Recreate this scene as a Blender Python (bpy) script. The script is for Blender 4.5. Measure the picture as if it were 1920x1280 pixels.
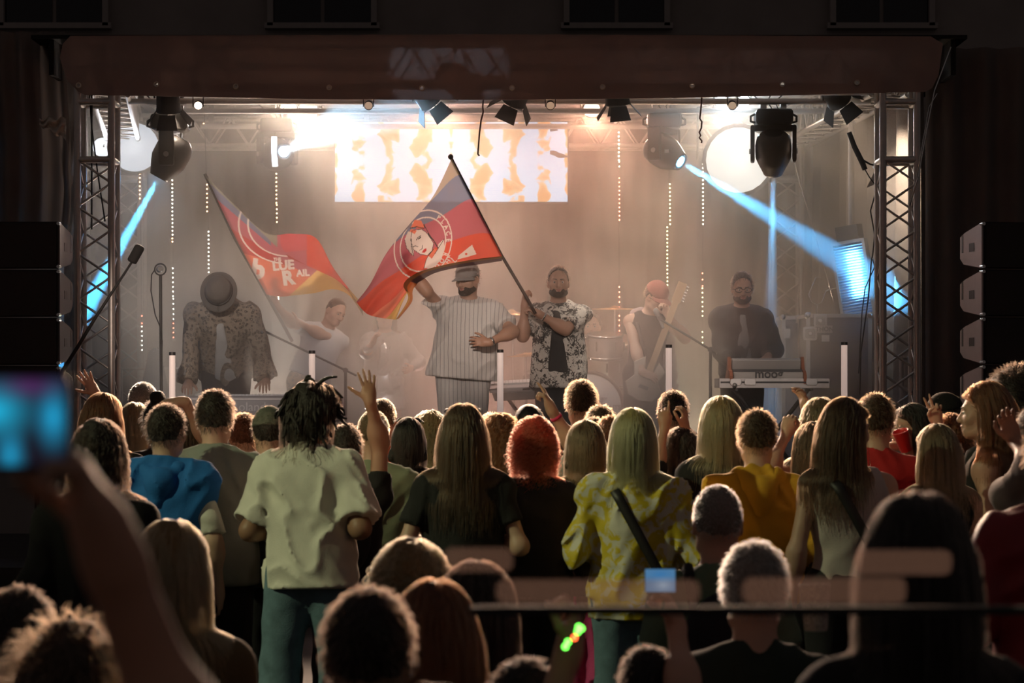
import bpy, bmesh, math, random
import numpy as np
from mathutils import Vector, Matrix, Euler

# ------------------------------------------------------------------ camera, world, exposure, large lights
for _o in list(bpy.data.objects): bpy.data.objects.remove(_o)
SC = bpy.context.scene
COL = SC.collection
FPX, CAMZ, HOR = 4533.0, 1.80, 728.0          # focal length in pixels, eye height, horizon row (1920x1280 frame)
cam_d = bpy.data.cameras.new('camera'); cam = bpy.data.objects.new('camera', cam_d); COL.objects.link(cam)
cam.location = (0, 0, CAMZ); cam.rotation_euler = (math.pi/2, 0, 0)
cam_d.sensor_width = 36.0; cam_d.lens = FPX/1920*36.0
cam_d.shift_y = (HOR-640)/1920.0
cam_d.clip_start = 0.1; cam_d.clip_end = 200
cam_d.dof.use_dof = True; cam_d.dof.focus_distance = 18.5; cam_d.dof.aperture_fstop = 5.6
SC.camera = cam

W = bpy.data.worlds.new('night'); SC.world = W; W.use_nodes = True
W.node_tree.nodes['Background'].inputs[0].default_value = (0.044, 0.036, 0.034, 1)
W.node_tree.nodes['Background'].inputs[1].default_value = 1.0

vs = SC.view_settings
SC.display_settings.display_device = 'sRGB'
vs.view_transform = 'Standard'; vs.look = 'None'; vs.gamma = 1.0; vs.use_curve_mapping = False
vs.exposure = 0.0
cy = SC.cycles
cy.max_bounces = 4; cy.diffuse_bounces = 2; cy.glossy_bounces = 2; cy.transmission_bounces = 4
cy.transparent_max_bounces = 12; cy.volume_bounces = 0
cy.sample_clamp_indirect = 4.0; cy.sample_clamp_direct = 0.0
cy.caustics_reflective = False; cy.caustics_refractive = False
cy.use_denoising = True
cy.volume_step_rate = 1.0; cy.volume_max_steps = 48

def spot(name, loc, target, color, power, angle, blend=0.3, radius=0.05):
    l = bpy.data.lights.new(name, 'SPOT'); l.color = color; l.energy = power
    l.spot_size = math.radians(angle); l.spot_blend = blend; l.shadow_soft_size = radius
    o = bpy.data.objects.new(name, l); COL.objects.link(o); o.location = loc
    o.rotation_euler = (Vector(target)-Vector(loc)).to_track_quat('-Z', 'Y').to_euler()
    return o
# street lamp of the square, behind and to the left of the photographer (greenish yellow)
spot('street_lamp_light', (-8.3, 6.4, 6.8), (-0.15, 11.6, 1.3), (0.97, 1.0, 0.54), 1500, 25, 0.8, 0.10)

# added unseen spots behind the photographer to brighten the players, each set tightly on a player, passing over the crowd
for (fx, fz, tx, tz, pw, an) in ((-2.6, 7.2, -2.30, 2.15, 19000, 4.8), (-1.0, 7.4, -0.75, 2.3, 13000, 5.0), (0.6, 7.4, 0.45, 2.3, 8000, 4.6), (1.6, 7.2, 1.15, 2.2, 4500, 4.2), (2.6, 7.2, 1.95, 2.3, 8500, 4.4)):
    spot('added_front_light', (fx, -4.5, fz), (tx, 19.6, tz), (1.0, 0.78, 0.64), pw, an, 0.9, 0.08)

# ------------------------------------------------------------------ helpers
R = math.radians
random.seed(4); RNG = np.random.default_rng(7)
def P(px, py, d):
    return Vector(((px-960)*d/FPX, d, CAMZ-(py-HOR)*d/FPX))
def srgb(r, g, b):
    f = lambda c: ((c/255+0.055)/1.055)**2.4 if c > 10 else c/255/12.92
    return (f(r), f(g), f(b), 1.0)

def newmat(name):
    m = bpy.data.materials.new(name); m.use_nodes = True
    return m, m.node_tree.nodes, m.node_tree.links, m.node_tree.nodes['Principled BSDF']
_mc = {}
def mat(name, col, rough=0.6, metal=0.0, var=0.15, scale=12.0, bump=0.0, bscale=60.0, sheen=0.0, trans=0.0, spec=0.5):
    """plain procedural surface: base colour broken up by noise, optional fine bump, optional thin-cloth translucency"""
    if name in _mc: return _mc[name]
    m, N, L, B = newmat(name)
    tc = N.new('ShaderNodeTexCoord'); nz = N.new('ShaderNodeTexNoise'); nz.inputs['Scale'].default_value = scale
    nz.inputs['Detail'].default_value = 4
    L.new(tc.outputs['Object'], nz.inputs['Vector'])
    mx = N.new('ShaderNodeMix'); mx.data_type = 'RGBA'
    c = Vector(col[:3])
    mx.inputs[6].default_value = (*(c*(1-var)), 1); mx.inputs[7].default_value = (*[min(1, v) for v in c*(1+var)], 1)
    L.new(nz.outputs['Fac'], mx.inputs[0]); L.new(mx.outputs[2], B.inputs['Base Color'])
    B.inputs['Roughness'].default_value = rough; B.inputs['Metallic'].default_value = metal
    B.inputs['Specular IOR Level'].default_value = spec
    if sheen: B.inputs['Sheen Weight'].default_value = sheen; B.inputs['Sheen Roughness'].default_value = 0.4
    if bump:
        n2 = N.new('ShaderNodeTexNoise'); n2.inputs['Scale'].default_value = bscale; n2.inputs['Detail'].default_value = 3
        L.new(tc.outputs['Object'], n2.inputs['Vector'])
        bp = N.new('ShaderNodeBump'); bp.inputs['Strength'].default_value = bump; bp.inputs['Distance'].default_value = 0.01
        L.new(n2.outputs['Fac'], bp.inputs['Height']); L.new(bp.outputs['Normal'], B.inputs['Normal'])
    if trans:
        tr = N.new('ShaderNodeBsdfTranslucent'); L.new(mx.outputs[2], tr.inputs['Color'])
        ms = N.new('ShaderNodeMixShader'); ms.inputs[0].default_value = trans
        L.new(B.outputs[0], ms.inputs[1]); L.new(tr.outputs[0], ms.inputs[2])
        L.new(ms.outputs[0], N['Material Output'].inputs['Surface'])
    _mc[name] = m
    return m
def emat(name, col, strength):
    if name in _mc: return _mc[name]
    m, N, L, B = newmat(name)
    B.inputs['Base Color'].default_value = (0.05, 0.05, 0.05, 1)
    B.inputs['Emission Color'].default_value = (*col[:3], 1); B.inputs['Emission Strength'].default_value = strength
    _mc[name] = m
    return m

def tag(o, label=None, cat=None, group=None, kind=None):
    if label: o['label'] = label
    if cat: o['category'] = cat
    if group: o['group'] = group
    if kind: o['kind'] = kind
    return o
def thing(name, label, cat, loc, group=None):
    o = bpy.data.objects.new(name, None); COL.objects.link(o); o.location = loc
    o.empty_display_size = 0.1
    return tag(o, label, cat, group)

def frame(d, up=(0, 0, 1)):
    d = Vector(d).normalized(); u = Vector(up)
    if abs(d.dot(u.normalized())) > 0.98: u = Vector((0, 1, 0))
    x = d.cross(u).normalized(); y = x.cross(d).normalized()
    return x, y, d
class MB:
    """collects shapes in world space (or through a matrix) and links them as one mesh object"""
    def __init__(s, M=None): s.v = []; s.f = []; s.M = M or Matrix.Identity(4); s.smooth = []
    def add(s, vs, fs, smooth=False):
        n = len(s.v); s.v += [tuple(s.M @ Vector(v)) for v in vs]
        s.f += [tuple(i+n for i in f) for f in fs]; s.smooth += [smooth]*len(fs)
        return s
    def box(s, c, size, rot=None, taper=1.0):
        hx, hy, hz = [q/2 for q in size]
        vs = [Vector((x*hx*(taper if z > 0 else 1), y*hy*(taper if z > 0 else 1), z*hz)) for z in (-1, 1) for y in (-1, 1) for x in (-1, 1)]
        if rot is not None: vs = [rot @ v for v in vs]
        c = Vector(c)
        return s.add([c+v for v in vs], [(0, 2, 3, 1), (4, 5, 7, 6), (0, 1, 5, 4), (2, 6, 7, 3), (0, 4, 6, 2), (1, 3, 7, 5)])
    def rbox(s, c, size, r=0.01, rot=None, seg=3):
        """box with rounded vertical-profile corners in x/z and chamfered front and back"""
        hx, hy, hz = [q/2 for q in size]; r = min(r, hx*.99, hz*.99)
        prof = []
        for (cx, cz, a0) in ((hx-r, hz-r, 0), (-hx+r, hz-r, 90), (-hx+r, -hz+r, 180), (hx-r, -hz+r, 270)):
            for k in range(seg+1):
                a = R(a0+90*k/seg); prof.append((cx+r*math.cos(a), cz+r*math.sin(a)))
        ch = min(r*.5, hy*.4); rings = []
        for (y, k) in ((-hy, 1-ch/max(hx, hz)), (-hy+ch, 1), (hy-ch, 1), (hy, 1-ch/max(hx, hz))):
            rings.append([Vector((x*k, y, z*k)) for x, z in prof])
        vs = [v for rg in rings for v in rg]
        if rot is not None: vs = [rot @ v for v in vs]
        c = Vector(c); n = len(prof); fs = []
        for j in range(3):
            for i in range(n):
                a = j*n+i; b = j*n+(i+1) % n; fs.append((b, a, a+n, b+n))
        fs.append(tuple(range(n))); fs.append(tuple(reversed(range(3*n, 4*n))))
        return s.add([c+v for v in vs], fs)
    def cyl(s, a, b, r, r2=None, n=10, caps=True, smooth=True):
        a = Vector(a); b = Vector(b); r2 = r if r2 is None else r2
        x, y, d = frame(b-a); vs = []; fs = []
        for (c, q) in ((a, r), (b, r2)):
            for i in range(n):
                t = 2*math.pi*i/n; vs.append(c+x*math.cos(t)*q+y*math.sin(t)*q)
        for i in range(n): j = (i+1) % n; fs.append((i, j, n+j, n+i))
        s.add(vs, fs, smooth)
        if caps: s.add(vs, [tuple(reversed(range(n))), tuple(range(n, 2*n))])
        return s
    def tube(s, pts, r, n=6):
        pts = [Vector(p) for p in pts]; vs = []; fs = []; up = None
        for i, p in enumerate(pts):
            d = (pts[min(i+1, len(pts)-1)]-pts[max(i-1, 0)])
            x, y, _ = frame(d, up or (0, 0, 1)); up = y
            q = r[i] if hasattr(r, '__len__') else r
            vs += [p+x*math.cos(2*math.pi*k/n)*q+y*math.sin(2*math.pi*k/n)*q for k in range(n)]
        for i in range(len(pts)-1):
            for k in range(n):
                a = i*n+k; b = i*n+(k+1) % n; fs.append((a, b, b+n, a+n))
        fs += [tuple(reversed(range(n))), tuple(range(len(vs)-n, len(vs)))]
        return s.add(vs, fs, True)
    def lathe(s, a, b, prof, n=20):
        """prof: list of (t along a->b in metres, radius)"""
        a = Vector(a); x, y, d = frame(Vector(b)-a); vs = []; fs = []
        for (t, q) in prof:
            vs += [a+d*t+x*math.cos(2*math.pi*k/n)*q+y*math.sin(2*math.pi*k/n)*q for k in range(n)]
        for i in range(len(prof)-1):
            for k in range(n):
                p = i*n+k; q = i*n+(k+1) % n; fs.append((p, q, q+n, p+n))
        s.add(vs, fs, True)
        return s.add(vs, [tuple(reversed(range(n))), tuple(range(len(vs)-n, len(vs)))])
    def prism(s, poly, y0, y1):
        """poly in (x,z), extruded along y"""
        n = len(poly); vs = [(x, y0, z) for x, z in poly]+[(x, y1, z) for x, z in poly]
        fs = [tuple(range(n)), tuple(reversed(range(n, 2*n)))]+[((i+1) % n, i, n+i, n+(i+1) % n) for i in range(n)]
        return s.add(vs, fs)
    def ball(s, c, r, n=10, m=6):
        r = (r, r, r) if not hasattr(r, '__len__') else r; c = Vector(c); vs = []; fs = []
        for j in range(1, m):
            t = math.pi*j/m
            for i in range(n):
                p = 2*math.pi*i/n; vs.append(c+Vector((r[0]*math.sin(t)*math.cos(p), r[1]*math.sin(t)*math.sin(p), r[2]*math.cos(t))))
        vs += [c+Vector((0, 0, r[2])), c-Vector((0, 0, r[2]))]; T = len(vs)-2
        for j in range(m-2):
            for i in range(n):
                a = j*n+i; b = j*n+(i+1) % n; fs.append((a, a+n, b+n, b))
        for i in range(n):
            fs.append((T, i, (i+1) % n)); q = (m-2)*n; fs.append((T+1, q+(i+1) % n, q+i))
        return s.add(vs, fs, True)
    def grid(s, fn, nu, nv, smooth=True):
        vs = [fn(i/(nu-1), j/(nv-1)) for j in range(nv) for i in range(nu)]
        fs = [(j*nu+i, j*nu+i+1, (j+1)*nu+i+1, (j+1)*nu+i) for j in range(nv-1) for i in range(nu-1)]
        return s.add(vs, fs, smooth)
    def mesh(s, name, m=None, off=(0, 0, 0)):
        me = bpy.data.meshes.new(name); off = Vector(off)
        me.from_pydata([tuple(Vector(v)-off) for v in s.v], [], s.f); me.update()
        me.polygons.foreach_set('use_smooth', s.smooth)
        if m: me.materials.append(m)
        return me
    def build(s, name, m, parent=None, off=None, bevel=0.0):
        if off is None:
            off = Vector((0, 0, 0)); q = parent
            while q is not None: off += q.location; q = q.parent
        o = bpy.data.objects.new(name, s.mesh(name, m, off)); COL.objects.link(o); o.parent = parent
        if bevel:
            b = o.modifiers.new('bevel', 'BEVEL'); b.width = bevel; b.segments = 2; b.limit_method = 'ANGLE'
        return o
def instance(src, name, parent, loc, rot=None):
    o = bpy.data.objects.new(name, src.data); COL.objects.link(o); o.parent = parent; o.location = loc
    if rot is not None: o.rotation_euler = rot
    return o
def clone(root, loc, label=None, rotz=None):
    c = root.copy(); COL.objects.link(c); c.location = loc
    if rotz is not None: c.rotation_euler[2] = rotz
    if label: c['label'] = label
    for ch in root.children:
        k = ch.copy(); COL.objects.link(k); k.parent = c
        for g in ch.children:
            q = g.copy(); COL.objects.link(q); q.parent = k
    return c
def text_mesh(txt, size, bold=0.0, depth=0.004, shear=0.0, spacing=1.0):
    """lettering as vertices/faces, laid out in x (reading direction) and y (up), centred"""
    cu = bpy.data.curves.new('lettering', 'FONT'); cu.body = txt; cu.size = size; cu.extrude = depth/2; cu.offset = bold
    cu.align_x = 'CENTER'; cu.align_y = 'CENTER'; cu.shear = shear; cu.space_character = spacing; cu.resolution_u = 3
    o = bpy.data.objects.new('lettering', cu); COL.objects.link(o)
    me = bpy.data.meshes.new_from_object(o.evaluated_get(bpy.context.evaluated_depsgraph_get()))
    bpy.data.objects.remove(o)
    vs = [tuple(v.co) for v in me.vertices]; fs = [tuple(p.vertices) for p in me.polygons]
    bpy.data.meshes.remove(me); bpy.data.curves.remove(cu)
    return vs, fs
def lettering(name, txt, size, c, m, parent, xdir=(1, 0, 0), up=(0, 0, 1), **kw):
    vs, fs = text_mesh(txt, size, **kw); x = Vector(xdir).normalized(); u = Vector(up).normalized(); n = x.cross(u)
    c = Vector(c); mb = MB(); mb.add([c+x*v[0]+u*v[1]+n*v[2] for v in vs], fs)
    return mb.build(name, m, parent)

# shared materials
ALU = mat('brushed aluminium', (0.62, 0.58, 0.55), 0.42, 0.65, 0.12, 30)
ALUD = mat('dull aluminium', (0.46, 0.43, 0.41), 0.5, 0.7, 0.15, 20)
STEEL = mat('chromed steel', (0.7, 0.68, 0.66), 0.2, 1.0, 0.1)
BLK = mat('black plastic', (0.022, 0.020, 0.020), 0.5, 0, 0.2)
BLKM = mat('matt black paint', (0.016, 0.015, 0.015), 0.75, 0, 0.2)
BLKF = mat('black stage cloth', (0.012, 0.011, 0.011), 0.95, 0, 0.3, 6)
GREY = mat('grey plastic', (0.16, 0.155, 0.15), 0.5, 0, 0.15)
WHT = mat('white plastic', (0.72, 0.70, 0.68), 0.45, 0, 0.06)
RUB = mat('black rubber cable', (0.015, 0.014, 0.014), 0.6)
# ================================================================== THE PLACE: ground, house front, stage
YF = 18.9                                        # front plane of the stage
def struct(name, mb, m, label=None):
    o = mb.build(name, m); o['kind'] = 'structure'
    if label: o['label'] = label
    return o
ASPH = mat('dark asphalt', (0.05, 0.048, 0.046), 0.85, 0, 0.4, 3, 0.3, 90)
struct('ground', MB().box((0, 20, -0.1), (70, 90, 0.2)), ASPH, 'dark asphalt ground of the square under the crowd')
PLAS = mat('dim plaster', (0.30, 0.26, 0.24), 0.9, 0, 0.25, 2.0, 0.2, 40)
struct('wall_back', MB().box((0, 30.2, 6), (44, 0.4, 12)), PLAS, 'dark plastered house front rising behind the stage roof')
WFR = mat('window frame paint', (0.33, 0.29, 0.27), 0.6); WGL = mat('dark window glass', (0.012, 0.012, 0.016), 0.12, 0, 0.1)
for i, (x0, x1) in enumerate(((5, 200), (508, 702), (1062, 1250), (1560, 1745))):
    a = P(x0, 50, 30.0); b = P(x1, -170, 30.0)
    fr = MB(); w = 0.07
    for c, sz in (((( a.x+b.x)/2, 29.95, a.z), (b.x-a.x+2*w, 0.14, w)), (((a.x+b.x)/2, 29.95, b.z), (b.x-a.x+2*w, 0.14, w)),
                  ((a.x, 29.95, (a.z+b.z)/2), (w, 0.14, b.z-a.z)), ((b.x, 29.95, (a.z+b.z)/2), (w, 0.14, b.z-a.z))): fr.box(c, sz)
    wo = struct('window_%d' % (i+1), fr, WFR, 'dark window in the house front above the stage, number %s from the side of the loudspeaker stack' % ('one', 'two', 'three', 'four')[i])
    mid = (a.x+b.x)/2
    for s in (0, 1):
        x0_, x1_ = (a.x, mid) if s == 0 else (mid, b.x)
        MB().box(((x0_+x1_)/2, 29.985, (a.z+b.z)/2), (x1_-x0_-0.05, 0.02, b.z-a.z)).build('pane', WGL, wo)

# ---- stage deck
DECK = mat('stage plywood, dark', (0.045, 0.038, 0.034), 0.55, 0, 0.3, 8)
sd = thing('stage_deck', 'raised black stage platform with cloth skirt behind the crowd', 'stage', (0, 21.4, 0.0))
for i in range(6):
    for j in range(5):
        MB().box((-3.0+i*1.2+0.0, 19.2+j*1.05, 0.96), (1.19, 1.04, 0.08)).build('deck_panel', DECK, sd)
def skirt(u, v): return (-3.6+7.2*u, 18.66+0.03*math.sin(u*150)+0.015*math.sin(u*67), 0.92*v)
MB().grid(skirt, 200, 2).build('skirt', BLKF, sd)
MB().box((0, 18.66, 0.965), (7.2, 0.05, 0.06)).build('front_edge', ALUD, sd)
for x in (-3.4, -1.2, 1.2, 3.4):
    for y in (18.9, 21.3, 23.6): MB().cyl((x, y, 0), (x, y, 0.93), 0.03).build('leg', ALUD, sd)

# ---- truss
def rods(mb, a, b, r): mb.cyl(a, b, r, n=8); return mb
def truss_tower(name, label, cx, cy, z0, z1, w=0.265, r=0.028, pitch=0.355, group=None):
    t = thing(name, label, 'truss', (cx, cy, z0), group)
    h = w/2; cor = [(-h, -h), (h, -h), (h, h), (-h, h)]
    ch = None
    for (x, y) in cor:
        if ch is None: ch = MB().cyl((cx, cy, z0), (cx, cy, z1), r, n=14).build('chord', ALU, t); ch.location = (x, y, 0)
        else: instance(ch, 'chord', t, (x, y, 0))
    zt = z1-0.62
    for z in (z0+0.03, zt, z1-0.17):
        for k in range(4):
            (xa, ya), (xb, yb) = cor[k], cor[(k+1) % 4]
            MB().cyl((cx+xa, cy+ya, z), (cx+xb, cy+yb, z), r*0.95, n=12).build('crossbar', ALU, t)
    n = int((zt-z0)/pitch); pitch = (zt-z0)/n
    base = {}
    for k in range(4):
        (xa, ya), (xb, yb) = cor[k], cor[(k+1) % 4]
        for j in range(n):
            for q in (0, 1):
                za = z0+(j+q*0.5)*pitch; zb = za+pitch*0.5
                p, s_ = ((xa, ya), (xb, yb)) if (q == 0) == (k % 2 == 0) else ((xb, yb), (xa, ya))
                key = (k, q)
                if key not in base:
                    base[key] = (MB().cyl((cx+p[0], cy+p[1], za), (cx+s_[0], cy+s_[1], zb), 0.0095, n=8).build('diagonal_brace', ALU, t), za)
                else: instance(base[key][0], 'diagonal_brace', t, (0, 0, za-base[key][1]))
    MB().box((cx, cy, z0-0.012), (w+0.14, w+0.14, 0.024)).build('base_plate', ALUD, t)
    return t
XL, XR = -3.25, 3.02
truss_tower('truss_tower', 'silver lattice truss tower at the front stage corner beside the stacked loudspeakers', XL, YF+0.05, 1.03, 4.2)
truss_tower('truss_tower', 'silver lattice truss tower at the front stage corner with lift mast and cables', XR, YF+0.05, 1.03, 4.2)
truss_tower('truss_tower', 'hazy silver truss tower at the back of the stage behind the flight cases', 2.66, 23.45, 1.03, 4.45, group=None)
truss_tower('truss_tower', 'hazy silver truss tower at the back of the stage behind the blue beam', -3.72, 23.45, 1.03, 4.45)

# ---- roof: canopy, valance with eyelets, beams
roof = thing('stage_roof', 'black stage roof with long front valance and brass eyelets', 'stage roof', (0, 21.2, 4.0))
CANW = mat('pale canopy lining', (0.42, 0.39, 0.36), 0.85, 0, 0.12, 3)
def canopy(u, v): return (-3.45+6.75*u, 18.85+5.2*v, 4.49+0.02*math.sin(u*9)*math.sin(v*6))
MB().grid(canopy, 30, 20).build('canopy', CANW, roof)
MB().box((-0.1, 21.5, 4.54), (7.3, 5.3, 0.03)).build('roof_cover', BLKF, roof)
for x in (-3.6, 3.45): MB().box((x, 21.5, 4.4), (0.04, 5.2, 0.3)).build('side_valance', BLKF, roof)
# valance with true holes
VALM = mat('black valance cloth', (0.40, 0.31, 0.28), 0.85, 0, 0.15, 1.2, 0.15, 120, trans=0.35)
outl = [(112, 108), (118, 82), (132, 67), (400, 66), (960, 64), (1500, 67), (1745, 68), (1768, 82), (1760, 140), (1748, 165), (1735, 172), (1600, 175), (1467, 179),
        (1298, 183), (1130, 185), (960, 187), (790, 187), (617, 186), (440, 183), (292, 180), (160, 178), (147, 172), (125, 150)]
eyl = [(293, 158), (442, 162), (617, 164), (791, 165), (960, 165), (1130, 163), (1298, 161), (1467, 158), (1607, 155), (147, 160)]
yv = YF-0.12
bm = bmesh.new()
def loop(pts):
    v = [bm.verts.new((p[0], 0, p[1])) for p in pts]
    return [bm.edges.new((v[i], v[(i+1) % len(v)])) for i in range(len(v))]
def w2(px, py): q = P(px, py, yv); return (q.x, q.z)
edges = loop([w2(*p) for p in outl])
for e in eyl:
    c = w2(*e); edges += loop([(c[0]+0.0135*math.cos(a), c[1]+0.0135*math.sin(a)) for a in np.linspace(0, 2*math.pi, 13)[:-1]])
bmesh.ops.triangle_fill(bm, edges=edges, use_beauty=True)
bmesh.ops.recalc_face_normals(bm, faces=bm.faces)
me = bpy.data.meshes.new('valance'); bm.to_mesh(me); bm.free(); me.materials.append(VALM)
val = bpy.data.objects.new('valance', me); COL.objects.link(val); val.parent = roof; val.location = Vector((0, yv, 0))-roof.location
so = val.modifiers.new('solid', 'SOLIDIFY'); so.thickness = 0.008
EYE = mat('eyelet metal', (0.75, 0.66, 0.55), 0.3, 0.9)
eo = None
for e in eyl:
    c = P(e[0], e[1], yv-0.006)
    if eo is None:
        pr = [(0.0, 0.013), (-0.004, 0.016), (-0.004, 0.020), (0.0, 0.023)]
        m_ = MB(); n = 14; vs = []; fs = []
        for (t, q) in pr: vs += [c+Vector((q*math.cos(2*math.pi*k/n), t, q*math.sin(2*math.pi*k/n))) for k in range(n)]
        for i in range(3):
            for k in range(n): fs.append((i*n+k, i*n+(k+1) % n, (i+1)*n+(k+1) % n, (i+1)*n+k))
        eo = m_.add(vs, fs, True).build('eyelet', EYE, roof, off=c); eo.location = c-roof.location
    else: instance(eo, 'eyelet', roof, c-roof.location)
# beams
def beam(name, a, b, lab, h=0.29):
    a = Vector(a); b = Vector(b); t = thing(name, lab, 'truss', a)
    d = (b-a); L_ = d.length; d.normalize(); sx = d.cross(Vector((0, 0, 1))).normalized()*h/2; sz = Vector((0, 0, h/2))
    cs = [-sx-sz, sx-sz, sx+sz, -sx+sz]
    for c in cs: MB().cyl(a+c, b+c, 0.024, n=10).build('chord', ALU, t)
    n = max(2, int(L_/0.36))
    for k in range(n):
        p = a+d*(L_*k/n); q = a+d*(L_*(k+0.5)/n); r_ = a+d*(L_*(k+1)/n)
        for (c0, c1) in ((0, 1), (3, 2), (0, 3), (1, 2)):
            MB().cyl(p+cs[c0], q+cs[c1], 0.009, n=6).build('diagonal_brace', ALU, t)
            MB().cyl(q+cs[c1], r_+cs[c0], 0.009, n=6).build('diagonal_brace', ALU, t)
    return t
ZB = 4.30
beam('roof_beam', (XL, YF+0.2, ZB), (XR, YF+0.2, ZB), 'long truss beam under the front edge of the stage roof')
beam('roof_beam', (-3.7, 23.6, ZB), (2.75, 23.6, ZB), 'hazy truss beam across the back of the stage above the screen')
beam('roof_beam', (XL+0.05, YF+0.3, ZB-0.02), (-3.75, 23.4, ZB), 'truss beam running back along the roof on the side of the loudspeaker stack')
beam('roof_beam', (XR-0.02, YF+0.3, ZB-0.02), (2.72, 23.5, ZB), 'shiny truss beam running back along the roof above the pleated side curtain')
for (y, z, x0, x1, lab) in ((19.55, 4.12, -3.1, 2.9, 'front lamp bar, a silver pipe just under the valance'), (21.2, 4.23, -3.0, 2.85, 'middle lamp bar, a silver pipe across the roof'),
                        (22.9, 4.28, -2.95, 2.75, 'rear lamp bar, a silver pipe near the screen')):
    t = thing('lamp_bar', lab, 'pipe', (x0, y, z)); MB().cyl((x0, y, z), (x1, y, z), 0.025, n=12).build('pipe', ALU, t)
    for x in (x0+0.1, 0, x1-0.1):
        MB().box((x, y, z+0.2), (0.05, 0.006, 0.4)).build('hanger', ALUD, t)

# ---- curtains
CURT = mat('charcoal stage molton', (0.085, 0.075, 0.068), 0.95, 0, 0.2, 5, 0.2, 200)
SIDE = mat('glittering grey side cloth', (0.36, 0.31, 0.27), 0.75, 0, 0.55, 170, 0.7, 260)
def back_c(u, v): return (-4.3+7.5*u, 24.0+0.045*math.sin(u*190)+0.02*math.sin(u*71+2), 1.0+3.5*v)
tag(MB().grid(back_c, 300, 4).build('back_curtain', CURT), 'dark pleated curtain closing the back of the stage', 'curtain')
def side_c(X, sgn):
    def f(u, v):
        pl = 0.10*math.sin(u*44)+0.05*math.sin(u*19+1)
        return (X-(0.28 if sgn > 0 else 0.62)*u+pl*(0.5+0.5*(1-v))*sgn, 19.5+4.4*u, 1.0+3.5*v)
    return f
tag(MB().grid(side_c(3.27, 1), 160, 12).build('side_curtain', SIDE), 'grey pleated glittering side curtain behind the lift mast', 'curtain')
tag(MB().grid(side_c(-3.62, -1), 160, 12).build('side_curtain', mat('grey side cloth', (0.20, 0.18, 0.17), 0.9, 0, 0.2, 60)), 'grey side curtain behind the truss tower by the loudspeaker stack', 'curtain')
# dark wing drape and plastic rain cover on the loudspeaker-stack side
DRP = mat('black wing drape', (0.20, 0.165, 0.15), 0.9, 0, 0.3, 2, trans=0.3)
def wing(u, v):
    a = P(-60+190*u+6*math.sin(v*5), 60+395*(1-v), 19.25); return (a.x, a.y+0.04*math.sin(u*30), a.z)
tag(MB().grid(wing, 60, 8).build('wing_drape', DRP), 'black drape hanging from the roof corner above the loudspeaker stack', 'drape')
def wing2(u, v):
    a = P(1735+260*u, 90+700*(1-v), 19.4); return (a.x, a.y+0.05*math.sin(u*26), a.z)
tag(MB().grid(wing2, 60, 8).build('wing_drape', DRP), 'black drape behind the hanging row of slanted loudspeakers', 'drape')
PLST = mat('crumpled clear plastic', (0.62, 0.55, 0.48), 0.25, 0, 0.5, 25, 0.8, 30)
def plast(u, v):
    c = P(74+50*u, 222+42*v*(0.25+0.75*u)+4*math.sin(u*13), 19.0-0.03*math.sin(v*9+u*12)); return tuple(c)
cov = MB().grid(plast, 14, 10).build('rain_cover', PLST)
cov.modifiers.new('solid', 'SOLIDIFY').thickness = 0.004
tag(cov, 'crumpled clear plastic rain cover tied to the roof corner', 'cover')
def strip_(u, v):
    c = P(120+20*u, 152+(715-152)*v, 19.3+0.02*math.sin(v*30+u*5)); return tuple(c)
tag(MB().grid(strip_, 6, 40).build('edge_cloth', mat('white edge cloth', (0.55, 0.52, 0.50), 0.8, 0, 0.15, 20)), 'narrow pale cloth strip hanging beside the front truss tower', 'cloth')
t = thing('guide_pole', 'dark vertical pole between pale cloth strip and truss tower', 'pole', P(147, 728, 19.25))
MB().cyl(P(147, 905, 19.25), P(144, 175, 19.25), 0.022).build('pipe', ALUD, t); MB().cyl(P(150, 540, 19.2), P(150, 400, 19.2), 0.008).build('thin_rod', STEEL, t)

# ---- LED wall
lw = thing('led_wall', 'glowing white and orange LED screen hanging at the back of the stage', 'screen', P(846, 303, 23.3))
a = P(628, 378, 23.3); b = P(1064, 229, 23.3)
m, N, L, B = newmat('led picture')
tc = N.new('ShaderNodeTexCoord'); sep = N.new('ShaderNodeSeparateXYZ'); L.new(tc.outputs['Generated'], sep.inputs[0])
def mth(op, x, y=None, z=None):
    n = N.new('ShaderNodeMath'); n.operation = op
    for i, q in enumerate((x, y, z)):
        if q is None: continue
        if isinstance(q, (int, float)): n.inputs[i].default_value = q
        else: L.new(q, n.inputs[i])
    return n.outputs[0]
ux = mth('ABSOLUTE', mth('SUBTRACT', sep.outputs['X'], 0.5)); vz = mth('ABSOLUTE', mth('SUBTRACT', sep.outputs['Z'], 0.52))
cmb = N.new('ShaderNodeCombineXYZ'); L.new(mth('MULTIPLY', ux, 2.9), cmb.inputs[0]); L.new(vz, cmb.inputs[1])
nz = N.new('ShaderNodeTexNoise'); nz.inputs['Scale'].default_value = 4.6; nz.inputs['Detail'].default_value = 1.5; nz.inputs['Distortion'].default_value = 0.8; L.new(cmb.outputs[0], nz.inputs['Vector'])
wv = N.new('ShaderNodeTexWave'); wv.inputs['Scale'].default_value = 0.75; wv.inputs['Distortion'].default_value = 5.5; wv.inputs['Detail'].default_value = 1.5
wv.inputs['Detail Scale'].default_value = 1.2; wv.inputs['Phase Offset'].default_value = 1.9; L.new(cmb.outputs[0], wv.inputs['Vector'])
fac = mth('ADD', mth('MULTIPLY', wv.outputs['Fac'], 0.32), mth('MULTIPLY', nz.outputs['Fac'], 0.75))
cr = N.new('ShaderNodeValToRGB'); L.new(fac, cr.inputs[0]); e = cr.color_ramp.elements
e[0].position = 0.36; e[0].color = (0.80, 0.36, 0.10, 1); e[1].position = 0.50; e[1].color = (0.62, 0.80, 0.98, 1)
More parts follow.
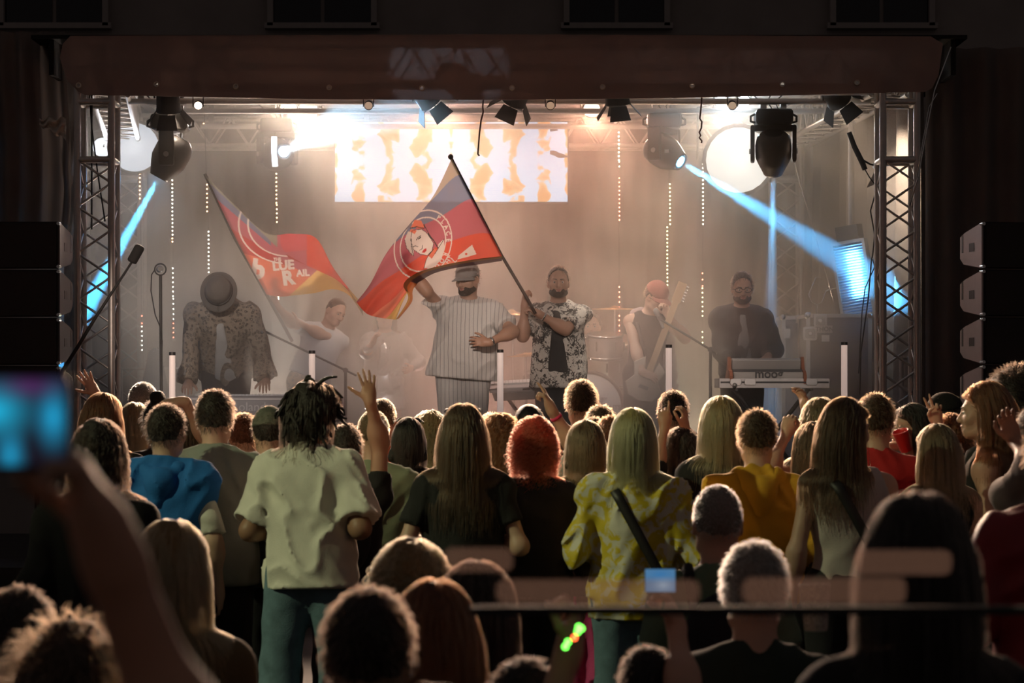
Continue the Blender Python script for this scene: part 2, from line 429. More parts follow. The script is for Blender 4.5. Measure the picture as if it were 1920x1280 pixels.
q = e.new(0.45); q.color = (0.88, 0.55, 0.26, 1)
scn = mth('ADD', mth('MULTIPLY', mth('SINE', mth('MULTIPLY', sep.outputs['Z'], 260.0)), 0.05), 0.95)
n3 = N.new('ShaderNodeTexNoise'); n3.inputs['Scale'].default_value = 6.0; L.new(tc.outputs['Generated'], n3.inputs['Vector'])
# burnt-out patches near both ends of the screen
dark = mth('SUBTRACT', 1.0, mth('MULTIPLY', mth('GREATER_THAN', ux, 0.425), mth('GREATER_THAN', n3.outputs['Fac'], 0.66)))
st = mth('MULTIPLY', mth('MULTIPLY', scn, dark), 1.15)
L.new(cr.outputs[0], B.inputs['Emission Color']); L.new(st, B.inputs['Emission Strength']); B.inputs['Base Color'].default_value = (0.02, 0.02, 0.02, 1)
B.inputs['Roughness'].default_value = 0.6
MB().box(((a.x+b.x)/2, 23.3, (a.z+b.z)/2), (b.x-a.x, 0.02, b.z-a.z)).build('screen_face', m, lw)
MB().box(((a.x+b.x)/2, 23.365, (a.z+b.z)/2), (b.x-a.x+0.02, 0.1, b.z-a.z+0.02)).build('cabinet', BLK, lw)
for x in (a.x+0.3, b.x-0.3): MB().box((x, 23.4, b.z+0.06), (0.05, 0.02, 0.16)).build('hanger', ALUD, lw)
# ================================================================== LAMPS AND THE HAZE
SGZ = 1.0
GUN = mat('dark grey lamp housing', (0.045, 0.041, 0.038), 0.42, 0.3, 0.2)
def moving_head(base, aim, label, color, power, ang, lens=2.0, scale=1.0, lensr=0.05, radius=0.02, group='moving head lamps'):
    """hung moving head: base box, yoke with two arms, round head aimed along `aim`, lens and its own light"""
    base = Vector(base); aim = Vector(aim).normalized(); k = scale
    t = thing('moving_head', label, 'stage light', base, group)
    MB().rbox(base-Vector((0, 0, 0.07*k)), (0.30*k, 0.24*k, 0.13*k), 0.03*k).build('base', GUN, t)
    for s in (-1, 1):
        MB().tube([base+Vector((s*0.15*k, -0.02, -0.04*k)), base+Vector((s*0.185*k, -0.02, -0.06*k)), base+Vector((s*0.185*k, -0.02, -0.1*k)), base+Vector((s*0.15*k, -0.02, -0.11*k))], 0.011*k).build('handle', GUN, t)
        MB().box(base+Vector((s*0.08*k, 0, 0.03*k)), (0.05*k, 0.03*k, 0.08*k)).build('clamp', ALUD, t)
    hz = Vector((aim.x, aim.y, 0))
    hz = hz.normalized() if hz.length > 0.05 else Vector((0, -1, 0))
    sd_ = Vector((-hz.y, hz.x, 0))
    piv = base-Vector((0, 0, 0.34*k))
    yk = MB(); rot = Matrix((sd_, hz, Vector((0, 0, 1)))).transposed()
    yk.rbox(base-Vector((0, 0, 0.155*k)), (0.36*k, 0.10*k, 0.05*k), 0.02*k, rot)
    yo = yk.build('yoke', GUN, t)
    for s in (-1, 1):
        MB().rbox(piv+sd_*s*0.168*k+Vector((0, 0, 0.06*k)), (0.035*k, 0.12*k, 0.30*k), 0.015*k, rot).build('yoke_arm', GUN, yo)
        MB().cyl(piv+sd_*s*0.186*k, piv+sd_*s*0.195*k, 0.022*k).build('tilt_knob', ALUD, yo)
    hd = MB(); hd.lathe(piv-aim*0.17*k, piv+aim, [(0, 0.075*k), (0.012*k, 0.10*k), (0.05*k, 0.135*k), (0.12*k, 0.148*k), (0.22*k, 0.145*k), (0.27*k, 0.125*k), (0.355*k, 0.085*k), (0.37*k, 0.08*k), (0.37*k, 0.07*k), (0.352*k, 0.062*k)], 24)
    ho = hd.build('head', GUN, t)
    lc = piv+aim*(0.37*k-0.17*k)
    MB().cyl(lc-aim*0.012, lc-aim*0.004, lensr*k, n=20).build('lens', emat('lens '+label[:18], color, lens), ho)
    MB().box(piv+aim*0.02-Vector((0, 1, 0))*0.149*k, (0.04*k, 0.004, 0.03*k)).build('badge', WHT, ho)
    for j in range(3):
        MB().tube([base+Vector((0.05*j*k-0.05, 0.05, 0.0)), base+Vector((0.06*j*k-0.1, 0.06, 0.07)), base+Vector((0.12*j*k-0.14, 0.02, 0.10+0.02*j)), base+Vector((0.16*j-0.2, 0, 0.16))], 0.006).build('cable', RUB, t)
    sp = spot('moving_head_light', lc+aim*0.012, lc+aim, color, power, ang, 0.25, radius)
    return t
def to(px, py, d): return P(px, py, d)
def dirn(a, b): return (Vector(b)-Vector(a)).normalized()
# front, above the truss tower: blue-white beam down towards the loudspeaker stack
b0 = P(320, 214, 19.6); pv = b0-Vector((0, 0, 0.34))
moving_head(b0, dirn(pv, P(128, 640, 19.65)), 'moving head lamp shooting a bright blue beam down past the truss tower', (0.05, 0.46, 1.0), 20000, 7.0, 40.0, lensr=0.05)
b0 = P(1450, 205, 19.6); pv = b0-Vector((0, 0, 0.34))
moving_head(b0, dirn(pv, P(1444, 740, 20.9)), 'moving head lamp pointing straight down over the keyboard player in the dark jacket', (0.10, 0.50, 1.0), 15000, 5.0, 10.0, lensr=0.045)
b0 = P(1245, 212, 21.3); pv = b0-Vector((0, 0, 0.34))
moving_head(b0, dirn(pv, P(1600, 500, 20.3)), 'moving head lamp at the middle bar throwing a beam down onto the flight cases', (0.08, 0.48, 1.0), 16000, 8.0, 24.0)
b0 = P(520, 222, 22.6); pv = b0-Vector((0, 0, 0.34))
moving_head(b0, dirn(pv, P(705, 196, 20.2)), 'moving head lamp beside the screen firing a blinding white-blue beam at the roof', (0.45, 0.74, 1.0), 2600, 13.0, 30.0)

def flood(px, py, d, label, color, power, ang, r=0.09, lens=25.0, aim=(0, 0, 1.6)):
    """blinder / wash can: short drum, yoke bracket, glowing lens disc (as wide as the glare on big lamps), own light"""
    c = P(px, py, d); A = dirn(c, aim); t = thing('blinder_lamp', label, 'stage light', c, 'wash lamps facing the audience')
    MB().lathe(c-A*0.2, c, [(0, r*0.6), (0.02, r*0.85), (0.1, r*1.1), (0.2, r*1.12), (0.205, r*1.0)], 22).build('housing', GUN, t)
    MB().tube([c+Vector((-r*1.25, 0, 0)), c+Vector((-r*1.25, 0.0, r*1.6)), c+Vector((0, 0, r*1.9)), c+Vector((r*1.25, 0, r*1.6)), c+Vector((r*1.25, 0, 0))], 0.012).build('bracket', GUN, t)
    MB().cyl(c+Vector((0, 0, r*1.9)), Vector((c.x, c.y, max(4.46, c.z+r*1.9+0.03))), 0.014).build('hanger', ALUD, t)
    MB().cyl(c+A*0.006, c+A*0.010, r, n=22).build('lens', emat('flood '+label[:24], color, lens), t)  # on the big lamps this disc is oversized to draw their glare bloom
    spot('blinder_light', c+A*0.03, c+A*2, color, power, ang, 0.6, r*0.8)
    return t
flood(1385, 300, 22.2, 'blinding white lamp glaring at the audience between two moving heads', (1.0, 0.92, 0.80), 50, 75, 0.30, 1.15)  # disc radius includes the bloom around the lamp
flood(252, 276, 22.8, 'white lamp glaring through haze between truss tower and moving head', (0.92, 0.95, 1.0), 60, 70, 0.23, 0.8)  # disc widened to the size of its bloom
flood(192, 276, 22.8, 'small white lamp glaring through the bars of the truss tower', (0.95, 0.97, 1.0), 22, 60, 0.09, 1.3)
flood(562, 208, 22.9, 'white lamp glaring just under the valance beside the screen', (0.9, 0.95, 1.0), 70, 70, 0.17, 1.2)  # bloom built in as a larger glowing disc
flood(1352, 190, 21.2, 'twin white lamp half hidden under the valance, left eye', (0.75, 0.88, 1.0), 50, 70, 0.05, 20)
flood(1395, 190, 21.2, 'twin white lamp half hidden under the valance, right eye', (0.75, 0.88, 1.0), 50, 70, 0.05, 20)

# amber wash cans hung on the rear bar, tilted down over the players towards the crowd
def wash(x, y, z, target, label, color, power, ang, k=1.0, glow=6.0):
    c = Vector((x, y, z)); A = dirn(c, target); t = thing('wash_lamp', label, 'stage light', c, 'amber wash cans')
    MB().lathe(c-A*0.22, c, [(0.22-0.22*k, 0.05*k), (0.22-0.19*k, 0.075*k), (0.22-0.1*k, 0.085*k), (0.22, 0.088*k), (0.22, 0.08*k), (0.20, 0.078*k)], 18).build('housing', GUN, t)
    MB().tube([c+Vector((-0.1*k, 0, -0.02*k)), c+Vector((-0.1*k, 0, 0.12)), c+Vector((0.1*k, 0, 0.12)), c+Vector((0.1*k, 0, -0.02*k))], 0.009*k).build('bracket', GUN, t)
    MB().cyl(c-A*0.012, c-A*0.006, 0.076*k, n=18).build('lens', emat('wash lens '+label[-14:], color, glow), t)
    if z > 3: MB().cyl(c+Vector((0, 0, 0.1)), Vector((c.x, c.y, 4.5)), 0.008).build('hanger', ALUD, t)
    spot('wash_light', c+A*0.01, c+A, color, power, ang, 0.7, 0.05)
WASH = [(-2.1, (1.0, 0.76, 0.58), 400, -1.6), (-0.7, (1.0, 0.50, 0.34), 260, -0.4), (0.75, (1.0, 0.50, 0.34), 200, 0.4), (2.0, (1.0, 0.72, 0.48), 150, 1.6)]
for i, (x, c, pw, tx) in enumerate(WASH):
    wash(x, 22.75, 4.42, (tx, 17.0, 0.9), ('pale amber wash can nearest the loudspeaker stack', 'orange wash can left of screen centre', 'orange wash can right of screen centre', 'pale amber wash can nearest the flight cases')[i]+', hung on the rear bar', c, pw, 85)

# added unseen floor lamps behind the players, pointing up to brighten the low haze
for (x, c, pw, lab) in ((-2.3, (1.0, 0.76, 0.58), 440, 'floor wash lamp nearest the loudspeaker stack'), (-0.3, (1.0, 0.50, 0.36), 230, 'floor wash lamp behind the two men at the big flag'), (1.7, (1.0, 0.68, 0.42), 240, 'floor wash lamp behind the keyboard player')):
    wash(x, 22.6, SGZ+0.16, (x*0.8, 20.2, 4.3), lab, c, pw, 110)
# added audience lamps tucked behind the valance to give the crowd its rim light
for (x, c, pw, lab) in ((-2.45, (1.0, 0.78, 0.60), 1400, 'nearest the loudspeaker stack'), (-1.12, (1.0, 0.66, 0.46), 1400, 'left of the middle'), (0.30, (1.0, 0.62, 0.40), 1300, 'beside the hanging red cord'), (1.72, (1.0, 0.70, 0.48), 1400, 'nearest the glaring lamp')):
    wash(x, 18.87, 4.005, (x*0.9, 11.0, 1.2), 'audience wash lamp behind the valance, '+lab, c, pw, 78, 0.4, 0.4)
# par cans with barn doors on the front bar
def par_can(px, py, d, tilt, roll, label, power=170):
    c = P(px, py, d); t = thing('par_can', label, 'stage light', c, 'par cans with barn doors')
    A = (Matrix.Rotation(R(roll), 3, 'Y') @ Matrix.Rotation(R(tilt), 3, 'X') @ Vector((0, 0, -1))).normalized()
    x, y, _ = frame(A, (0, 1, 0)); r = 0.098
    MB().lathe(c-A*0.2, c, [(0, 0.045), (0.02, 0.07), (0.08, 0.092), (0.2, r), (0.215, r*1.05), (0.225, r*1.05), (0.225, r*0.92), (0.2, r*0.9)], 20).build('housing', BLKM, t)
    fr = MB(); q = c+A*0.03
    for s in (-1, 1):
        fr.box(q+x*s*r, (0.012, 0.012, 0.012)); fr.box(q+y*s*r, (0.012, 0.012, 0.012))
    MB().tube([c-A*0.08+x*r*1.1, c-A*0.16+x*r*1.15+Vector((0, 0, 0.1)), c-A*0.16-x*r*1.15+Vector((0, 0, 0.1)), c-A*0.08-x*r*1.1], 0.009).build('bracket', BLKM, t)
    fo = fr.build('door_frame', BLKM, t)
    for (u, w_, sp_) in ((x, y, 38), (-x, y, 38), (y, x, 30), (-y, x, 30)):
        h0 = q+u*r; dv = (A*math.cos(R(sp_))+u*math.sin(R(sp_))).normalized()
        vs = [h0-w_*0.062, h0+w_*0.062, h0+dv*0.125+w_*0.085, h0+dv*0.125-w_*0.085]; nn = dv.cross(w_).normalized()*0.002
        MB().add([v-nn for v in vs]+[v+nn for v in vs], [(3, 2, 1, 0), (4, 5, 6, 7), (0, 1, 5, 4), (1, 2, 6, 5), (2, 3, 7, 6), (3, 0, 4, 7)]).build('barn_door', BLKM, t)
    MB().cyl(c+A*0.005, c+A*0.012, r*0.88, n=16).build('lens', emat('par glass', (1.0, 0.82, 0.62), 2.0), t)
    spot('par_light', c+A*0.03, c+A, (1.0, 0.80, 0.62), power, 62, 0.6, 0.07)
par_can(316, 202, 19.42, 25, 0, 'par can with open barn doors above the blue-beam moving head', 120)
par_can(805, 187, 19.42, 32, -40, 'par can with barn doors left of the hanging red cord')
par_can(965, 187, 19.42, 30, 25, 'par can with barn doors right of the hanging red cord')
par_can(1158, 190, 19.42, 15, -6, 'par can hanging nearest the string of lights right of the screen')
par_can(1572, 186, 19.42, 34, -38, 'par can with barn doors in front of the pleated side curtain', 200)

# ---- LED pixel strings
def pixel_string(label, segs):
    d = 23.0; x0 = segs[0][0]; t = thing('pixel_string', label, 'string light', P(x0, segs[-1][2], d), 'vertical LED pixel strings')
    MB().cyl(P(x0, 192, d+0.01), P(segs[-1][0], segs[-1][2]+4, d+0.01), 0.0025, n=5).build('wire', RUB, t)
    for (x, ya, yb, c) in segs:
        mb = MB(); n = max(2, int(round((yb-ya)/7.0)))
        for k in range(n): mb.ball(P(x+(0.4*k/n), ya+(yb-ya)*k/(n-1), d), 0.0075, 6, 4)
        mb.build('pixel_segment', {'w': emat('warm pixel', (1.0, 0.80, 0.55), 16.0), 'o': emat('orange pixel', (1.0, 0.42, 0.18), 16.0), 'r': emat('red pixel', (1.0, 0.16, 0.08), 16.0), 'y': emat('yellow pixel', (1.0, 0.75, 0.28), 14.0)}[c], t)['kind'] = 'stuff'
pixel_string('short faint string of LED pixels nearest the truss tower by the loudspeaker stack', [(262, 318, 372, 'o'), (266, 592, 606, 'r'), (266, 612, 656, 'w')])
pixel_string('long string of white LED pixels under the blue-beam moving head', [(323, 338, 440, 'w'), (323, 447, 453, 'o'), (324, 503, 555, 'w'), (325, 560, 598, 'w'), (325, 606, 632, 'r')])
pixel_string('string of LED pixels behind the tip of the smaller flag', [(382, 232, 240, 'o'), (388, 346, 396, 'o'), (391, 434, 518, 'w'), (394, 522, 530, 'r'), (396, 556, 562, 'r')])
pixel_string('orange string of LED pixels under the white tube beside the screen', [(518, 318, 380, 'o'), (519, 384, 416, 'o'), (522, 556, 560, 'w')])
pixel_string('red and white string of LED pixels just right of the screen', [(1160, 226, 300, 'w'), (1161, 303, 312, 'o'), (1161, 334, 412, 'r'), (1161, 538, 566, 'r'), (1161, 576, 592, 'r'), (1161, 600, 620, 'r')])
pixel_string('amber string of LED pixels above the guitarist with the cap', [(1256, 345, 420, 'y'), (1251, 426, 556, 'y')])
pixel_string('string of LED pixels between guitarist and keyboard player', [(1318, 300, 420, 'w'), (1317, 512, 536, 'r'), (1317, 540, 592, 'y'), (1317, 622, 642, 'y')])
def glow_tube(px, y0, y1, d, label):
    t = thing('glow_tube', label, 'tube light', P(px, y1, d)); w = 5.5*d/FPX
    MB().tube([P(px, y0, d), P(px, (y0+y1)/2, d), P(px+2, y1, d)], w, 12).build('tube', emat('bright tube', (0.95, 0.97, 1.0), 2.2), t)
    MB().cyl(P(px+3, y0-12, d), P(px+1, y0, d), 0.006).build('wire', RUB, t)
glow_tube(514, 256, 312, 22.4, 'bright white tube lamp hanging beside the blinding blue beam')

# ---- upright frosted tubes along the stage front
FRO = emat('frosted tube', (1.0, 0.74, 0.64), 0.36); FRO.node_tree.nodes['Principled BSDF'].inputs['Base Color'].default_value = (0.7, 0.62, 0.58, 1)
def stand_tube(px, ytop, d, label, lit=True):
    c = P(px, ytop, d); t = thing('light_tube', label, 'tube light', (c.x, d, 1.0), 'upright light tubes along the stage front')
    MB().cyl((c.x, d, 1.0), (c.x, d, 1.03), 0.11, n=20).build('foot', BLK, t)
    MB().cyl((c.x, d, 1.03), (c.x, d, c.z-0.025), 0.0245, n=14).build('tube', FRO, t)
    MB().cyl((c.x, d, c.z-0.025), (c.x, d, c.z), 0.026, n=14).build('cap', BLK, t)
stand_tube(323, 660, 19.0, 'upright frosted light tube beside the thin straight microphone stand')
stand_tube(585, 657, 19.0, 'upright frosted light tube in front of the flag bearer in leopard trousers')
stand_tube(938, 655, 19.1, 'upright frosted light tube between the two men at the big flag')
stand_tube(1254, 646, 19.0, 'upright frosted light tube in front of the guitarist')
stand_tube(1583, 641, 19.0, 'upright frosted light tube in front of the flight cases')

# ---- slatted blue strobe panel on the lift side
st_ = thing('strobe_panel', 'tilted blue strobe panel with slats and white-hot centre above the flight cases', 'stage light', P(1602, 590, 20.9))
M4 = Matrix.Translation(P(1602, 524, 20.9)) @ Matrix.Rotation(R(-9), 4, 'Y') @ Matrix.Rotation(R(-28), 4, 'Z')
pm, N, L, B = newmat('strobe diodes')
tc = N.new('ShaderNodeTexCoord'); mp = N.new('ShaderNodeMapping'); L.new(tc.outputs['Generated'], mp.inputs[0])
mp.inputs['Location'].default_value = (-3.7, 0, -1.5); mp.inputs['Scale'].default_value = (6.2, 0, 2.6)
gr = N.new('ShaderNodeTexGradient'); gr.gradient_type = 'SPHERICAL'; L.new(mp.outputs[0], gr.inputs[0])
cr = N.new('ShaderNodeValToRGB'); L.new(gr.outputs['Fac'], cr.inputs[0]); e = cr.color_ramp.elements
e[0].position = 0.0; e[0].color = (0.03, 0.20, 0.50, 1); e[1].position = 0.55; e[1].color = (0.9, 0.97, 1.0, 1)
q = e.new(0.36); q.color = (0.05, 0.42, 0.92, 1)
L.new(cr.outputs[0], B.inputs['Emission Color']); B.inputs['Emission Strength'].default_value = 1.1
B.inputs['Base Color'].default_value = (0.05, 0.1, 0.15, 1)
MB(M4).box((0, 0.01, 0), (0.27, 0.03, 0.62)).build('diode_board', pm, st_)
fr = MB(M4)
for (c, s) in (((-0.145, 0, 0), (0.025, 0.09, 0.68)), ((0.145, 0, 0), (0.025, 0.09, 0.68)), ((0, 0, 0.33), (0.27, 0.09, 0.025)), ((0, 0, -0.33), (0.27, 0.09, 0.025)), ((0, 0.04, 0), (0.28, 0.02, 0.66))): fr.box(c, s)
fr.build('frame', ALUD, st_)
for k in range(26): MB(M4).box((0, -0.022, -0.30+k*0.024), (0.265, 0.036, 0.006), Matrix.Rotation(R(25), 3, 'X')).build('slat', mat('blue-grey slat', (0.30, 0.42, 0.52), 0.4, 0.2), st_)
MB(M4).box((0, 0.06, 0.40), (0.2, 0.14, 0.14)).build('clamp_block', BLK, st_)
l = bpy.data.lights.new('strobe_light', 'AREA'); l.shape = 'RECTANGLE'; l.size = 0.1; l.size_y = 0.4; l.energy = 16; l.color = (0.2, 0.6, 1.0)
lo = bpy.data.objects.new('strobe_light', l); COL.objects.link(lo); lo.matrix_world = M4 @ Matrix.Translation((0.03, -0.06, 0.05)) @ Matrix.Rotation(R(90), 4, 'X')

# ---- haze filling the stage
HB = MB().box((-0.40, 21.44, 2.74), (7.14, 5.02, 3.44))
hm = bpy.data.materials.new('stage haze'); hm.use_nodes = True; N = hm.node_tree.nodes; L = hm.node_tree.links; N.clear()
out = N.new('ShaderNodeOutputMaterial'); vsn = N.new('ShaderNodeVolumeScatter'); 
tc = N.new('ShaderNodeTexCoord'); sp_ = N.new('ShaderNodeSeparateXYZ'); L.new(tc.outputs['Object'], sp_.inputs[0])
nz = N.new('ShaderNodeTexNoise'); nz.inputs['Scale'].default_value = 0.85; nz.inputs['Detail'].default_value = 3.0; nz.inputs['Distortion'].default_value = 0.6; L.new(tc.outputs['Object'], nz.inputs['Vector'])
def ramp_(sock, a, b, c, d):
    n = N.new('ShaderNodeMapRange'); n.interpolation_type = 'SMOOTHSTEP'; L.new(sock, n.inputs['Value'])
    for k_, v_ in zip(('From Min', 'From Max', 'To Min', 'To Max'), (a, b, c, d)): n.inputs[k_].default_value = v_
    return n.outputs['Result']
def mm_(op, x, y):
    n = N.new('ShaderNodeMath'); n.operation = op
    for i_, q_ in enumerate((x, y)):
        if isinstance(q_, float): n.inputs[i_].default_value = q_
        else: L.new(q_, n.inputs[i_])
    return n.outputs[0]
cloud = ramp_(nz.outputs['Fac'], 0.36, 0.66, 0.45, 1.55)
low = mm_('MULTIPLY', ramp_(sp_.outputs['Y'], 20.6, 19.2, 0.0, 1.0), ramp_(sp_.outputs['Z'], 3.5, 2.1, 0.0, 1.0))      # fog rolling over the stage edge
dens = mm_('MULTIPLY', mm_('ADD', mm_('MULTIPLY', low, 0.80), 0.165), cloud)
L.new(dens, vsn.inputs['Density'])
vsn.inputs['Anisotropy'].default_value = 0.36; vsn.inputs['Color'].default_value = (1.0, 0.89, 0.78, 1)
L.new(vsn.outputs[0], out.inputs['Volume'])
hz_ = HB.build('stage_haze', hm); tag(hz_, 'warm drifting fog filling the whole stage', 'haze', kind='stuff')
hz_.display_type = 'WIRE'
# ================================================================== PEOPLE: distance-field bodies, clothes and hair
V3 = lambda *a: np.array(a, float)
def rotm(axis, deg): return np.array(Matrix.Rotation(R(deg), 3, axis))
def unit(v): v = np.asarray(v, float); return v/max(1e-9, np.linalg.norm(v))
def cone(a, b, ra, rb, k=0.03, flat=None, f=1.0, cap=False):
    return ('c', np.asarray(a, float), np.asarray(b, float), ra, rb, k, flat, f, cap)
def ell(c, r, M=None, k=0.03, sub=False):
    r = V3(r, r, r) if not hasattr(r, '__len__') else np.asarray(r, float)
    return ('e', np.asarray(c, float), r, np.eye(3) if M is None else M, k, sub)
def bounds(p):
    if p[0] == 'c':
        r = max(p[3], p[4]); return np.minimum(p[1], p[2])-r, np.maximum(p[1], p[2])+r
    r = np.sqrt(((p[3]*p[2])**2).sum(1)); return p[1]-r, p[1]+r
def evalp(p, X, Y, Z):
    if p[0] == 'c':
        _, a, b, ra, rb, k, nrm, f, cap = p; d = b-a; L2 = d@d
        x, y, z = X-a[0], Y-a[1], Z-a[2]
        tu = (x*d[0]+y*d[1]+z*d[2])/L2; t = np.clip(tu, 0, 1)
        x = x-t*d[0]; y = y-t*d[1]; z = z-t*d[2]; q = x*x+y*y+z*z
        if nrm is not None:
            w = x*nrm[0]+y*nrm[1]+z*nrm[2]; q = q+w*w*(1/f**2-1)
        D = (np.sqrt(q)-(ra+(rb-ra)*t))*((1+f)/2)
        return np.maximum(D, (tu-1)*math.sqrt(L2)) if cap else D
    _, c, r, M, k, sub = p; x, y, z = X-c[0], Y-c[1], Z-c[2]
    u = [(M[0, i]*x+M[1, i]*y+M[2, i]*z)/r[i] for i in range(3)]
    k0 = np.sqrt(u[0]**2+u[1]**2+u[2]**2); k1 = np.sqrt((u[0]/r[0])**2+(u[1]/r[1])**2+(u[2]/r[2])**2)
    return k0*(k0-1)/np.maximum(k1, 1e-6)
def sdf_mesh(prims, h, cuts=(), disp=None, pad=0.03):
    """blend the shapes into one closed skin (smooth union) and pull its surface net"""
    bb = [bounds(p) for p in prims if not (p[0] == 'e' and p[5])]
    lo = np.min([b[0] for b in bb], 0)-pad; hi = np.max([b[1] for b in bb], 0)+pad
    n = np.ceil((hi-lo)/h).astype(int)+1
    ax = [(lo[i]+h*np.arange(n[i])).astype(np.float32) for i in range(3)]
    D = np.full(n, 0.25, np.float32)
    for p in prims:
        a, b = bounds(p); k = p[5] if p[0] == 'c' else p[4]; m = k+3*h
        i0 = np.maximum(((a-m-lo)/h).astype(int), 0); i1 = np.minimum(((b+m-lo)/h).astype(int)+2, n)
        if (i1 <= i0).any(): continue
        sl = tuple(slice(i0[i], i1[i]) for i in range(3))
        X = ax[0][sl[0]][:, None, None]; Y = ax[1][sl[1]][None, :, None]; Z = ax[2][sl[2]][None, None, :]
        d = evalp(p, X, Y, Z).astype(np.float32); A = D[sl]
        if p[0] == 'e' and p[5]:
            d = -d; hh = np.clip(0.5-0.5*(A-d)/k, 0, 1); D[sl] = A+(d-A)*hh+k*hh*(1-hh)
        else:
            hh = np.clip(0.5+0.5*(A-d)/k, 0, 1); D[sl] = A+(d-A)*hh-k*hh*(1-hh)
    X = ax[0][:, None, None]; Y = ax[1][None, :, None]; Z = ax[2][None, None, :]
    if disp is not None: D += disp(X, Y, Z)
    for (p0, nn) in cuts:
        nn = unit(nn); D = np.maximum(D, (X-p0[0])*nn[0]+(Y-p0[1])*nn[1]+(Z-p0[2])*nn[2])
    D[0], D[-1] = 1, 1; D[:, 0], D[:, -1] = 1, 1; D[:, :, 0], D[:, :, -1] = 1, 1
    S = D < 0
    c = np.zeros(np.array(S.shape)-1, np.int8)
    offs = [(i, j, k) for i in (0, 1) for j in (0, 1) for k in (0, 1)]
    for (i, j, k) in offs: c += S[i:S.shape[0]-1+i, j:S.shape[1]-1+j, k:S.shape[2]-1+k]
    cell = np.argwhere((c > 0) & (c < 8))
    if len(cell) == 0: return np.zeros((0, 3)), np.zeros((0, 4), int)
    idx = np.full(c.shape, -1, np.int64); idx[tuple(cell.T)] = np.arange(len(cell))
    cv = np.stack([D[cell[:, 0]+i, cell[:, 1]+j, cell[:, 2]+k] for (i, j, k) in offs], 1)
    acc = np.zeros((len(cell), 3)); cnt = np.zeros(len(cell)); O = np.array(offs, float)
    for a in range(8):
        for b in range(a+1, 8):
            if np.abs(O[a]-O[b]).sum() != 1: continue
            m = (cv[:, a] < 0) != (cv[:, b] < 0)
            t = cv[m, a]/(cv[m, a]-cv[m, b]); acc[m] += O[a]+(O[b]-O[a])*t[:, None]; cnt[m] += 1
    vert = lo+h*(cell+acc/cnt[:, None])
    faces = []
    for axis in range(3):
        s0 = [slice(None)]*3; s1 = [slice(None)]*3; s0[axis] = slice(0, -1); s1[axis] = slice(1, None)
        A, Bq = S[tuple(s0)], S[tuple(s1)]; e = np.argwhere(A != Bq); sg = A[tuple(e.T)]
        u, v = [q for q in range(3) if q != axis]
        def cid(du, dv):
            q = e.copy(); q[:, u] += du; q[:, v] += dv; return idx[tuple(q.T)]
        q = np.stack([cid(-1, -1), cid(0, -1), cid(0, 0), cid(-1, 0)], 1)
        if axis == 1: sg = ~sg
        q[~sg] = q[~sg][:, ::-1]; faces.append(q)
    return vert, np.concatenate(faces)
def np_obj(name, parts, m, parent, smooth=True):
    """one mesh object from (verts, quads) arrays"""
    vs = np.concatenate([p[0] for p in parts]); fs = []; n = 0
    for v, f in parts: fs.append(f+n); n += len(v)
    fs = np.concatenate(fs); me = bpy.data.meshes.new(name)
    me.vertices.add(len(vs)); me.vertices.foreach_set('co', vs.astype(np.float32).ravel())
    me.loops.add(fs.size); me.loops.foreach_set('vertex_index', fs.astype(np.int32).ravel())
    me.polygons.add(len(fs)); me.polygons.foreach_set('loop_start', np.arange(0, fs.size, 4, dtype=np.int32))
    me.polygons.foreach_set('use_smooth', np.ones(len(fs), bool))
    me.update(calc_edges=True); me.materials.append(m)
    o = bpy.data.objects.new(name, me); COL.objects.link(o); o.parent = parent
    return o

# ---- materials for people
def skin(tone): return mat('skin %d' % tone, [(0.62, 0.40, 0.30), (0.52, 0.31, 0.22), (0.36, 0.20, 0.13), (0.20, 0.11, 0.075)][tone], 0.5, 0, 0.08, 18, trans=0.2)
def cloth(name, col, rough=0.85, var=0.12, scale=9, bump=0.25, trans=0.0): return mat('cloth '+name, col, rough, 0, var, scale, bump, 180, 0.04, trans)
_hm = {}
HAIRC = {'black': (0.008, 0.006, 0.005), 'dark': (0.016, 0.010, 0.007), 'brown': (0.040, 0.021, 0.011), 'auburn': (0.10, 0.030, 0.012), 'ginger': (0.30, 0.09, 0.03),
         'red': (0.55, 0.045, 0.025), 'blonde': (0.25, 0.16, 0.07), 'dirty': (0.10, 0.062, 0.032), 'grey': (0.22, 0.20, 0.18), 'white': (0.55, 0.52, 0.48), 'yellow': (0.30, 0.24, 0.09)}
def hair_mat(c):
    if c in _hm: return _hm[c]
    m, N, L, B = newmat('hair strands '+c); N.remove(B)
    hb = N.new('ShaderNodeBsdfHairPrincipled'); hb.parametrization = 'COLOR'; hb.inputs['Color'].default_value = (*[min(1, 1.4*v) for v in HAIRC[c]], 1)
    hb.inputs['Roughness'].default_value = 0.35; hb.inputs['Radial Roughness'].default_value = 0.5
    L.new(hb.outputs[0], N['Material Output'].inputs['Surface']); _hm[c] = m
    return m
def scalp_mat(c): return mat('hair mass '+c, HAIRC[c], 0.6, 0, 0.4, 60, 0.6, 140)

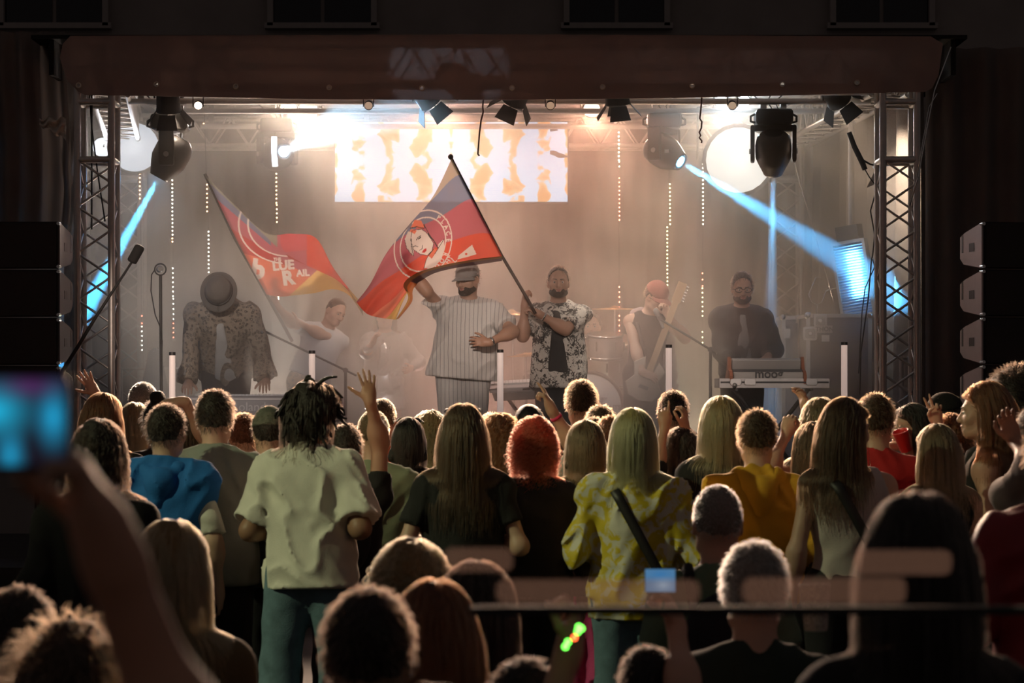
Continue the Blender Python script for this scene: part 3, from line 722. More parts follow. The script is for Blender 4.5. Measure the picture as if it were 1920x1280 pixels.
# ---- skeleton
def arm_ik(sh, w, up, fo, hint):
    d = w-sh; L_ = np.linalg.norm(d); L_ = min(L_, (up+fo)*0.995); d = unit(d)
    w = sh+d*L_; a = (up*up-fo*fo+L_*L_)/(2*L_); h2 = max(0, up*up-a*a)
    hn = np.asarray(hint, float); hn = unit(hn-d*(hn@d)); return sh+d*a+hn*math.sqrt(h2), w
class Skel:
    def __init__(s, H=1.75, bw=1.0, sex='m', lean=(0, 0), twist=0, head=(0, 0, 0), arms=None, sit=False, hs=1.0, feet=0.10, loc=(0, 0, 0), yaw=0, fat=1.0):
        k = s.k = H/1.75; s.H = H; s.sex = sex; s.bw = bw*(0.92 if sex == 'f' else 1.0); s.fat = fat
        s.hipw = 1.04 if sex == 'f' else 0.97
        s.loc = np.asarray(loc, float); s.yaw = yaw; s.Rw = rotm('Z', yaw)
        s.pel = V3(0, 0, 0.95*k) if not sit else V3(0, 0, 0.54*k+0.0)
        s.sit = sit
        s.T = rotm('Z', twist) @ rotm('X', -lean[0]) @ rotm('Y', lean[1])
        s.hk = k*hs; s.Hm = s.T @ rotm('Z', head[0]) @ rotm('X', -head[1]) @ rotm('Y', head[2])
        s.ho = s.tp(0, 0.012, 0.585)
        s.arms = {}
        for side, sg in (('L', -1), ('R', 1)):
            sh = s.tp(sg*0.172*s.bw, -0.01, 0.428); sp = (arms or {}).get(side, {'pose': 'down'}); up, fo = 0.285*k, 0.25*k
            ps = sp.get('pose', 'ik'); hd = None
            if ps == 'down':
                el = sh+s.T @ V3(sg*0.07, -0.03, -0.275)*k; w = el+s.T @ V3(sg*0.01, 0.07, -0.24)*k
            elif ps == 'fold':                      # forearm forward at the waist
                el = sh+s.T @ V3(sg*0.09, -0.05, -0.26)*k; w = el+s.T @ V3(-sg*0.10, 0.22, 0.03)*k
            elif ps == 'hold':                      # hand up before the chest
                el = sh+s.T @ V3(sg*0.06, 0.03, -0.27)*k; w = el+s.T @ V3(-sg*0.07, 0.17, 0.17)*k
            else:
                tgt = np.asarray(sp['to'], float)
                if sp.get('world', True): tgt = s.Rw.T @ (tgt-s.loc)
                hint = np.asarray(sp.get('hint', (sg*1.0, -0.2, -0.6)), float)
                if 'elbow' in sp:
                    eb = s.Rw.T @ (np.asarray(sp['elbow'], float)-s.loc); hint = eb-sh
                el, w = arm_ik(sh, tgt, up, fo, hint)
            hdir = sp.get('dir'); hdir = unit(w-el) if hdir is None else unit(s.Rw.T @ np.asarray(hdir, float))
            pn = sp.get('palm'); pn = s.T @ V3(-sg, 0, 0) if pn is None else s.Rw.T @ np.asarray(pn, float)
            pn = unit(pn-hdir*(pn@hdir)); s.arms[side] = dict(sh=sh, el=el, w=w, dir=hdir, palm=pn, hand=sp.get('hand', 'relax'), fine=sp.get('fine', False), sg=sg, sc=sp.get('sc', 1.0))
        s.legs = {}
        for side, sg in (('L', -1), ('R', 1)):
            hp = s.pel+V3(sg*0.088*s.hipw, 0, -0.03)*k
            if sit: kn = hp+V3(sg*0.07, 0.42, 0.02)*k; an = kn+V3(0, 0.03, -0.42)*k
            else: kn = V3(sg*(feet*0.98), 0.015, 0.50)*k; an = V3(sg*feet, -0.015, 0.085)*k
            s.legs[side] = (hp, kn, an, an+V3(sg*0.03, 0.15, -0.045)*k)
    def tp(s, x, y, z): return s.pel+s.T @ (V3(x, y, z)*s.k)
    def hp(s, x, y, z): return s.ho+s.Hm @ (V3(x, y, z)*s.hk)
    def world(s, p): return s.loc+s.Rw @ np.asarray(p, float)
def torso(s, o=0.0, straight=False):
    k, b, T, f = s.k, s.bw, s.T, s.fat
    P_ = [ell(s.tp(0, 0, 0.0), V3(0.162*s.hipw*f+o, 0.112*f+o, 0.13+o)*k, T, 0.06),
          ell(s.tp(0, 0.012*f, 0.16), V3((0.138 if s.sex == 'm' else 0.122)*f+o, 0.103*f+o, 0.16+o)*k, T, 0.08),
          ell(s.tp(0, 0.0, 0.33), V3(0.158*b+o, 0.112*f**0.5+o, 0.18+o)*k, T, 0.07),
          cone(s.tp(-0.11*b, -0.012, 0.402), s.tp(0.11*b, -0.012, 0.402), (0.072+o)*k, (0.072+o)*k, 0.06)]
    for sg, A in ((-1, s.arms['L']), (1, s.arms['R'])):
        P_.append(cone(s.tp(sg*0.02, -0.022, 0.492), s.tp(sg*0.15*b, -0.018, 0.440), (0.047+o*0.9)*k, (0.044+o*0.9)*k, 0.045))
        P_.append(ell(A['sh'], (0.056+o)*k, None, 0.04))
        if s.sex == 'f': P_.append(ell(s.tp(sg*0.068, 0.085, 0.315), V3(0.062+o, 0.055+o, 0.06+o)*k, T, 0.04))
    if straight: P_.append(cone(s.tp(0, 0, 0.30), s.tp(0, 0.005, -0.10), (0.165*b+o)*k, (0.165*f+o)*k, 0.05, T @ V3(0, 1, 0), 0.72))
    return P_
def arm_prims(s, side, o=0.0, frac=2.0, flare=0.0, hand=True):
    """frac: how far down the arm the shape reaches (1 = elbow, 2 = wrist)"""
    A = s.arms[side]; k = s.k*A['sc'] if o == 0 else s.k; P_ = []; r0, r1, r2, r3 = 0.050, 0.041, 0.041, 0.0275
    if s.sex == 'f': r0, r1, r2, r3 = 0.043, 0.036, 0.035, 0.024
    t = min(frac, 1.0); e = A['sh']+(A['el']-A['sh'])*t
    P_.append(cone(A['sh'], e, (r0+o)*k, (r0+(r1-r0)*t+o+(flare if frac <= 1 else 0))*k, 0.03, cap=(frac <= 1)))
    if frac > 1:
        t = frac-1; w = A['el']+(A['w']-A['el'])*t
        P_.append(ell(A['el'], (r1+o)*k*1.0, None, 0.03))
        P_.append(cone(A['el'], w, (r2+o)*k, (r2+(r3-r2)*t+o+flare)*k, 0.03, cap=(o > 0)))
        if o == 0: P_.append(ell(A['el']+(A['w']-A['el'])*0.25, V3(r2*1.12, r2*1.12, r2*1.12)*k, None, 0.05))
    return P_
FING = {  # curl per finger (index..little) in degrees per joint, thumb spread, thumb curl, finger spread
    'relax': ((28, 32, 36, 40), 38, 20, 5), 'open': ((6, 6, 8, 10), 55, 8, 9), 'flat': ((5, 5, 6, 8), 30, 5, 2), 'grip': ((72, 74, 76, 78), 45, 55, 1),
    'peace': ((4, 4, 80, 82), 20, 70, 13), 'point': ((3, 82, 84, 84), 15, 60, 3), 'pinch': ((48, 40, 30, 26), 40, 40, 5), 'two': ((14, 10, 70, 80), 45, 20, 3), 'fist': ((80, 82, 82, 82), 30, 62, 1)}
def hand_prims(s, side):
    A = s.arms[side]; k = s.k*(0.92 if s.sex == 'f' else 1.0)*A['sc']; w, d, n = A['w'], A['dir'], A['palm']; sg = A['sg']
    ac = unit(np.cross(n, d))*(1 if side == 'R' else -1)      # towards the little finger
    curls, tsp, tc_, spread = FING[A['hand']]; M = np.stack([ac, n, d], 1)
    P_ = [cone(w-d*0.01*k, w+d*0.03*k, 0.026*k, 0.028*k, 0.02), ell(w+d*0.052*k, V3(0.040, 0.0155, 0.048)*k, M, 0.018),
          ell(w+d*0.035*k-ac*0.022*k+n*0.008*k, V3(0.02, 0.015, 0.028)*k, M, 0.015)]
    L_ = (0.072, 0.080, 0.074, 0.058); X = (-0.029, -0.0095, 0.0105, 0.029); r = 0.0083*k
    for i in range(4):
        dd = unit(d+ac*math.tan(R(spread*(i-1.5)))); p = w+d*(0.088, 0.093, 0.090, 0.083)[i]*k+ac*X[i]*k; ang = 0
        for j in range(3):
            ang += curls[i]*(0.75, 1.0, 0.7)[j]; q = p+(dd*math.cos(R(ang))+n*math.sin(R(ang)))*L_[i]*(0.46, 0.31, 0.23)[j]*k
            P_.append(cone(p, q, r*(1.08, 0.98, 0.88)[j], r*(0.98, 0.88, 0.74)[j], 0.004)); p = q
    p = w+d*0.028*k-ac*0.032*k+n*0.006*k; ang = tsp
    for j in range(3):
        dd = unit(d*math.cos(R(ang))-ac*math.sin(R(ang))+n*math.sin(R(tc_*(0.5+0.3*j)))); q = p+dd*(0.036, 0.031, 0.025)[j]*k
        P_.append(cone(p, q, (0.0125, 0.0105, 0.0092)[j]*k, (0.0105, 0.0092, 0.0078)[j]*k, 0.006)); p = q; ang -= tc_*0.6
    return P_
def head_prims(s):
    k = s.hk; h = lambda x, y, z: s.hp(x, y, z); M = s.Hm; f = 0.93 if s.sex == 'f' else 1.0
    P_ = [ell(h(0, -0.006, 0.116), V3(0.076, 0.097, 0.100)*k, M, 0.03), ell(h(0, 0.038, 0.058), V3(0.060*f, 0.062, 0.078)*k, M, 0.04),
          ell(h(0, 0.072, 0.004), V3(0.028*f, 0.024, 0.022)*k, M, 0.035), ell(h(0, 0.083, 0.112), V3(0.05, 0.016, 0.012)*k, M, 0.02),
          cone(h(-0.052*f, 0.02, 0.01), h(-0.024, 0.07, -0.004), 0.020*k, 0.018*k, 0.03), cone(h(0.052*f, 0.02, 0.01), h(0.024, 0.07, -0.004), 0.020*k, 0.018*k, 0.03),
          ell(h(-0.045, 0.062, 0.062), V3(0.022, 0.02, 0.02)*k, M, 0.03), ell(h(0.045, 0.062, 0.062), V3(0.022, 0.02, 0.02)*k, M, 0.03),
          ell(h(-0.031, 0.104, 0.092), V3(0.019, 0.016, 0.012)*k, M, 0.012, True), ell(h(0.031, 0.104, 0.092), V3(0.019, 0.016, 0.012)*k, M, 0.012, True),
          cone(h(0, 0.094, 0.098), h(0, 0.116*1.0, 0.058), 0.009*k, 0.0125*k, 0.012), ell(h(-0.012, 0.106, 0.053), V3(0.009, 0.011, 0.008)*k, M, 0.008), ell(h(0.012, 0.106, 0.053), V3(0.009, 0.011, 0.008)*k, M, 0.008),
          ell(h(0, 0.097, 0.030), V3(0.024, 0.011, 0.007)*k, M, 0.008), ell(h(0, 0.095, 0.019), V3(0.020, 0.011, 0.007)*k, M, 0.008),
          cone(s.tp(0, -0.02, 0.44), h(0, -0.018, 0.035), (0.058*f)*s.k, (0.057*f)*k, 0.04)]
    for sg in (-1, 1):
        P_.append(ell(h(sg*0.079, -0.006, 0.078), V3(0.010, 0.021, 0.033)*k, M @ rotm('Z', sg*22), 0.008))
        P_.append(ell(h(sg*0.087, -0.002, 0.080), V3(0.006, 0.011, 0.018)*k, M @ rotm('Z', sg*22), 0.004, True))
    return P_
def leg_prims(s, side, o=0.0, frac=2.0, flare=0.0):
    hp, kn, an, toe = s.legs[side]; k = s.k; fa = s.fat**0.6
    P_ = [cone(hp, kn, (0.086*fa+o)*k, (0.056+o)*k, 0.05)]
    if frac > 1:
        t = frac-1; e = kn+(an-kn)*t
        P_ += [cone(kn, e, (0.054+o)*k, (0.038+o+flare)*k, 0.04, cap=(o > 0)), ell(kn+(an-kn)*0.3+V3(0, -0.018, 0)*k, V3(0.052+o, 0.056+o, 0.1)*k, None, 0.05)]
    return P_
def shoe_prims(s, side):
    hp, kn, an, toe = s.legs[side]; k = s.k
    return [cone(an+V3(0, -0.03, -0.045)*k, toe+V3(0, 0, 0.0)*k, 0.042*k, 0.038*k, 0.02), cone(an+V3(0, 0, -0.02)*k, an+V3(0, 0.01, 0.03)*k, 0.045*k, 0.042*k, 0.03)]
_lat = np.random.default_rng(5).random((24, 24, 24)).astype(np.float32)
def vnoise(x, y, z):
    i, j, k = np.floor(x).astype(int), np.floor(y).astype(int), np.floor(z).astype(int); a, b, c = x-i, y-j, z-k
    a, b, c = a*a*(3-2*a), b*b*(3-2*b), c*c*(3-2*c); L = lambda p, q, r: _lat[(i+p) % 24, (j+q) % 24, (k+r) % 24]
    return ((L(0, 0, 0)*(1-a)+L(1, 0, 0)*a)*(1-b)+(L(0, 1, 0)*(1-a)+L(1, 1, 0)*a)*b)*(1-c)+((L(0, 0, 1)*(1-a)+L(1, 0, 1)*a)*(1-b)+(L(0, 1, 1)*(1-a)+L(1, 1, 1)*a)*b)*c
def folds(amp, ph, f=1.0):
    """soft ridged creases, longer than wide, running at a slant"""
    def fn(X, Y, Z):
        s = math.sin(ph)*0.7; u = X*1.0+Z*s+0*Y; w = Z*0.8-X*s*0.6+0*Y; v = Y+0*X+0*Z
        n0 = vnoise(u*5*f+ph, v*5*f+ph*2, w*4*f+ph*3)
        r1 = 1-np.abs(2*vnoise(u*9*f+2*n0+ph*7, v*8*f, w*5*f+1.5*n0+ph)-1); r2 = 1-np.abs(2*vnoise(u*16*f+ph, v*14*f+ph, w*11*f+2*n0)-1)
        return (amp*(1.0-1.5*r1**2-0.45*r2)).astype(np.float32)
    return fn
def folds_old(amp, ph, f=1.0):
    def fn(X, Y, Z):
        a = np.sin(34*f*Z+5*np.sin(6*X+ph)+2.5*np.sin(9*Y+ph*2)+ph)
        b = np.sin(21*f*X+13*f*Z+3*np.sin(8*Z+ph*1.7)+ph*3)
        c = np.sin(47*f*X-25*f*Z+9*Y+ph*5+2*np.sin(11*X))
        return (amp*(0.5*a*(0.6+0.4*b)+0.35*b+0.3*c)).astype(np.float32)
    return fn
def quilt(amp):
    return lambda X, Y, Z: (amp*np.abs(np.sin(Z*46))*-1+0*X+0*Y).astype(np.float32)
_shared = {}
def trousers_mesh(s, loose, ph, h=0.022):
    return sdf_mesh(torso(s, 0.012)[:1]+[p for sd_ in 'LR' for p in leg_prims(s, sd_, 0.012+loose, 1.93, 0.015)], h, [(s.tp(0, 0, 0.13), s.T @ V3(0, 0, 1))], folds(0.006, ph), 0.04)

# ---- hair
def strands(name, root, pts, rad, mt, taper=0.35):
    """pts (N,K,3) -> one curves object"""
    N_, K = pts.shape[:2]; cu = bpy.data.hair_curves.new(name); cu.add_curves([K]*N_)
    cu.points.foreach_set('position', pts.astype(np.float32).ravel())
    ra = cu.attributes.get('radius') or cu.attributes.new('radius', 'FLOAT', 'POINT')
    ra.data.foreach_set('value', (np.linspace(1, taper, K)[None, :]*np.ones((N_, 1))*rad).astype(np.float32).ravel())
    cu.materials.append(mt); o = bpy.data.objects.new(name, cu); COL.objects.link(o); o.parent = root; o['kind'] = 'stuff'
    return o
def hair_roots(n, rng, line=0.0, low=0.02):
    """points over the hairy part of the skull, head space (x right, y face, z up)"""
    c = V3(0, -0.006, 0.116); r = V3(0.078, 0.099, 0.102); out = []
    while len(out) < n:
        v = rng.normal(size=(n*3, 3)); v /= np.linalg.norm(v, axis=1)[:, None]; p = c+v*r
        ok = ((p[:, 1]-0.075)*0.85-(p[:, 2]-0.172)*0.526 < line) & (p[:, 2] > low+np.maximum(0, p[:, 1])*0.6)
        out += [(a, b) for a, b in zip(p[ok], v[ok])]
    out = out[:n]; return np.array([a for a, b in out]), np.array([b for a, b in out])
def hair(s, o, style, color, length=0.3, n=900, rad=0.0012, seed=0, vol=0.02, part=0.0, curl=0.0, tail=None):
    rng = np.random.default_rng(seed+11); k = s.hk; Ml = s.Hm; mt = hair_mat(color); sm = scalp_mat(color)
    C = V3(0, -0.006, 0.116); rr = V3(0.076, 0.097, 0.100)
    def W_(p): return s.ho+(p*k) @ Ml.T
    g = Ml.T @ V3(0, 0, -1)
    length, vol = (length*0.62, vol*0.35) if style == 'long' else (length, vol*0.5)
    thick = {'buzz': 0.004, 'short': 0.008, 'messy': 0.024, 'afro': 0.07, 'long': 0.014+vol*0.5, 'bob': 0.018+vol*0.5, 'curly': 0.03, 'dread': 0.042, 'updo': 0.012, 'fringe': 0.012}[style]
    # mass
    PR = [ell(s.hp(*C), (rr+thick)*k, Ml, 0.02)]; cuts = [(s.hp(0, 0.066 if style in ('short', 'buzz') else 0.078, 0.185+thick*0.3), Ml @ V3(0, 0.85, -0.526))]
    lowz = -0.01
    if style in ('long', 'bob', 'curly', 'fringe', 'dread'):
        Lh = length; up = -g; hv = unit(g)
        base = V3(0, -0.058, 0.075); wl = 0.058+vol; fl = Ml @ V3(0, 1, 0); end = base+hv*Lh+V3(0, -0.02, 0)
        # keep the falling hair behind the back
        PR.append(cone(s.hp(*base), s.hp(*end), wl*1.05*k, wl*(0.85 if style == 'long' else 0.9)*k, 0.03, fl, 0.55))
        for sg in (-1, 1):
            b2 = V3(sg*0.068, -0.01, 0.07); PR.append(cone(s.hp(*b2), s.hp(*(b2+hv*min(Lh*0.95, 0.28)+V3(sg*0.012, -0.035, 0))), (0.024+vol*0.5)*k, (0.026+vol*0.5)*k, 0.03))
        lowz = None
    ph = seed*1.3
    if style in ('long', 'bob', 'fringe'): dsp = lambda X, Y, Z: (0.0028*np.sin(150*X+70*Y+2.5*np.sin(9*Z+ph)+ph)+0.004*np.sin(48*X+30*Y+1.5*np.sin(6*Z+ph))+0*Z).astype(np.float32)
    elif style in ('curly', 'dread', 'messy', 'afro'): dsp = lambda X, Y, Z: (0.007*np.sin(70*X+ph)*np.sin(75*Y+2*ph)*np.sin(65*Z)+0.006*np.sin(33*X+21*Z+ph)).astype(np.float32)
    else: dsp = lambda X, Y, Z: (0.0015*np.sin(130*X+3*np.sin(40*Z))+0*Y+0*Z).astype(np.float32)
    if lowz is not None: cuts.append((s.hp(0, -0.03, 0.012 if style != 'afro' else -0.03), Ml @ V3(0, 0.35, -1)))
    if style == 'updo' or tail == 'bun': PR.append(ell(s.hp(0, -0.06, 0.235), V3(0.045, 0.045, 0.04)*k, Ml, 0.02))
    hm_ = np_obj('hair', [sdf_mesh(PR, 0.010 if style in ('buzz', 'short', 'updo') else 0.012, cuts, dsp)], sm, o)
    # strands
    ro, nr = hair_roots(n, rng)
    if style in ('buzz', 'short', 'messy', 'afro', 'updo'):
        K = 4; Ls = {'buzz': 0.007, 'short': 0.020, 'messy': 0.06, 'afro': 0.03, 'updo': 0.03}[style]
        fl = np.stack([ro[:, 0]*4, -0.35-ro[:, 1]*3, -0.45+0*ro[:, 0]], 1) if style != 'afro' else nr
        dv = nr*(0.9 if style in ('buzz', 'messy') else 0.55)+fl*0.5+rng.normal(size=nr.shape)*(0.25 if style != 'messy' else 0.55)
        dv /= np.linalg.norm(dv, axis=1)[:, None]; st = ro+nr*(thick*(0.75 if style != 'afro' else 0.98)); ln = Ls*(0.6+0.7*rng.random(n))[:, None]
        pts = np.stack([st+dv*ln*t+np.array([0, 0, -1])*ln*0.35*t*t for t in np.linspace(0, 1, K)], 1)
    else:
        K = 15; ds = (length+{'long': 0.16, 'bob': 0.10, 'fringe': 0.07}.get(style, 0.09))/(K-1)*(0.85+0.3*rng.random(n))[:, None]
        away = np.stack([np.sign(ro[:, 0]-part)*np.clip((ro[:, 1]+0.03)/0.07, 0.06, 1.0), -0.75-0.9*(ro[:, 1] > 0), 0.0*ro[:, 0]], 1); dv = nr*0.25+away*0.55; p = ro+nr*thick*0.8; lay = thick*(0.75+0.55*rng.random(n))[:, None]
        tb = Ml.T @ (s.T @ V3(0, 1, 0)); tc0 = Ml.T @ (s.tp(0, -0.015, 0.33)-s.ho)/k
        arr = [p.copy()]; wph = rng.random(n)*6.28
        for j in range(1, K):
            dv = dv*0.72+g[None, :]*0.55+rng.normal(size=dv.shape)*(0.05+curl*0.35); dv /= np.linalg.norm(dv, axis=1)[:, None]
            p = p+dv*ds
            q = (p-C)/(rr+lay); L_ = np.linalg.norm(q, axis=1)[:, None]; p = np.where(L_ < 1, C+q/np.maximum(L_, 1e-6)*(rr+lay), p)
            # neck and back keep the hair outside
            dn = p-np.stack([0*p[:, 0], 0*p[:, 0]-0.02, p[:, 2]], 1); rn = np.linalg.norm(dn[:, :2], axis=1)[:, None]; mk = (p[:, 2:3] < 0.05) & (rn < 0.066+lay)
            p = np.where(mk, np.concatenate([dn[:, :2]/np.maximum(rn, 1e-6)*(0.066+lay)+np.array([[0, -0.02]]), p[:, 2:3]], 1), p)
            loc = (s.ho-s.pel)/s.k; zl = ((p*k) @ Ml.T+(s.ho-s.pel)) @ s.T/s.k
            zq = zl.copy(); e3 = V3(0.175*s.bw, 0.125, 0.19); cc = V3(0, 0, 0.33); q = (zq-cc)/(e3+0.012+lay*0.6); L_ = np.linalg.norm(q, axis=1)[:, None]
            zq = np.where(L_ < 1, cc+q/np.maximum(L_, 1e-6)*(e3+0.012+lay*0.6), zq)
            e3 = V3(0.22*s.bw, 0.095, 0.09); cc = V3(0, -0.015, 0.445); q = (zq-cc)/(e3+lay*0.5); L_ = np.linalg.norm(q, axis=1)[:, None]
            zq = np.where(L_ < 1, cc+q/np.maximum(L_, 1e-6)*(e3+lay*0.5), zq)
            p = ((zq*s.k) @ s.T.T+s.pel-s.ho) @ Ml/k
            p[:, 1] = np.where((p[:, 2] < 0.15) & (p[:, 2] > -0.12), np.minimum(p[:, 1], 0.012+0.012*(wph/6.28)), p[:, 1])
            arr.append(p+(curl*0.018*np.stack([np.sin(wph+j*1.9), np.cos(wph+j*1.9), 0*wph], 1) if curl else 0))
        pts = np.stack(arr, 1)
    P2 = s.ho+(pts.reshape(-1, 3)*k) @ Ml.T
    strands('hair_strands', hm_, P2.reshape(n, -1, 3), rad*k, mt)
    return hm_
def dreads(s, o, color, n=60, seed=3, length=0.2):
    """loose locks, each a tapered rope"""
    rng = np.random.default_rng(seed); ro, nr = hair_roots(n, rng); g = s.Hm.T @ V3(0, 0, -1); mb = MB()
    for a, b in zip(ro, nr):
        p = a+b*0.015; d = b*0.9+rng.normal(size=3)*0.35; pts = [p]; L_ = length*(0.45+0.6*rng.random())
        for j in range(6):
            d = d*0.75+g*0.32+rng.normal(size=3)*0.22+V3(0.12, -0.05, 0); d = unit(d); p = p+d*L_/6; pts.append(p)
        mb.tube([Vector(s.hp(*q)) for q in pts], [0.012*s.hk*(1-0.10*j) for j in range(7)], 6)
    return mb.build('hair_locks', scalp_mat(color), o, off=(0, 0, 0))

SKM = {}
def person(label, s, tone=0, top=None, legs=None, hairs=None, group=None, face=False, h=0.0135, extras=None, name='person', shoes=True):
    """s: Skel (local space, facing +y). One continuous body; hair and clothes are its children."""
    parts = torso(s)+head_prims(s)
    for sd_ in 'LR':
        parts += leg_prims(s, sd_)
        hp, kn, an, toe = s.legs[sd_]; parts.append(cone(an+V3(0, -0.02, -0.03)*s.k, toe, 0.034*s.k, 0.024*s.k, 0.02))
    out = []
    for sd_ in 'LR':
        if s.arms[sd_]['fine']: out.append(sdf_mesh(arm_prims(s, sd_)+hand_prims(s, sd_), 0.0058))
        else: parts += arm_prims(s, sd_); parts += hand_prims(s, sd_)
    lowcut = []
    body = sdf_mesh(parts, h)
    o = np_obj(name, [body]+out, skin(tone), None)
    # finer head skin laid into the same mesh when a face shows
    if face:
        bpy.data.meshes.remove(o.data)
        hd = sdf_mesh(head_prims(s), 0.0062, [(s.hp(0, 0, -0.06), s.Hm @ V3(0, 0, -1))])
        o = np_obj(name, [body, hd]+out, skin(tone), None)
    o.location = s.loc; o.rotation_euler = (0, 0, R(s.yaw))
    tag(o, label, 'person', group)
    if face:
        ey = MB()
        for sg in (-1, 1): ey.ball(s.hp(sg*0.031, 0.083, 0.091), 0.0125*s.hk, 10, 6)
        ey.build('eyes', mat('eye white', (0.6, 0.57, 0.54), 0.2), o, off=(0, 0, 0))
        ir = MB()
        for sg in (-1, 1): ir.ball(s.hp(sg*0.031, 0.0925, 0.091), 0.006*s.hk, 8, 5)
        ir.build('irises', mat('dark iris', (0.03, 0.02, 0.015), 0.2), o, off=(0, 0, 0))
        np_obj('lips', [sdf_mesh([ell(s.hp(0, 0.0995, 0.030), V3(0.023, 0.0105, 0.006)*s.hk, s.Hm, 0.004), ell(s.hp(0, 0.0975, 0.0195), V3(0.018, 0.0105, 0.0065)*s.hk, s.Hm, 0.004)], 0.004)], mat('lip skin', (0.40, 0.15, 0.12), 0.45), o)
        br = []
        for sg in (-1, 1): br += [cone(s.hp(sg*0.016, 0.101, 0.112), s.hp(sg*0.046, 0.090, 0.116), 0.0045*s.hk, 0.003*s.hk, 0.004)]
        np_obj('eyebrows', [sdf_mesh(br, 0.0035)], scalp_mat('dark'), o)
    sd = abs(hash(label)) % 1000 if False else sum(ord(c) for c in label) % 997
    ph = sd*0.37
    if legs:
        kind, cm = legs
        if kind == 'skirt':
            np_obj('skirt', [sdf_mesh([cone(s.tp(0, 0, 0.1), s.tp(0, 0, -0.42), 0.155*s.k, 0.24*s.k, 0.03, V3(0, 1, 0), 0.75, True)], 0.022, [(s.tp(0, 0, 0.12), V3(0, 0, 1))], folds(0.008, ph), 0.04)], cm, o)
        else: np_obj('trousers', [trousers_mesh(s, 0.02 if kind == 'loose' else 0.004, ph)], cm, o)
    if shoes:
        for sd_ in 'LR': np_obj('shoe', [sdf_mesh(shoe_prims(s, sd_), 0.02)], BLK, o)
    if top: make_top(s, o, top, ph)
    if hairs: hair(s, o, seed=sd, **hairs)
    for fn in (extras or []): fn(s, o)
    return o
def make_top(s, o, top, ph):
    kind, cm = top[0], top[1]; opt = top[2] if len(top) > 2 else {}
    off = {'tee': 0.014, 'tank': 0.008, 'long': 0.016, 'hoodie': 0.026, 'jacket': 0.024, 'shirt': 0.018, 'vest': 0.034, 'big': 0.03, 'dress': 0.012}[kind]
    off = opt.get('off', off)
    fr = opt.get('sleeve', {'tee': 0.62, 'tank': 0.0, 'long': 1.9, 'hoodie': 1.92, 'jacket': 1.92, 'shirt': 1.9, 'vest': 0.0, 'big': 0.85, 'dress': 0.0}[kind])
    hem = opt.get('hem', {'tee': -0.06, 'tank': -0.03, 'long': -0.06, 'hoodie': -0.06, 'jacket': -0.05, 'shirt': -0.12, 'vest': -0.03, 'big': -0.12, 'dress': -0.40}[kind])
    PR = torso(s, off, kind in ('tee', 'hoodie', 'jacket', 'shirt', 'big', 'vest', 'long'))
    if kind in ('big', 'shirt', 'hoodie', 'dress', 'tee'): PR.append(cone(s.tp(0, 0, 0.15), s.tp(0, 0.0, hem-0.03), (0.15*s.fat+off)*s.k, ((0.172 if kind != 'dress' else 0.2)*s.fat+off*1.2)*s.k, 0.05, s.T @ V3(0, 1, 0), 0.75))
    cuts = [(s.tp(0, 0, hem), s.T @ V3(0, 0, -1))]
    nk = opt.get('neck', 0.535); cuts.append((s.tp(0, 0.0, nk), s.T @ V3(0, 0.45, 1)))
    if fr:
        for sd_ in 'LR': PR += arm_prims(s, sd_, off*0.9, fr, opt.get('flare', 0.012 if kind in ('tee', 'big') else 0.004))
    elif kind == 'vest' or kind == 'tank' or kind == 'dress':
        PR = [p for p in PR if not (p[0] == 'e' and any(np.allclose(p[1], s.arms[q]['sh']) for q in 'LR'))]
        for sg in (-1, 1): cuts.append((s.tp(sg*(0.185 if kind == 'vest' else 0.158)*s.bw, 0, 0.45), s.T @ V3(sg*1.0, 0, 0.12 if kind == 'vest' else 0.35)))
    dsp = quilt(0.012) if kind == 'vest' else folds(opt.get('amp', {'tee': 0.010, 'big': 0.015, 'hoodie': 0.016, 'jacket': 0.016, 'shirt': 0.012}.get(kind, 0.008)), ph)
    t = np_obj(opt.get('name', {'tee': 't_shirt', 'tank': 'top', 'long': 'pullover', 'hoodie': 'hoodie', 'jacket': 'jacket', 'shirt': 'shirt', 'vest': 'vest', 'big': 't_shirt', 'dress': 'dress'}[kind]), [sdf_mesh(PR, opt.get('h', 0.0135), cuts, dsp, 0.045)], cm, o)
    k = s.k
    if kind == 'hoodie':
        hd_ = [cone(s.tp(-0.085, -0.055, 0.49), s.tp(0, -0.125, 0.43), 0.048*k, 0.058*k, 0.04), cone(s.tp(0.085, -0.055, 0.49), s.tp(0, -0.125, 0.43), 0.048*k, 0.058*k, 0.04),
               cone(s.tp(-0.085, -0.05, 0.495), s.tp(-0.06, 0.06, 0.47), 0.036*k, 0.024*k, 0.03), cone(s.tp(0.085, -0.05, 0.495), s.tp(0.06, 0.06, 0.47), 0.036*k, 0.024*k, 0.03), cone(s.tp(0, -0.12, 0.43), s.tp(0, -0.135, 0.35), 0.06*k, 0.04*k, 0.04)]
        np_obj('hood', [sdf_mesh(hd_, 0.012, (), folds(0.007, ph+2, 1.3))], cm, t)
    if kind in ('shirt',) and not opt.get('nocollar'):
        np_obj('collar', [sdf_mesh([cone(s.tp(0, -0.03, 0.475), s.tp(0, -0.018, 0.535), 0.072*k, 0.066*k, 0.02, cap=True), cone(s.tp(-0.05, 0.0, 0.515), s.tp(-0.03, 0.075, 0.455), 0.018*k, 0.016*k, 0.02), cone(s.tp(0.05, 0.0, 0.515), s.tp(0.03, 0.075, 0.455), 0.018*k, 0.016*k, 0.02)], 0.010, [(s.tp(0, 0, 0.535), s.T @ V3(0, 0.1, 1))])], cm, t)
    return t
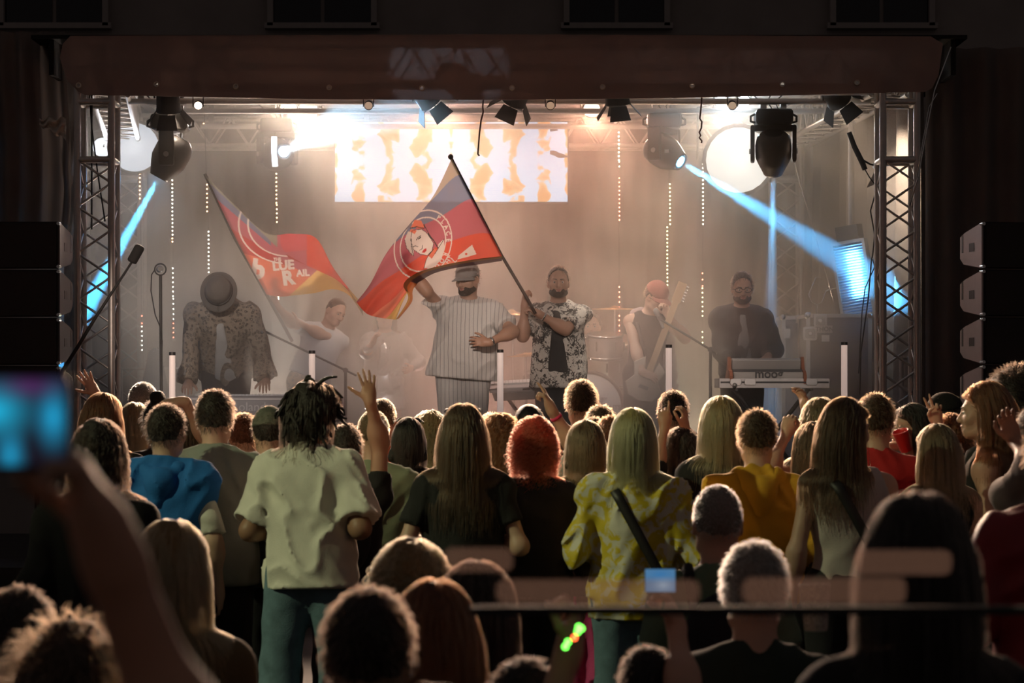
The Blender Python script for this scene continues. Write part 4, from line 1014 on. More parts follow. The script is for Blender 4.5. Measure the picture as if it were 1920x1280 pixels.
# ---- wearable extras (each returns fn(s, o))
def strap(side=1, col=BLK, width=0.022, wst=-0.08):
    def fn(s, o):
        pts = []
        for t in np.linspace(0, 1, 16):
            x = (-0.10+0.27*t)*side; z = 0.475-0.50*t; y = -(0.135+0.03*math.sin(t*3.1)) if t > 0.06 else -0.06
            pts.append((s.tp(x, y, z), s.T @ V3(0, -1, 0), s.T @ unit(V3(0.5*side, 0, 0.27))))
        vs = []; fs = []
        for c, nn, w in pts: vs += [c+w*width*s.k, c+w*width*s.k+nn*0.006, c-w*width*s.k+nn*0.006, c-w*width*s.k]
        for i in range(15):
            for q in range(4): a = i*4+q; b = i*4+(q+1) % 4; fs.append((a, b, b+4, a+4))
        MB().add([Vector(v) for v in vs], fs, True).build('bag_strap', col, o, off=(0, 0, 0))
    return fn
def backpack(col=BLKF):
    def fn(s, o):
        np_obj('backpack', [sdf_mesh([ell(s.tp(0, -0.205, 0.24), V3(0.145, 0.085, 0.22)*s.k, s.T, 0.03), ell(s.tp(0, -0.26, 0.14), V3(0.11, 0.05, 0.10)*s.k, s.T, 0.03)], 0.016, (), folds(0.005, 1.0))], col, o)
        for sg in (-1, 1): MB().tube([Vector(s.tp(sg*0.09, -0.15, 0.40)), Vector(s.tp(sg*0.105, -0.05, 0.53)), Vector(s.tp(sg*0.115, 0.09, 0.47)), Vector(s.tp(sg*0.12, 0.13, 0.3))], 0.02*s.k, 8).build('shoulder_strap', col, o, off=(0, 0, 0))
    return fn
def cap(col, visor=None, back=False, tilt=0, bandana=False):
    def fn(s, o):
        k = s.hk; M = s.Hm
        c = np_obj('cap', [sdf_mesh([ell(s.hp(0, -0.008, 0.125), V3(0.089, 0.110, 0.106)*k, M, 0.02)], 0.010, [(s.hp(0, 0.0, 0.112), M @ V3(0, -0.18, -1))], folds(0.002, 1))], col, o)
        if not bandana:
            sg = -1 if back else 1
            def f(u, v):
                a = R(-78+156*u); rr_ = 0.088+0.075*v*math.cos(a*0.98)**0.7
                return Vector(s.hp(math.sin(a)*(0.085+0.012*v), sg*(-0.01*sg+0.02+math.cos(a)*(0.085+0.075*v)), 0.125-0.018*v-0.02*math.sin(a)**2))
            v_ = MB().grid(f, 17, 6).build('visor', visor or col, c, off=(0, 0, 0)); v_.modifiers.new('solid', 'SOLIDIFY').thickness = 0.005
    return fn
def wristband(side, col, pos=0.86, r=0.033, w=0.008):
    def fn(s, o):
        A = s.arms[side]; a = A['el']+(A['w']-A['el'])*pos; d = unit(A['w']-A['el']); 
        MB().lathe(a-d*w, a+d*w, [(0, r*s.k*0.93), (0, r*s.k), (2*w, r*s.k), (2*w, r*s.k*0.93)], 18).build('wristband', col, o, off=(0, 0, 0))
    return fn
def glasses(up=True, col=BLK):
    def fn(s, o):
        y, z = (0.07, 0.205) if up else (0.108, 0.092); mb = MB()
        for sg in (-1, 1):
            c = V3(sg*0.036, y, z); mb.tube([Vector(s.hp(*(c+V3(0.030*math.cos(a), -0.004*abs(math.cos(a)), (0.019)*math.sin(a))))) for a in np.linspace(0, 2*math.pi, 15)], 0.0032*s.hk, 5)
            mb.tube([Vector(s.hp(sg*0.066, y-0.004, z+0.004)), Vector(s.hp(sg*0.080, y-0.05, z)), Vector(s.hp(sg*0.084, y-0.11, z-0.012))], 0.0028*s.hk, 5)
        mb.tube([Vector(s.hp(-0.007, y+0.002, z+0.006)), Vector(s.hp(0.007, y+0.002, z+0.006))], 0.003*s.hk, 5)
        g = mb.build('glasses', col, o, off=(0, 0, 0))
        if up:
            for sg in (-1, 1): MB().ball(s.hp(sg*0.036, y-0.001, z), (0.028*s.hk, 0.004, 0.017*s.hk), 10, 6).build('dark_lens', mat('sunglass lens', (0.01, 0.01, 0.012), 0.1), g, off=(0, 0, 0))
    return fn
# ================================================================== THE CROWD
def at_head(px, ytop, d, H=None):
    """feet position and height of a standing person whose head top shows at the pixel, at distance d"""
    p = P(px, ytop, d); return (p.x, d, 0.0), p.z
DS = 1.14; PLACED = []
def std(px, y, d, extra=0.015, **kw):
    d = d*DS if d > 5 else d
    fixed = any('to' in a for a in (kw.get('arms') or {}).values())
    if not fixed:                      # step back or forward a little so that nobody stands inside a neighbour
        for f in (0, 0.02, -0.02, 0.035, -0.035, 0.05, -0.05, 0.065):
            q = P(px, y, d*(1+f))
            if all(((q.x-a)/0.44)**2+((q.y-b)/0.36)**2 > 1 for a, b in PLACED): d *= 1+f; break
    (x, yy, _), z = at_head(px, y, d); PLACED.append((x, yy)); return Skel(H=z-extra, loc=(x, yy, 0), **kw)
C = cloth
c_black = C('black cotton', (0.008, 0.0075, 0.0075)); c_grey = C('sage grey linen', (0.24, 0.27, 0.24), trans=0.1); c_cream = C('cream cotton', (0.76, 0.74, 0.66), trans=0.12)
c_blue = C('royal blue fleece', (0.01, 0.13, 0.42)); c_olive = C('olive cotton', (0.26, 0.30, 0.20), trans=0.08); c_jeans = C('washed denim', (0.11, 0.19, 0.24), var=0.55, scale=14)
c_must = C('mustard fleece', (0.62, 0.33, 0.02)); c_red = C('red sweatshirt', (0.42, 0.012, 0.014)); c_white = C('white blouse', (0.62, 0.55, 0.52), trans=0.15)
c_dark = C('dark navy cloth', (0.011, 0.011, 0.015)); c_green = C('dull green cotton', (0.14, 0.21, 0.13)); c_pink = C('magenta cloth', (0.55, 0.06, 0.22)); c_vest = C('dark olive quilt', (0.03, 0.038, 0.026), rough=0.45)
c_dgreen = C('bottle green cotton', (0.02, 0.035, 0.024)); c_strip = C('striped knit', (0.45, 0.42, 0.38), var=0.5, scale=30); c_orange = C('orange cloth', (0.6, 0.10, 0.03))
c_yel, N, L, B = newmat('yellow print jacket')
tc = N.new('ShaderNodeTexCoord'); n1 = N.new('ShaderNodeTexNoise'); n1.inputs['Scale'].default_value = 17; n1.inputs['Detail'].default_value = 3; n1.inputs['Distortion'].default_value = 1.2
L.new(tc.outputs['Object'], n1.inputs['Vector']); cr = N.new('ShaderNodeValToRGB'); L.new(n1.outputs['Fac'], cr.inputs[0]); e = cr.color_ramp.elements
e[0].position = 0.46; e[0].color = (0.60, 0.47, 0.02, 1); e[1].position = 0.56; e[1].color = (0.62, 0.60, 0.50, 1)
L.new(cr.outputs[0], B.inputs['Base Color']); B.inputs['Roughness'].default_value = 0.6
UPV = (0, 0, 1)
def raised(px, py, d, dir=(0, 0.1, 1), palm=(0, 1, 0), hand='open', elbow=None, sc=1.0):
    if d > 7: d *= DS; elbow = elbow and (elbow[0], elbow[1], elbow[2]*DS)
    r = {'pose': 'ik', 'to': np.array(P(px, py, d)), 'dir': dir, 'palm': palm, 'hand': hand, 'fine': True, 'sc': sc}
    if elbow: r['elbow'] = np.array(P(*elbow))
    return r
FOLD2 = {'L': {'pose': 'fold'}, 'R': {'pose': 'fold'}}; HOLD2 = {'L': {'pose': 'hold'}, 'R': {'pose': 'hold'}}
G = 'concert crowd'
def crowd(label, sk, **kw): return person(label, sk, group=G, **kw)
pant = ('slim', c_dark)
# --- side of the loudspeaker stack
crowd('woman with long auburn hair in dark top behind the foreground phone', std(193, 738, 11.0, sex='f', head=(-20, 0, 0), arms=FOLD2), top=('long', c_black), legs=pant, hairs=dict(style='long', color='auburn', length=0.30, n=1500, vol=0.03))
crowd('dark hooded person standing right behind the glowing foreground phone', std(185, 786, 8.2, extra=0.03, arms=FOLD2), top=('hoodie', c_black), legs=pant, hairs=dict(style='curly', color='dark', length=0.12, n=800, curl=0.2))
crowd('woman with straight blonde hair beside the auburn-haired woman', std(253, 755, 12.0, sex='f', head=(-10, 0, 0)), top=('tee', c_black), legs=pant, hairs=dict(style='long', color='blonde', length=0.25, n=1200))
crowd('man with cropped grey hair near the stage below the microphone stand', std(268, 713, 12.6), top=('tee', c_dark), legs=pant, hairs=dict(style='buzz', color='grey', n=1200))
crowd('person with a dark hair knot in front of the cropped grey-haired man', std(298, 747, 12.0, sex='f'), top=('tee', c_black), legs=pant, hairs=dict(style='updo', color='black', n=500))
crowd('person hidden behind auburn hair raising one open hand with a watch', std(205, 776, 12.2, arms={'L': raised(181, 735, 12.1, (-0.55, 0, 0.85), (0.2, -0.6, 0.4), 'open', (190, 800, 12.2))}), top=('tee', c_dark), legs=pant, hairs=dict(style='short', color='brown', n=600), extras=[wristband('L', STEEL, 0.93, 0.032, 0.014)])
def hoodie_tied(s, o):          # blue hoodie worn over the shoulders, its hood bunched at the nape
    pass
crowd('man with short dark hair wearing a royal blue hoodie over a cream shirt', std(311, 755, 10.0, head=(-12, 0, 0), twist=-8), top=('hoodie', c_blue, {'sleeve': 0.0001, 'hem': -0.06, 'off': 0.042, 'amp': 0.020}), legs=('slim', C('brown cloth', (0.12, 0.07, 0.055))), hairs=dict(style='short', color='dark', n=1300),
      extras=[lambda s, o: make_top(s, o, ('tee', c_cream, {'sleeve': 0.9, 'hem': -0.10, 'name': 'under_shirt'}), 3.0)])
crowd('brown-haired person stretching a hand out flat beside the blue hoodie', std(362, 774, 11.4, arms={'R': raised(341, 742, 11.2, (-1, 0.1, 0.15), (0, 0.3, -1), 'relax', (384, 775, 11.3))}), top=('shirt', c_grey), legs=pant, hairs=dict(style='bob', color='brown', length=0.10, n=800))
crowd('man with cropped dark hair and red-lit ears in a sage grey shirt', std(403, 728, 10.3, arms=FOLD2), top=('shirt', c_grey, {'amp': 0.016}), legs=pant, hairs=dict(style='short', color='dark', n=1400))
crowd('person with smooth reddish hair between grey shirt and camouflage cap', std(457, 772, 11.8), top=('tee', c_black), legs=pant, hairs=dict(style='short', color='auburn', n=900))
camo = mat('camouflage cloth', (0.10, 0.105, 0.085), 0.9, 0, 0.8, 28, 0.3, 150)
crowd('man in a camouflage cap and dark quilted vest over a green shirt', std(505, 762, 10.7, extra=0.01, arms={'L': {'pose': 'fold'}}), top=('tee', c_dgreen, {'sleeve': 0.75}), legs=pant, hairs=dict(style='short', color='dark', n=500),
      extras=[lambda s, o: make_top(s, o, ('vest', c_vest, {'hem': -0.12}), 2.0), cap(camo, bandana=True)])
s_ = std(580, 724, 9.8, lean=(5, -2), twist=-14, head=(-25, 4, 6), arms={'L': {'pose': 'fold'}, 'R': {'pose': 'fold'}}, feet=0.14)
crowd('dancing person with wild dreadlocks in an oversized pale t-shirt and washed jeans', s_, tone=2, top=('big', c_cream, {'amp': 0.02, 'flare': 0.03, 'hem': -0.10, 'h': 0.012}), legs=('loose', c_jeans), hairs=dict(style='dread', color='dark', length=0.05, n=500), extras=[lambda s, o: dreads(s, o, 'dark', 80, 5, 0.13)])
crowd('person with black backpack raising one arm beside the pale t-shirt', std(648, 792, 10.3, arms={'R': raised(694, 752, 10.2, (-0.12, 0.1, 1), (-0.3, 1, 0), 'open', (712, 880, 10.3))}), tone=1, top=('tee', c_black), legs=pant, hairs=dict(style='short', color='dark', n=700), extras=[backpack()])
crowd('man with cropped fair hair standing nearest the sequinned singer', std(717, 744, 12.6), top=('tee', c_orange), legs=pant, hairs=dict(style='buzz', color='dirty', n=1200))
crowd('man with light cropped hair wearing an olive t-shirt', std(700, 765, 10.7, arms={'R': {'pose': 'down'}, 'L': {'pose': 'fold'}}), top=('tee', c_olive), legs=('slim', C('olive trousers', (0.07, 0.07, 0.05))), hairs=dict(style='buzz', color='dirty', n=1300))
crowd('person with thick dark hair and goggles pushed up, black t-shirt', std(766, 781, 10.8), top=('tee', c_black), legs=pant, hairs=dict(style='fringe', color='black', length=0.07, n=1100), extras=[glasses(True)])
crowd('person with wavy fair hair tied back beside the goggles wearer', std(806, 774, 11.8, sex='f'), top=('tee', c_cream), legs=pant, hairs=dict(style='curly', color='blonde', length=0.12, n=900, curl=0.25))
crowd('woman with very long straight brown hair and sunglasses on her head', std(868, 757, 9.5, sex='f', bw=1.08, arms=FOLD2), top=('tee', c_black), legs=('slim', C('plum cloth', (0.14, 0.03, 0.05))), hairs=dict(style='long', color='brown', length=0.36, n=1900, vol=0.02), extras=[glasses(True)])
crowd('fair-haired person half hidden between straight and curly brown hair', std(922, 772, 12.0), top=('tee', c_black), legs=pant, hairs=dict(style='short', color='blonde', n=800))
crowd('woman with long curly auburn hair and dark jacket', std(937, 780, 10.5, sex='f', head=(15, 0, 0)), top=('long', c_black), legs=pant, hairs=dict(style='curly', color='auburn', length=0.30, n=1500, curl=0.5, vol=0.02), extras=[backpack(c_dark)])
crowd('man in a black bandana cap with a pale stripe', std(992, 757, 12.0), top=('tee', c_black), legs=pant, hairs=dict(style='short', color='black', n=400), extras=[cap(C('black satin', (0.012, 0.011, 0.012), 0.5), bandana=True)])
crowd('woman with bright red curly hair in a dark jacket', std(1001, 786, 9.75, sex='f'), top=('jacket', c_dark), legs=pant, hairs=dict(style='curly', color='red', length=0.03, n=1600, curl=0.4, vol=0.0))
c_wb = C('pink wristband', (0.75, 0.05, 0.16))
crowd('person in striped top raising a hand with two pink wristbands', std(1112, 779, 11.2, arms={'L': raised(1034, 768, 11.0, (-0.42, 0.05, 1), (-0.5, 0.2, -0.4), 'two', (1063, 858, 11.1))}), top=('long', c_strip, {'sleeve': 1.15}), legs=pant, hairs=dict(style='short', color='brown', n=500), extras=[wristband('L', c_wb, 0.94, 0.031), wristband('L', c_wb, 0.80, 0.035)])
crowd('tall man with tousled brown hair in front of the bass drum', std(1090, 710, 12.4), top=('jacket', C('tan jacket', (0.22, 0.13, 0.08))), legs=pant, hairs=dict(style='short', color='brown', n=1800, rad=0.001))
crowd('person with dark windblown hair below the bass drum lettering', std(1126, 757, 11.8), top=('tee', c_black), legs=pant, hairs=dict(style='short', color='brown', n=1000))
crowd('person with dark reddish hair half hidden behind the fair bob', std(1146, 777, 11.0), top=('tee', c_black), legs=pant, hairs=dict(style='short', color='auburn', n=900))
s_ = std(1098, 790, 9.8, arms={'L': {'pose': 'hold'}, 'R': {'pose': 'fold'}})
crowd('youth with smooth light brown bowl-cut hair in a black t-shirt', s_, top=('tee', c_black), legs=('loose', c_pink), hairs=dict(style='bob', color='dirty', length=0.07, n=1800, vol=0.012))
crowd('woman with yellow-blonde hair in a yellow patterned jacket with dark strap', std(1187, 768, 9.3, sex='f', bw=1.1, arms={'L': {'pose': 'fold'}, 'R': {'pose': 'fold'}}), top=('jacket', c_yel, {'amp': 0.022, 'hem': -0.13, 'sleeve': 1.75, 'h': 0.012}), legs=('slim', c_jeans), hairs=dict(style='long', color='yellow', length=0.13, n=2000, vol=0.04), extras=[strap()])
crowd('man with short dark hair behind the two raised fists', std(1262, 730, 12.8), top=('tee', c_dark), legs=pant, hairs=dict(style='short', color='dark', n=1200))
crowd('dark-haired person raising both hands, one finger pointing up', std(1277, 806, 10.9, sex='f', arms={'L': raised(1246, 800, 10.8, (-0.05, 0, 1), (0.1, 1, 0), 'point', (1232, 880, 10.8)), 'R': raised(1283, 803, 10.9, (0.05, 0.1, 1), (-0.8, 0.5, 0), 'pinch', (1312, 880, 10.9))}), tone=1, top=('long', c_black), legs=pant, hairs=dict(style='curly', color='dark', length=0.14, n=1100, curl=0.2))
crowd('woman with chin-length blonde hair in a black t-shirt', std(1353, 747, 10.5, sex='f'), top=('tee', c_black), legs=pant, hairs=dict(style='bob', color='blonde', length=0.13, n=1500, vol=0.03))
crowd('man with short brown hair in a mustard yellow hoodie', std(1420, 765, 9.6, arms=FOLD2), top=('hoodie', c_must, {'amp': 0.02, 'hem': -0.10}), legs=pant, hairs=dict(style='short', color='brown', n=1400))
crowd('woman with long tousled fair hair lifting both hands near the flight cases', std(1538, 747, 10.7, sex='f', head=(14, 0, 0), arms={'L': raised(1474, 815, 10.6, (0.2, 0.05, 1), (0.3, 1, 0), 'fist', (1462, 905, 10.6)), 'R': raised(1512, 768, 11.0, (-0.25, 0.1, 0.9), (-0.6, -0.3, 0), 'pinch', (1560, 860, 11.0))}), top=('tank', c_black), legs=pant, hairs=dict(style='long', color='dirty', length=0.25, n=1800, curl=0.15, vol=0.035))
crowd('child with brown bob squeezed between fair hair and white blouse', std(1527, 798, 10.0, hs=1.05, sex='f'), top=('tee', c_black), legs=pant, hairs=dict(style='bob', color='brown', length=0.08, n=900))
crowd('woman with long brunette hair in a white sleeveless blouse and shoulder strap', std(1588, 747, 9.2, sex='f', head=(-62, 0, 0), twist=8, bw=1.05), face=True, top=('tank', c_white, {'amp': 0.012, 'hem': -0.15}), legs=pant, hairs=dict(style='long', color='brown', length=0.30, n=2000, vol=0.03, part=0.02), extras=[strap(1)])
crowd('man with neat dark hair in a red sweatshirt', std(1643, 735, 10.2, head=(-14, 0, 0)), top=('long', c_red), legs=pant, hairs=dict(style='short', color='brown', n=1300))
crowd('girl with dark hair facing sideways and drinking from a red cup', std(1712, 757, 11.4, sex='f', yaw=100, arms={'R': raised(1700, 832, 11.3, (-0.3, 0, 1), (-0.5, 1, 0.2), 'grip')}), face=True, top=('tee', c_black), legs=pant, hairs=dict(style='long', color='black', length=0.15, n=1300))
t = thing('drinking_cup', 'red plastic cup held by the girl facing sideways', 'cup', P(1702, 840, 11.22*DS))
MB().lathe(P(1699, 845, 11.22*DS), P(1690, 815, 11.2*DS), [(0, 0.028), (0.005, 0.03), (0.11, 0.043), (0.115, 0.045), (0.115, 0.041), (0.10, 0.039)], 20).build('wall', C('red cup', (0.6, 0.02, 0.02), 0.3), t)
crowd('person with auburn hair making a peace sign with the left hand', std(1782, 780, 10.7, sex='f', arms={'L': raised(1757, 793, 10.6, (-0.16, 0.05, 1), (0, -1, 0), 'peace', (1775, 880, 10.6))}), top=('long', c_black), legs=pant, hairs=dict(style='curly', color='auburn', length=0.16, n=1100, curl=0.3))
crowd('man in a black cap with a pale visor turned to the side', std(1772, 735, 12.4, yaw=55), top=('tee', c_black), legs=pant, hairs=dict(style='short', color='dark', n=300), extras=[cap(BLKF, C('beige visor', (0.5, 0.42, 0.34)))])
crowd('woman with shoulder-length light brown hair in a black sleeveless dress', std(1757, 796, 9.3, sex='f', head=(25, 0, 0)), top=('dress', c_black), legs=None, hairs=dict(style='long', color='dirty', length=0.19, n=1700, vol=0.025))
crowd('woman in profile with long reddish hair listening to her neighbour', std(1852, 716, 9.7, sex='f', yaw=72), face=True, top=('tank', c_black), legs=pant, hairs=dict(style='long', color='auburn', length=0.32, n=1800, vol=0.025))
crowd('person in a pale long-sleeved top holding a hand up at the frame edge', std(1946, 757, 9.0, yaw=30, arms={'L': raised(1902, 825, 8.9, (-0.35, 0.1, 1), (0, -1, 0), 'pinch', (1915, 905, 8.8))}), tone=1, top=('shirt', C('pale shirt', (0.5, 0.42, 0.38))), legs=pant, hairs=dict(style='short', color='dark', n=600))
crowd('tall person with a rounded dark afro at the frame edge', std(1908, 690, 10.6, extra=0.06), tone=3, top=('tee', c_black), legs=pant, hairs=dict(style='afro', color='dark', n=2200))
crowd('person in a dark red jacket cut off by the frame edge', std(1975, 778, 6.4, arms=FOLD2), top=('jacket', C('dark red leather', (0.28, 0.012, 0.02), 0.5)), legs=pant, hairs=dict(style='short', color='dark', n=500))
crowd('large dark silhouette of a person standing close to the camera', std(1722, 918, 4.0, hs=0.98, sex='f', arms=FOLD2), top=('long', c_black), legs=pant, hairs=dict(style='long', color='black', length=0.2, n=1400, vol=0.02))
crowd('person in magenta trousers standing between yellow jacket and black t-shirt', std(1062, 905, 8.4, sex='f', hs=1.1, arms=FOLD2), top=('tee', c_black, {'hem': 0.02}), legs=('loose', c_pink), hairs=dict(style='short', color='black', n=600)) if False else None
# --- the seated rows in front of the camera
BEN = mat('worn stool seat', (0.10, 0.07, 0.05), 0.6)
def stool(x, y, z, label):
    t = thing('stool', label, 'stool', (x, y, 0))
    MB().rbox((x, y, z-0.015), (0.36, 0.36, 0.03), 0.01).build('seat', BEN, t)
    for sx in (-1, 1):
        for sy in (-1, 1): MB().cyl((x+sx*0.14, y+sy*0.14, z-0.03), (x+sx*0.17, y+sy*0.17, 0), 0.013).build('leg', ALUD, t)
def seated(label, px, y, d, on_bench=True, **kw):
    d *= 1.06
    p = P(px, y, d); sk_kw = {k: kw.pop(k) for k in ('sex', 'head', 'lean', 'twist', 'arms', 'bw', 'hs', 'yaw') if k in kw}
    H = (p.z-0.0)/0.762-0.01
    sk = Skel(H=H, sit=True, loc=(p.x, d, 0), **sk_kw)
    stool(p.x, d, 0.54*sk.k-0.125, 'low stool under the '+label.split(' with ')[0].split(' in ')[0]+' at '+('%s' % label.split()[-1])) if False else stool(p.x, d, 0.54*sk.k-0.125, 'stool under the '+' '.join(label.split()[:12]))
    return person(label, sk, group='people seated in the front rows', legs=pant, **kw)
seated('seated person with cropped dark hair cut by the lower frame corner', 35, 1106, 5.5, top=('tee', c_black), hairs=dict(style='short', color='dark', n=800))
seated('seated person with rim-lit brown hair at the bottom under the raised arm', 130, 1186, 4.5, top=('tee', c_black), hairs=dict(style='messy', color='brown', n=900))
seated('seated woman with long blonde hair beside the blurred raised arm', 322, 988, 6.4, sex='f', head=(-15, 0, 0), top=('long', C('ochre knit', (0.14, 0.10, 0.05))), hairs=dict(style='long', color='blonde', length=0.26, n=1400, vol=0.03))
seated('seated man with short dark hair and rim light, bottom centre', 690, 1110, 4.7, top=('tee', c_black), hairs=dict(style='short', color='dark', n=1200))
seated('seated person with tousled blonde hair below the pale t-shirt', 770, 1032, 6.3, top=('tee', c_black), hairs=dict(style='curly', color='blonde', length=0.06, n=1400, curl=0.3, vol=0.02))
seated('seated woman with long dark smooth hair, bottom centre', 815, 1100, 5.25, sex='f', top=('tee', c_black), hairs=dict(style='long', color='auburn', length=0.22, n=1400, vol=0.02))
seated('seated person with dark hair before the long-haired woman', 893, 1068, 5.8, top=('tee', c_black), hairs=dict(style='bob', color='dark', length=0.09, n=900))
seated('older man with short grey hair and green shirt with backpack straps', 1346, 912, 8.3, top=('tee', c_green), hairs=dict(style='buzz', color='grey', n=1500), extras=[backpack(c_dark)])
seated('seated person with pale grey hair below the mustard hoodie', 1415, 1022, 6.4, top=('tee', c_dgreen), hairs=dict(style='short', color='grey', n=1800))
seated('seated person in magenta trousers beside the yellow jacket', 1030, 1150, 6.6, top=('tee', c_black), hairs=dict(style='short', color='dark', n=600)) if False else None
HB2 = {'R': raised(1268, 1172, 6.3, (-0.3, 0.1, 1), (-1, 0.2, 0), 'grip', (1268, 1260, 6.1))}
seated('seated person in the dark holding up the small phone with both elbows low', 1215, 1215, 5.9, arms=HB2, top=('long', c_black), hairs=dict(style='short', color='black', n=600))
sk2 = seated('seated person in the dark wearing a wristband of green and red lights', 985, 1240, 4.7, arms={'R': raised(1066, 1222, 4.85, (0.2, 0.1, 1), (-1, 0.2, 0), 'grip', (1050, 1320, 4.85))}, top=('tee', c_black), hairs=dict(style='short', color='black', n=600))
t = thing('light_wristband', 'wristband of small glowing green and red lights below the barrier', 'wristband', P(1075, 1195, 4.85)); LG = emat('green bead light', (0.15, 1.0, 0.08), 5.0); LR = emat('red bead light', (1.0, 0.12, 0.03), 5.0)
MB().tube([P(x, y, 4.745) for x, y in ((1092, 1172), (1086, 1182), (1078, 1194), (1068, 1206), (1060, 1214))], 0.006).build('band', BLK, t)
for (x, y, c) in ((1085, 1175, LG), (1090, 1178, LG), (1083, 1184, LG), (1077, 1195, LR), (1065, 1203, LG), (1060, 1212, LG)): MB().ball(P(x, y, 4.74), 0.006).build('bead', c, t)
t = thing('plastic_cup', 'clear plastic cup of drink sparkling beside the dark silhouette', 'cup', P(1528, 1165, 7.0))
MB().lathe(P(1530, 1182, 7.0), P(1527, 1085, 7.0), [(0, 0.032), (0.006, 0.034), (0.13, 0.046), (0.135, 0.047), (0.135, 0.043), (0.12, 0.041)], 22).build('wall', mat('clear plastic glints', (0.5, 0.48, 0.45), 0.12, 0.4, 0.9, 120, 1.0, 160), t)
# --- the phone filming in the foreground, its owner below the frame
s_ = Skel(H=1.54, sex='m', loc=(-0.075, 2.05, 0), head=(0, 40, 0), arms={'L': raised(165, 868, 1.95, (-0.35, -0.05, 1), (-0.5, -0.1, -0.2), 'grip', (345, 1260, 1.98)), 'R': {'pose': 'fold'}})
crowd('short person close to the camera holding up a phone, only the arm in view', s_, tone=1, top=('tee', c_black), legs=pant, hairs=dict(style='long', color='dark', length=0.25, n=500))
def phone(c, w, h, label, scr, rz=0, tilt=0):
    M = Matrix.Translation(Vector(c)) @ Matrix.Rotation(R(rz), 4, 'Z') @ Matrix.Rotation(R(tilt), 4, 'X')
    t = thing('phone', label, 'phone', c)
    MB(M).rbox((0, 0.004, 0), (w, 0.008, h), 0.01).build('body', BLK, t)
    MB(M).box((0, -0.0008, 0), (w*0.95, 0.001, h*0.90)).build('display', scr, t)
def screen_mat(name, blobs, base, strength):
    """a lit display: soft colour patches on a dark picture"""
    m, N, L, B = newmat(name); B.inputs['Base Color'].default_value = (0.01, 0.01, 0.01, 1); tc = N.new('ShaderNodeTexCoord'); prev = None
    for (x, z, rx, rz, col) in blobs:
        mp = N.new('ShaderNodeMapping'); mp.inputs['Location'].default_value = (-x/rx, 0, -z/rz); mp.inputs['Scale'].default_value = (1/rx, 0, 1/rz); L.new(tc.outputs['Generated'], mp.inputs[0])
        g = N.new('ShaderNodeTexGradient'); g.gradient_type = 'QUADRATIC_SPHERE'; L.new(mp.outputs[0], g.inputs[0])
        mx = N.new('ShaderNodeMix'); mx.data_type = 'RGBA'; L.new(g.outputs['Fac'], mx.inputs[0]); mx.clamp_factor = True
        if prev is None: mx.inputs[6].default_value = (*base, 1)
        else: L.new(prev, mx.inputs[6])
        mx.inputs[7].default_value = (*col, 1); prev = mx.outputs[2]
    L.new(prev, B.inputs['Emission Color']); B.inputs['Emission Strength'].default_value = strength
    return m
scr = screen_mat('filmed stage on a phone', [(0.62, 0.62, 0.30, 0.5, (0.02, 0.62, 1.0)), (0.93, 0.55, 0.14, 0.55, (0.02, 0.50, 0.9)), (0.70, 0.12, 0.12, 0.45, (0.02, 0.45, 0.8)), (0.45, 0.5, 0.2, 0.5, (0.02, 0.6, 1.0)), (0.8, 0.9, 0.3, 0.25, (0.10, 0.03, 0.14))], (0.012, 0.008, 0.016), 0.75)
c = P(-50, 790, 1.93); phone((c.x, c.y, c.z), 0.155, 0.078, 'smartphone held up in the foreground showing blurred blue stage lights', scr, 3, 0)
scr2 = screen_mat('bluish phone picture', [(0.5, 0.75, 0.8, 0.5, (0.05, 0.22, 0.5)), (0.6, 0.3, 0.6, 0.5, (0.35, 0.55, 0.75))], (0.1, 0.25, 0.45), 0.7)
c = P(1238, 1088, 6.28); phone((c.x, c.y, c.z), 0.082, 0.066, 'small blue-lit phone screen in front of the yellow jacket', scr2, 0, -10)
# ================================================================== INSTRUMENTS AND GEAR
SG = 1.0                                           # stage floor height
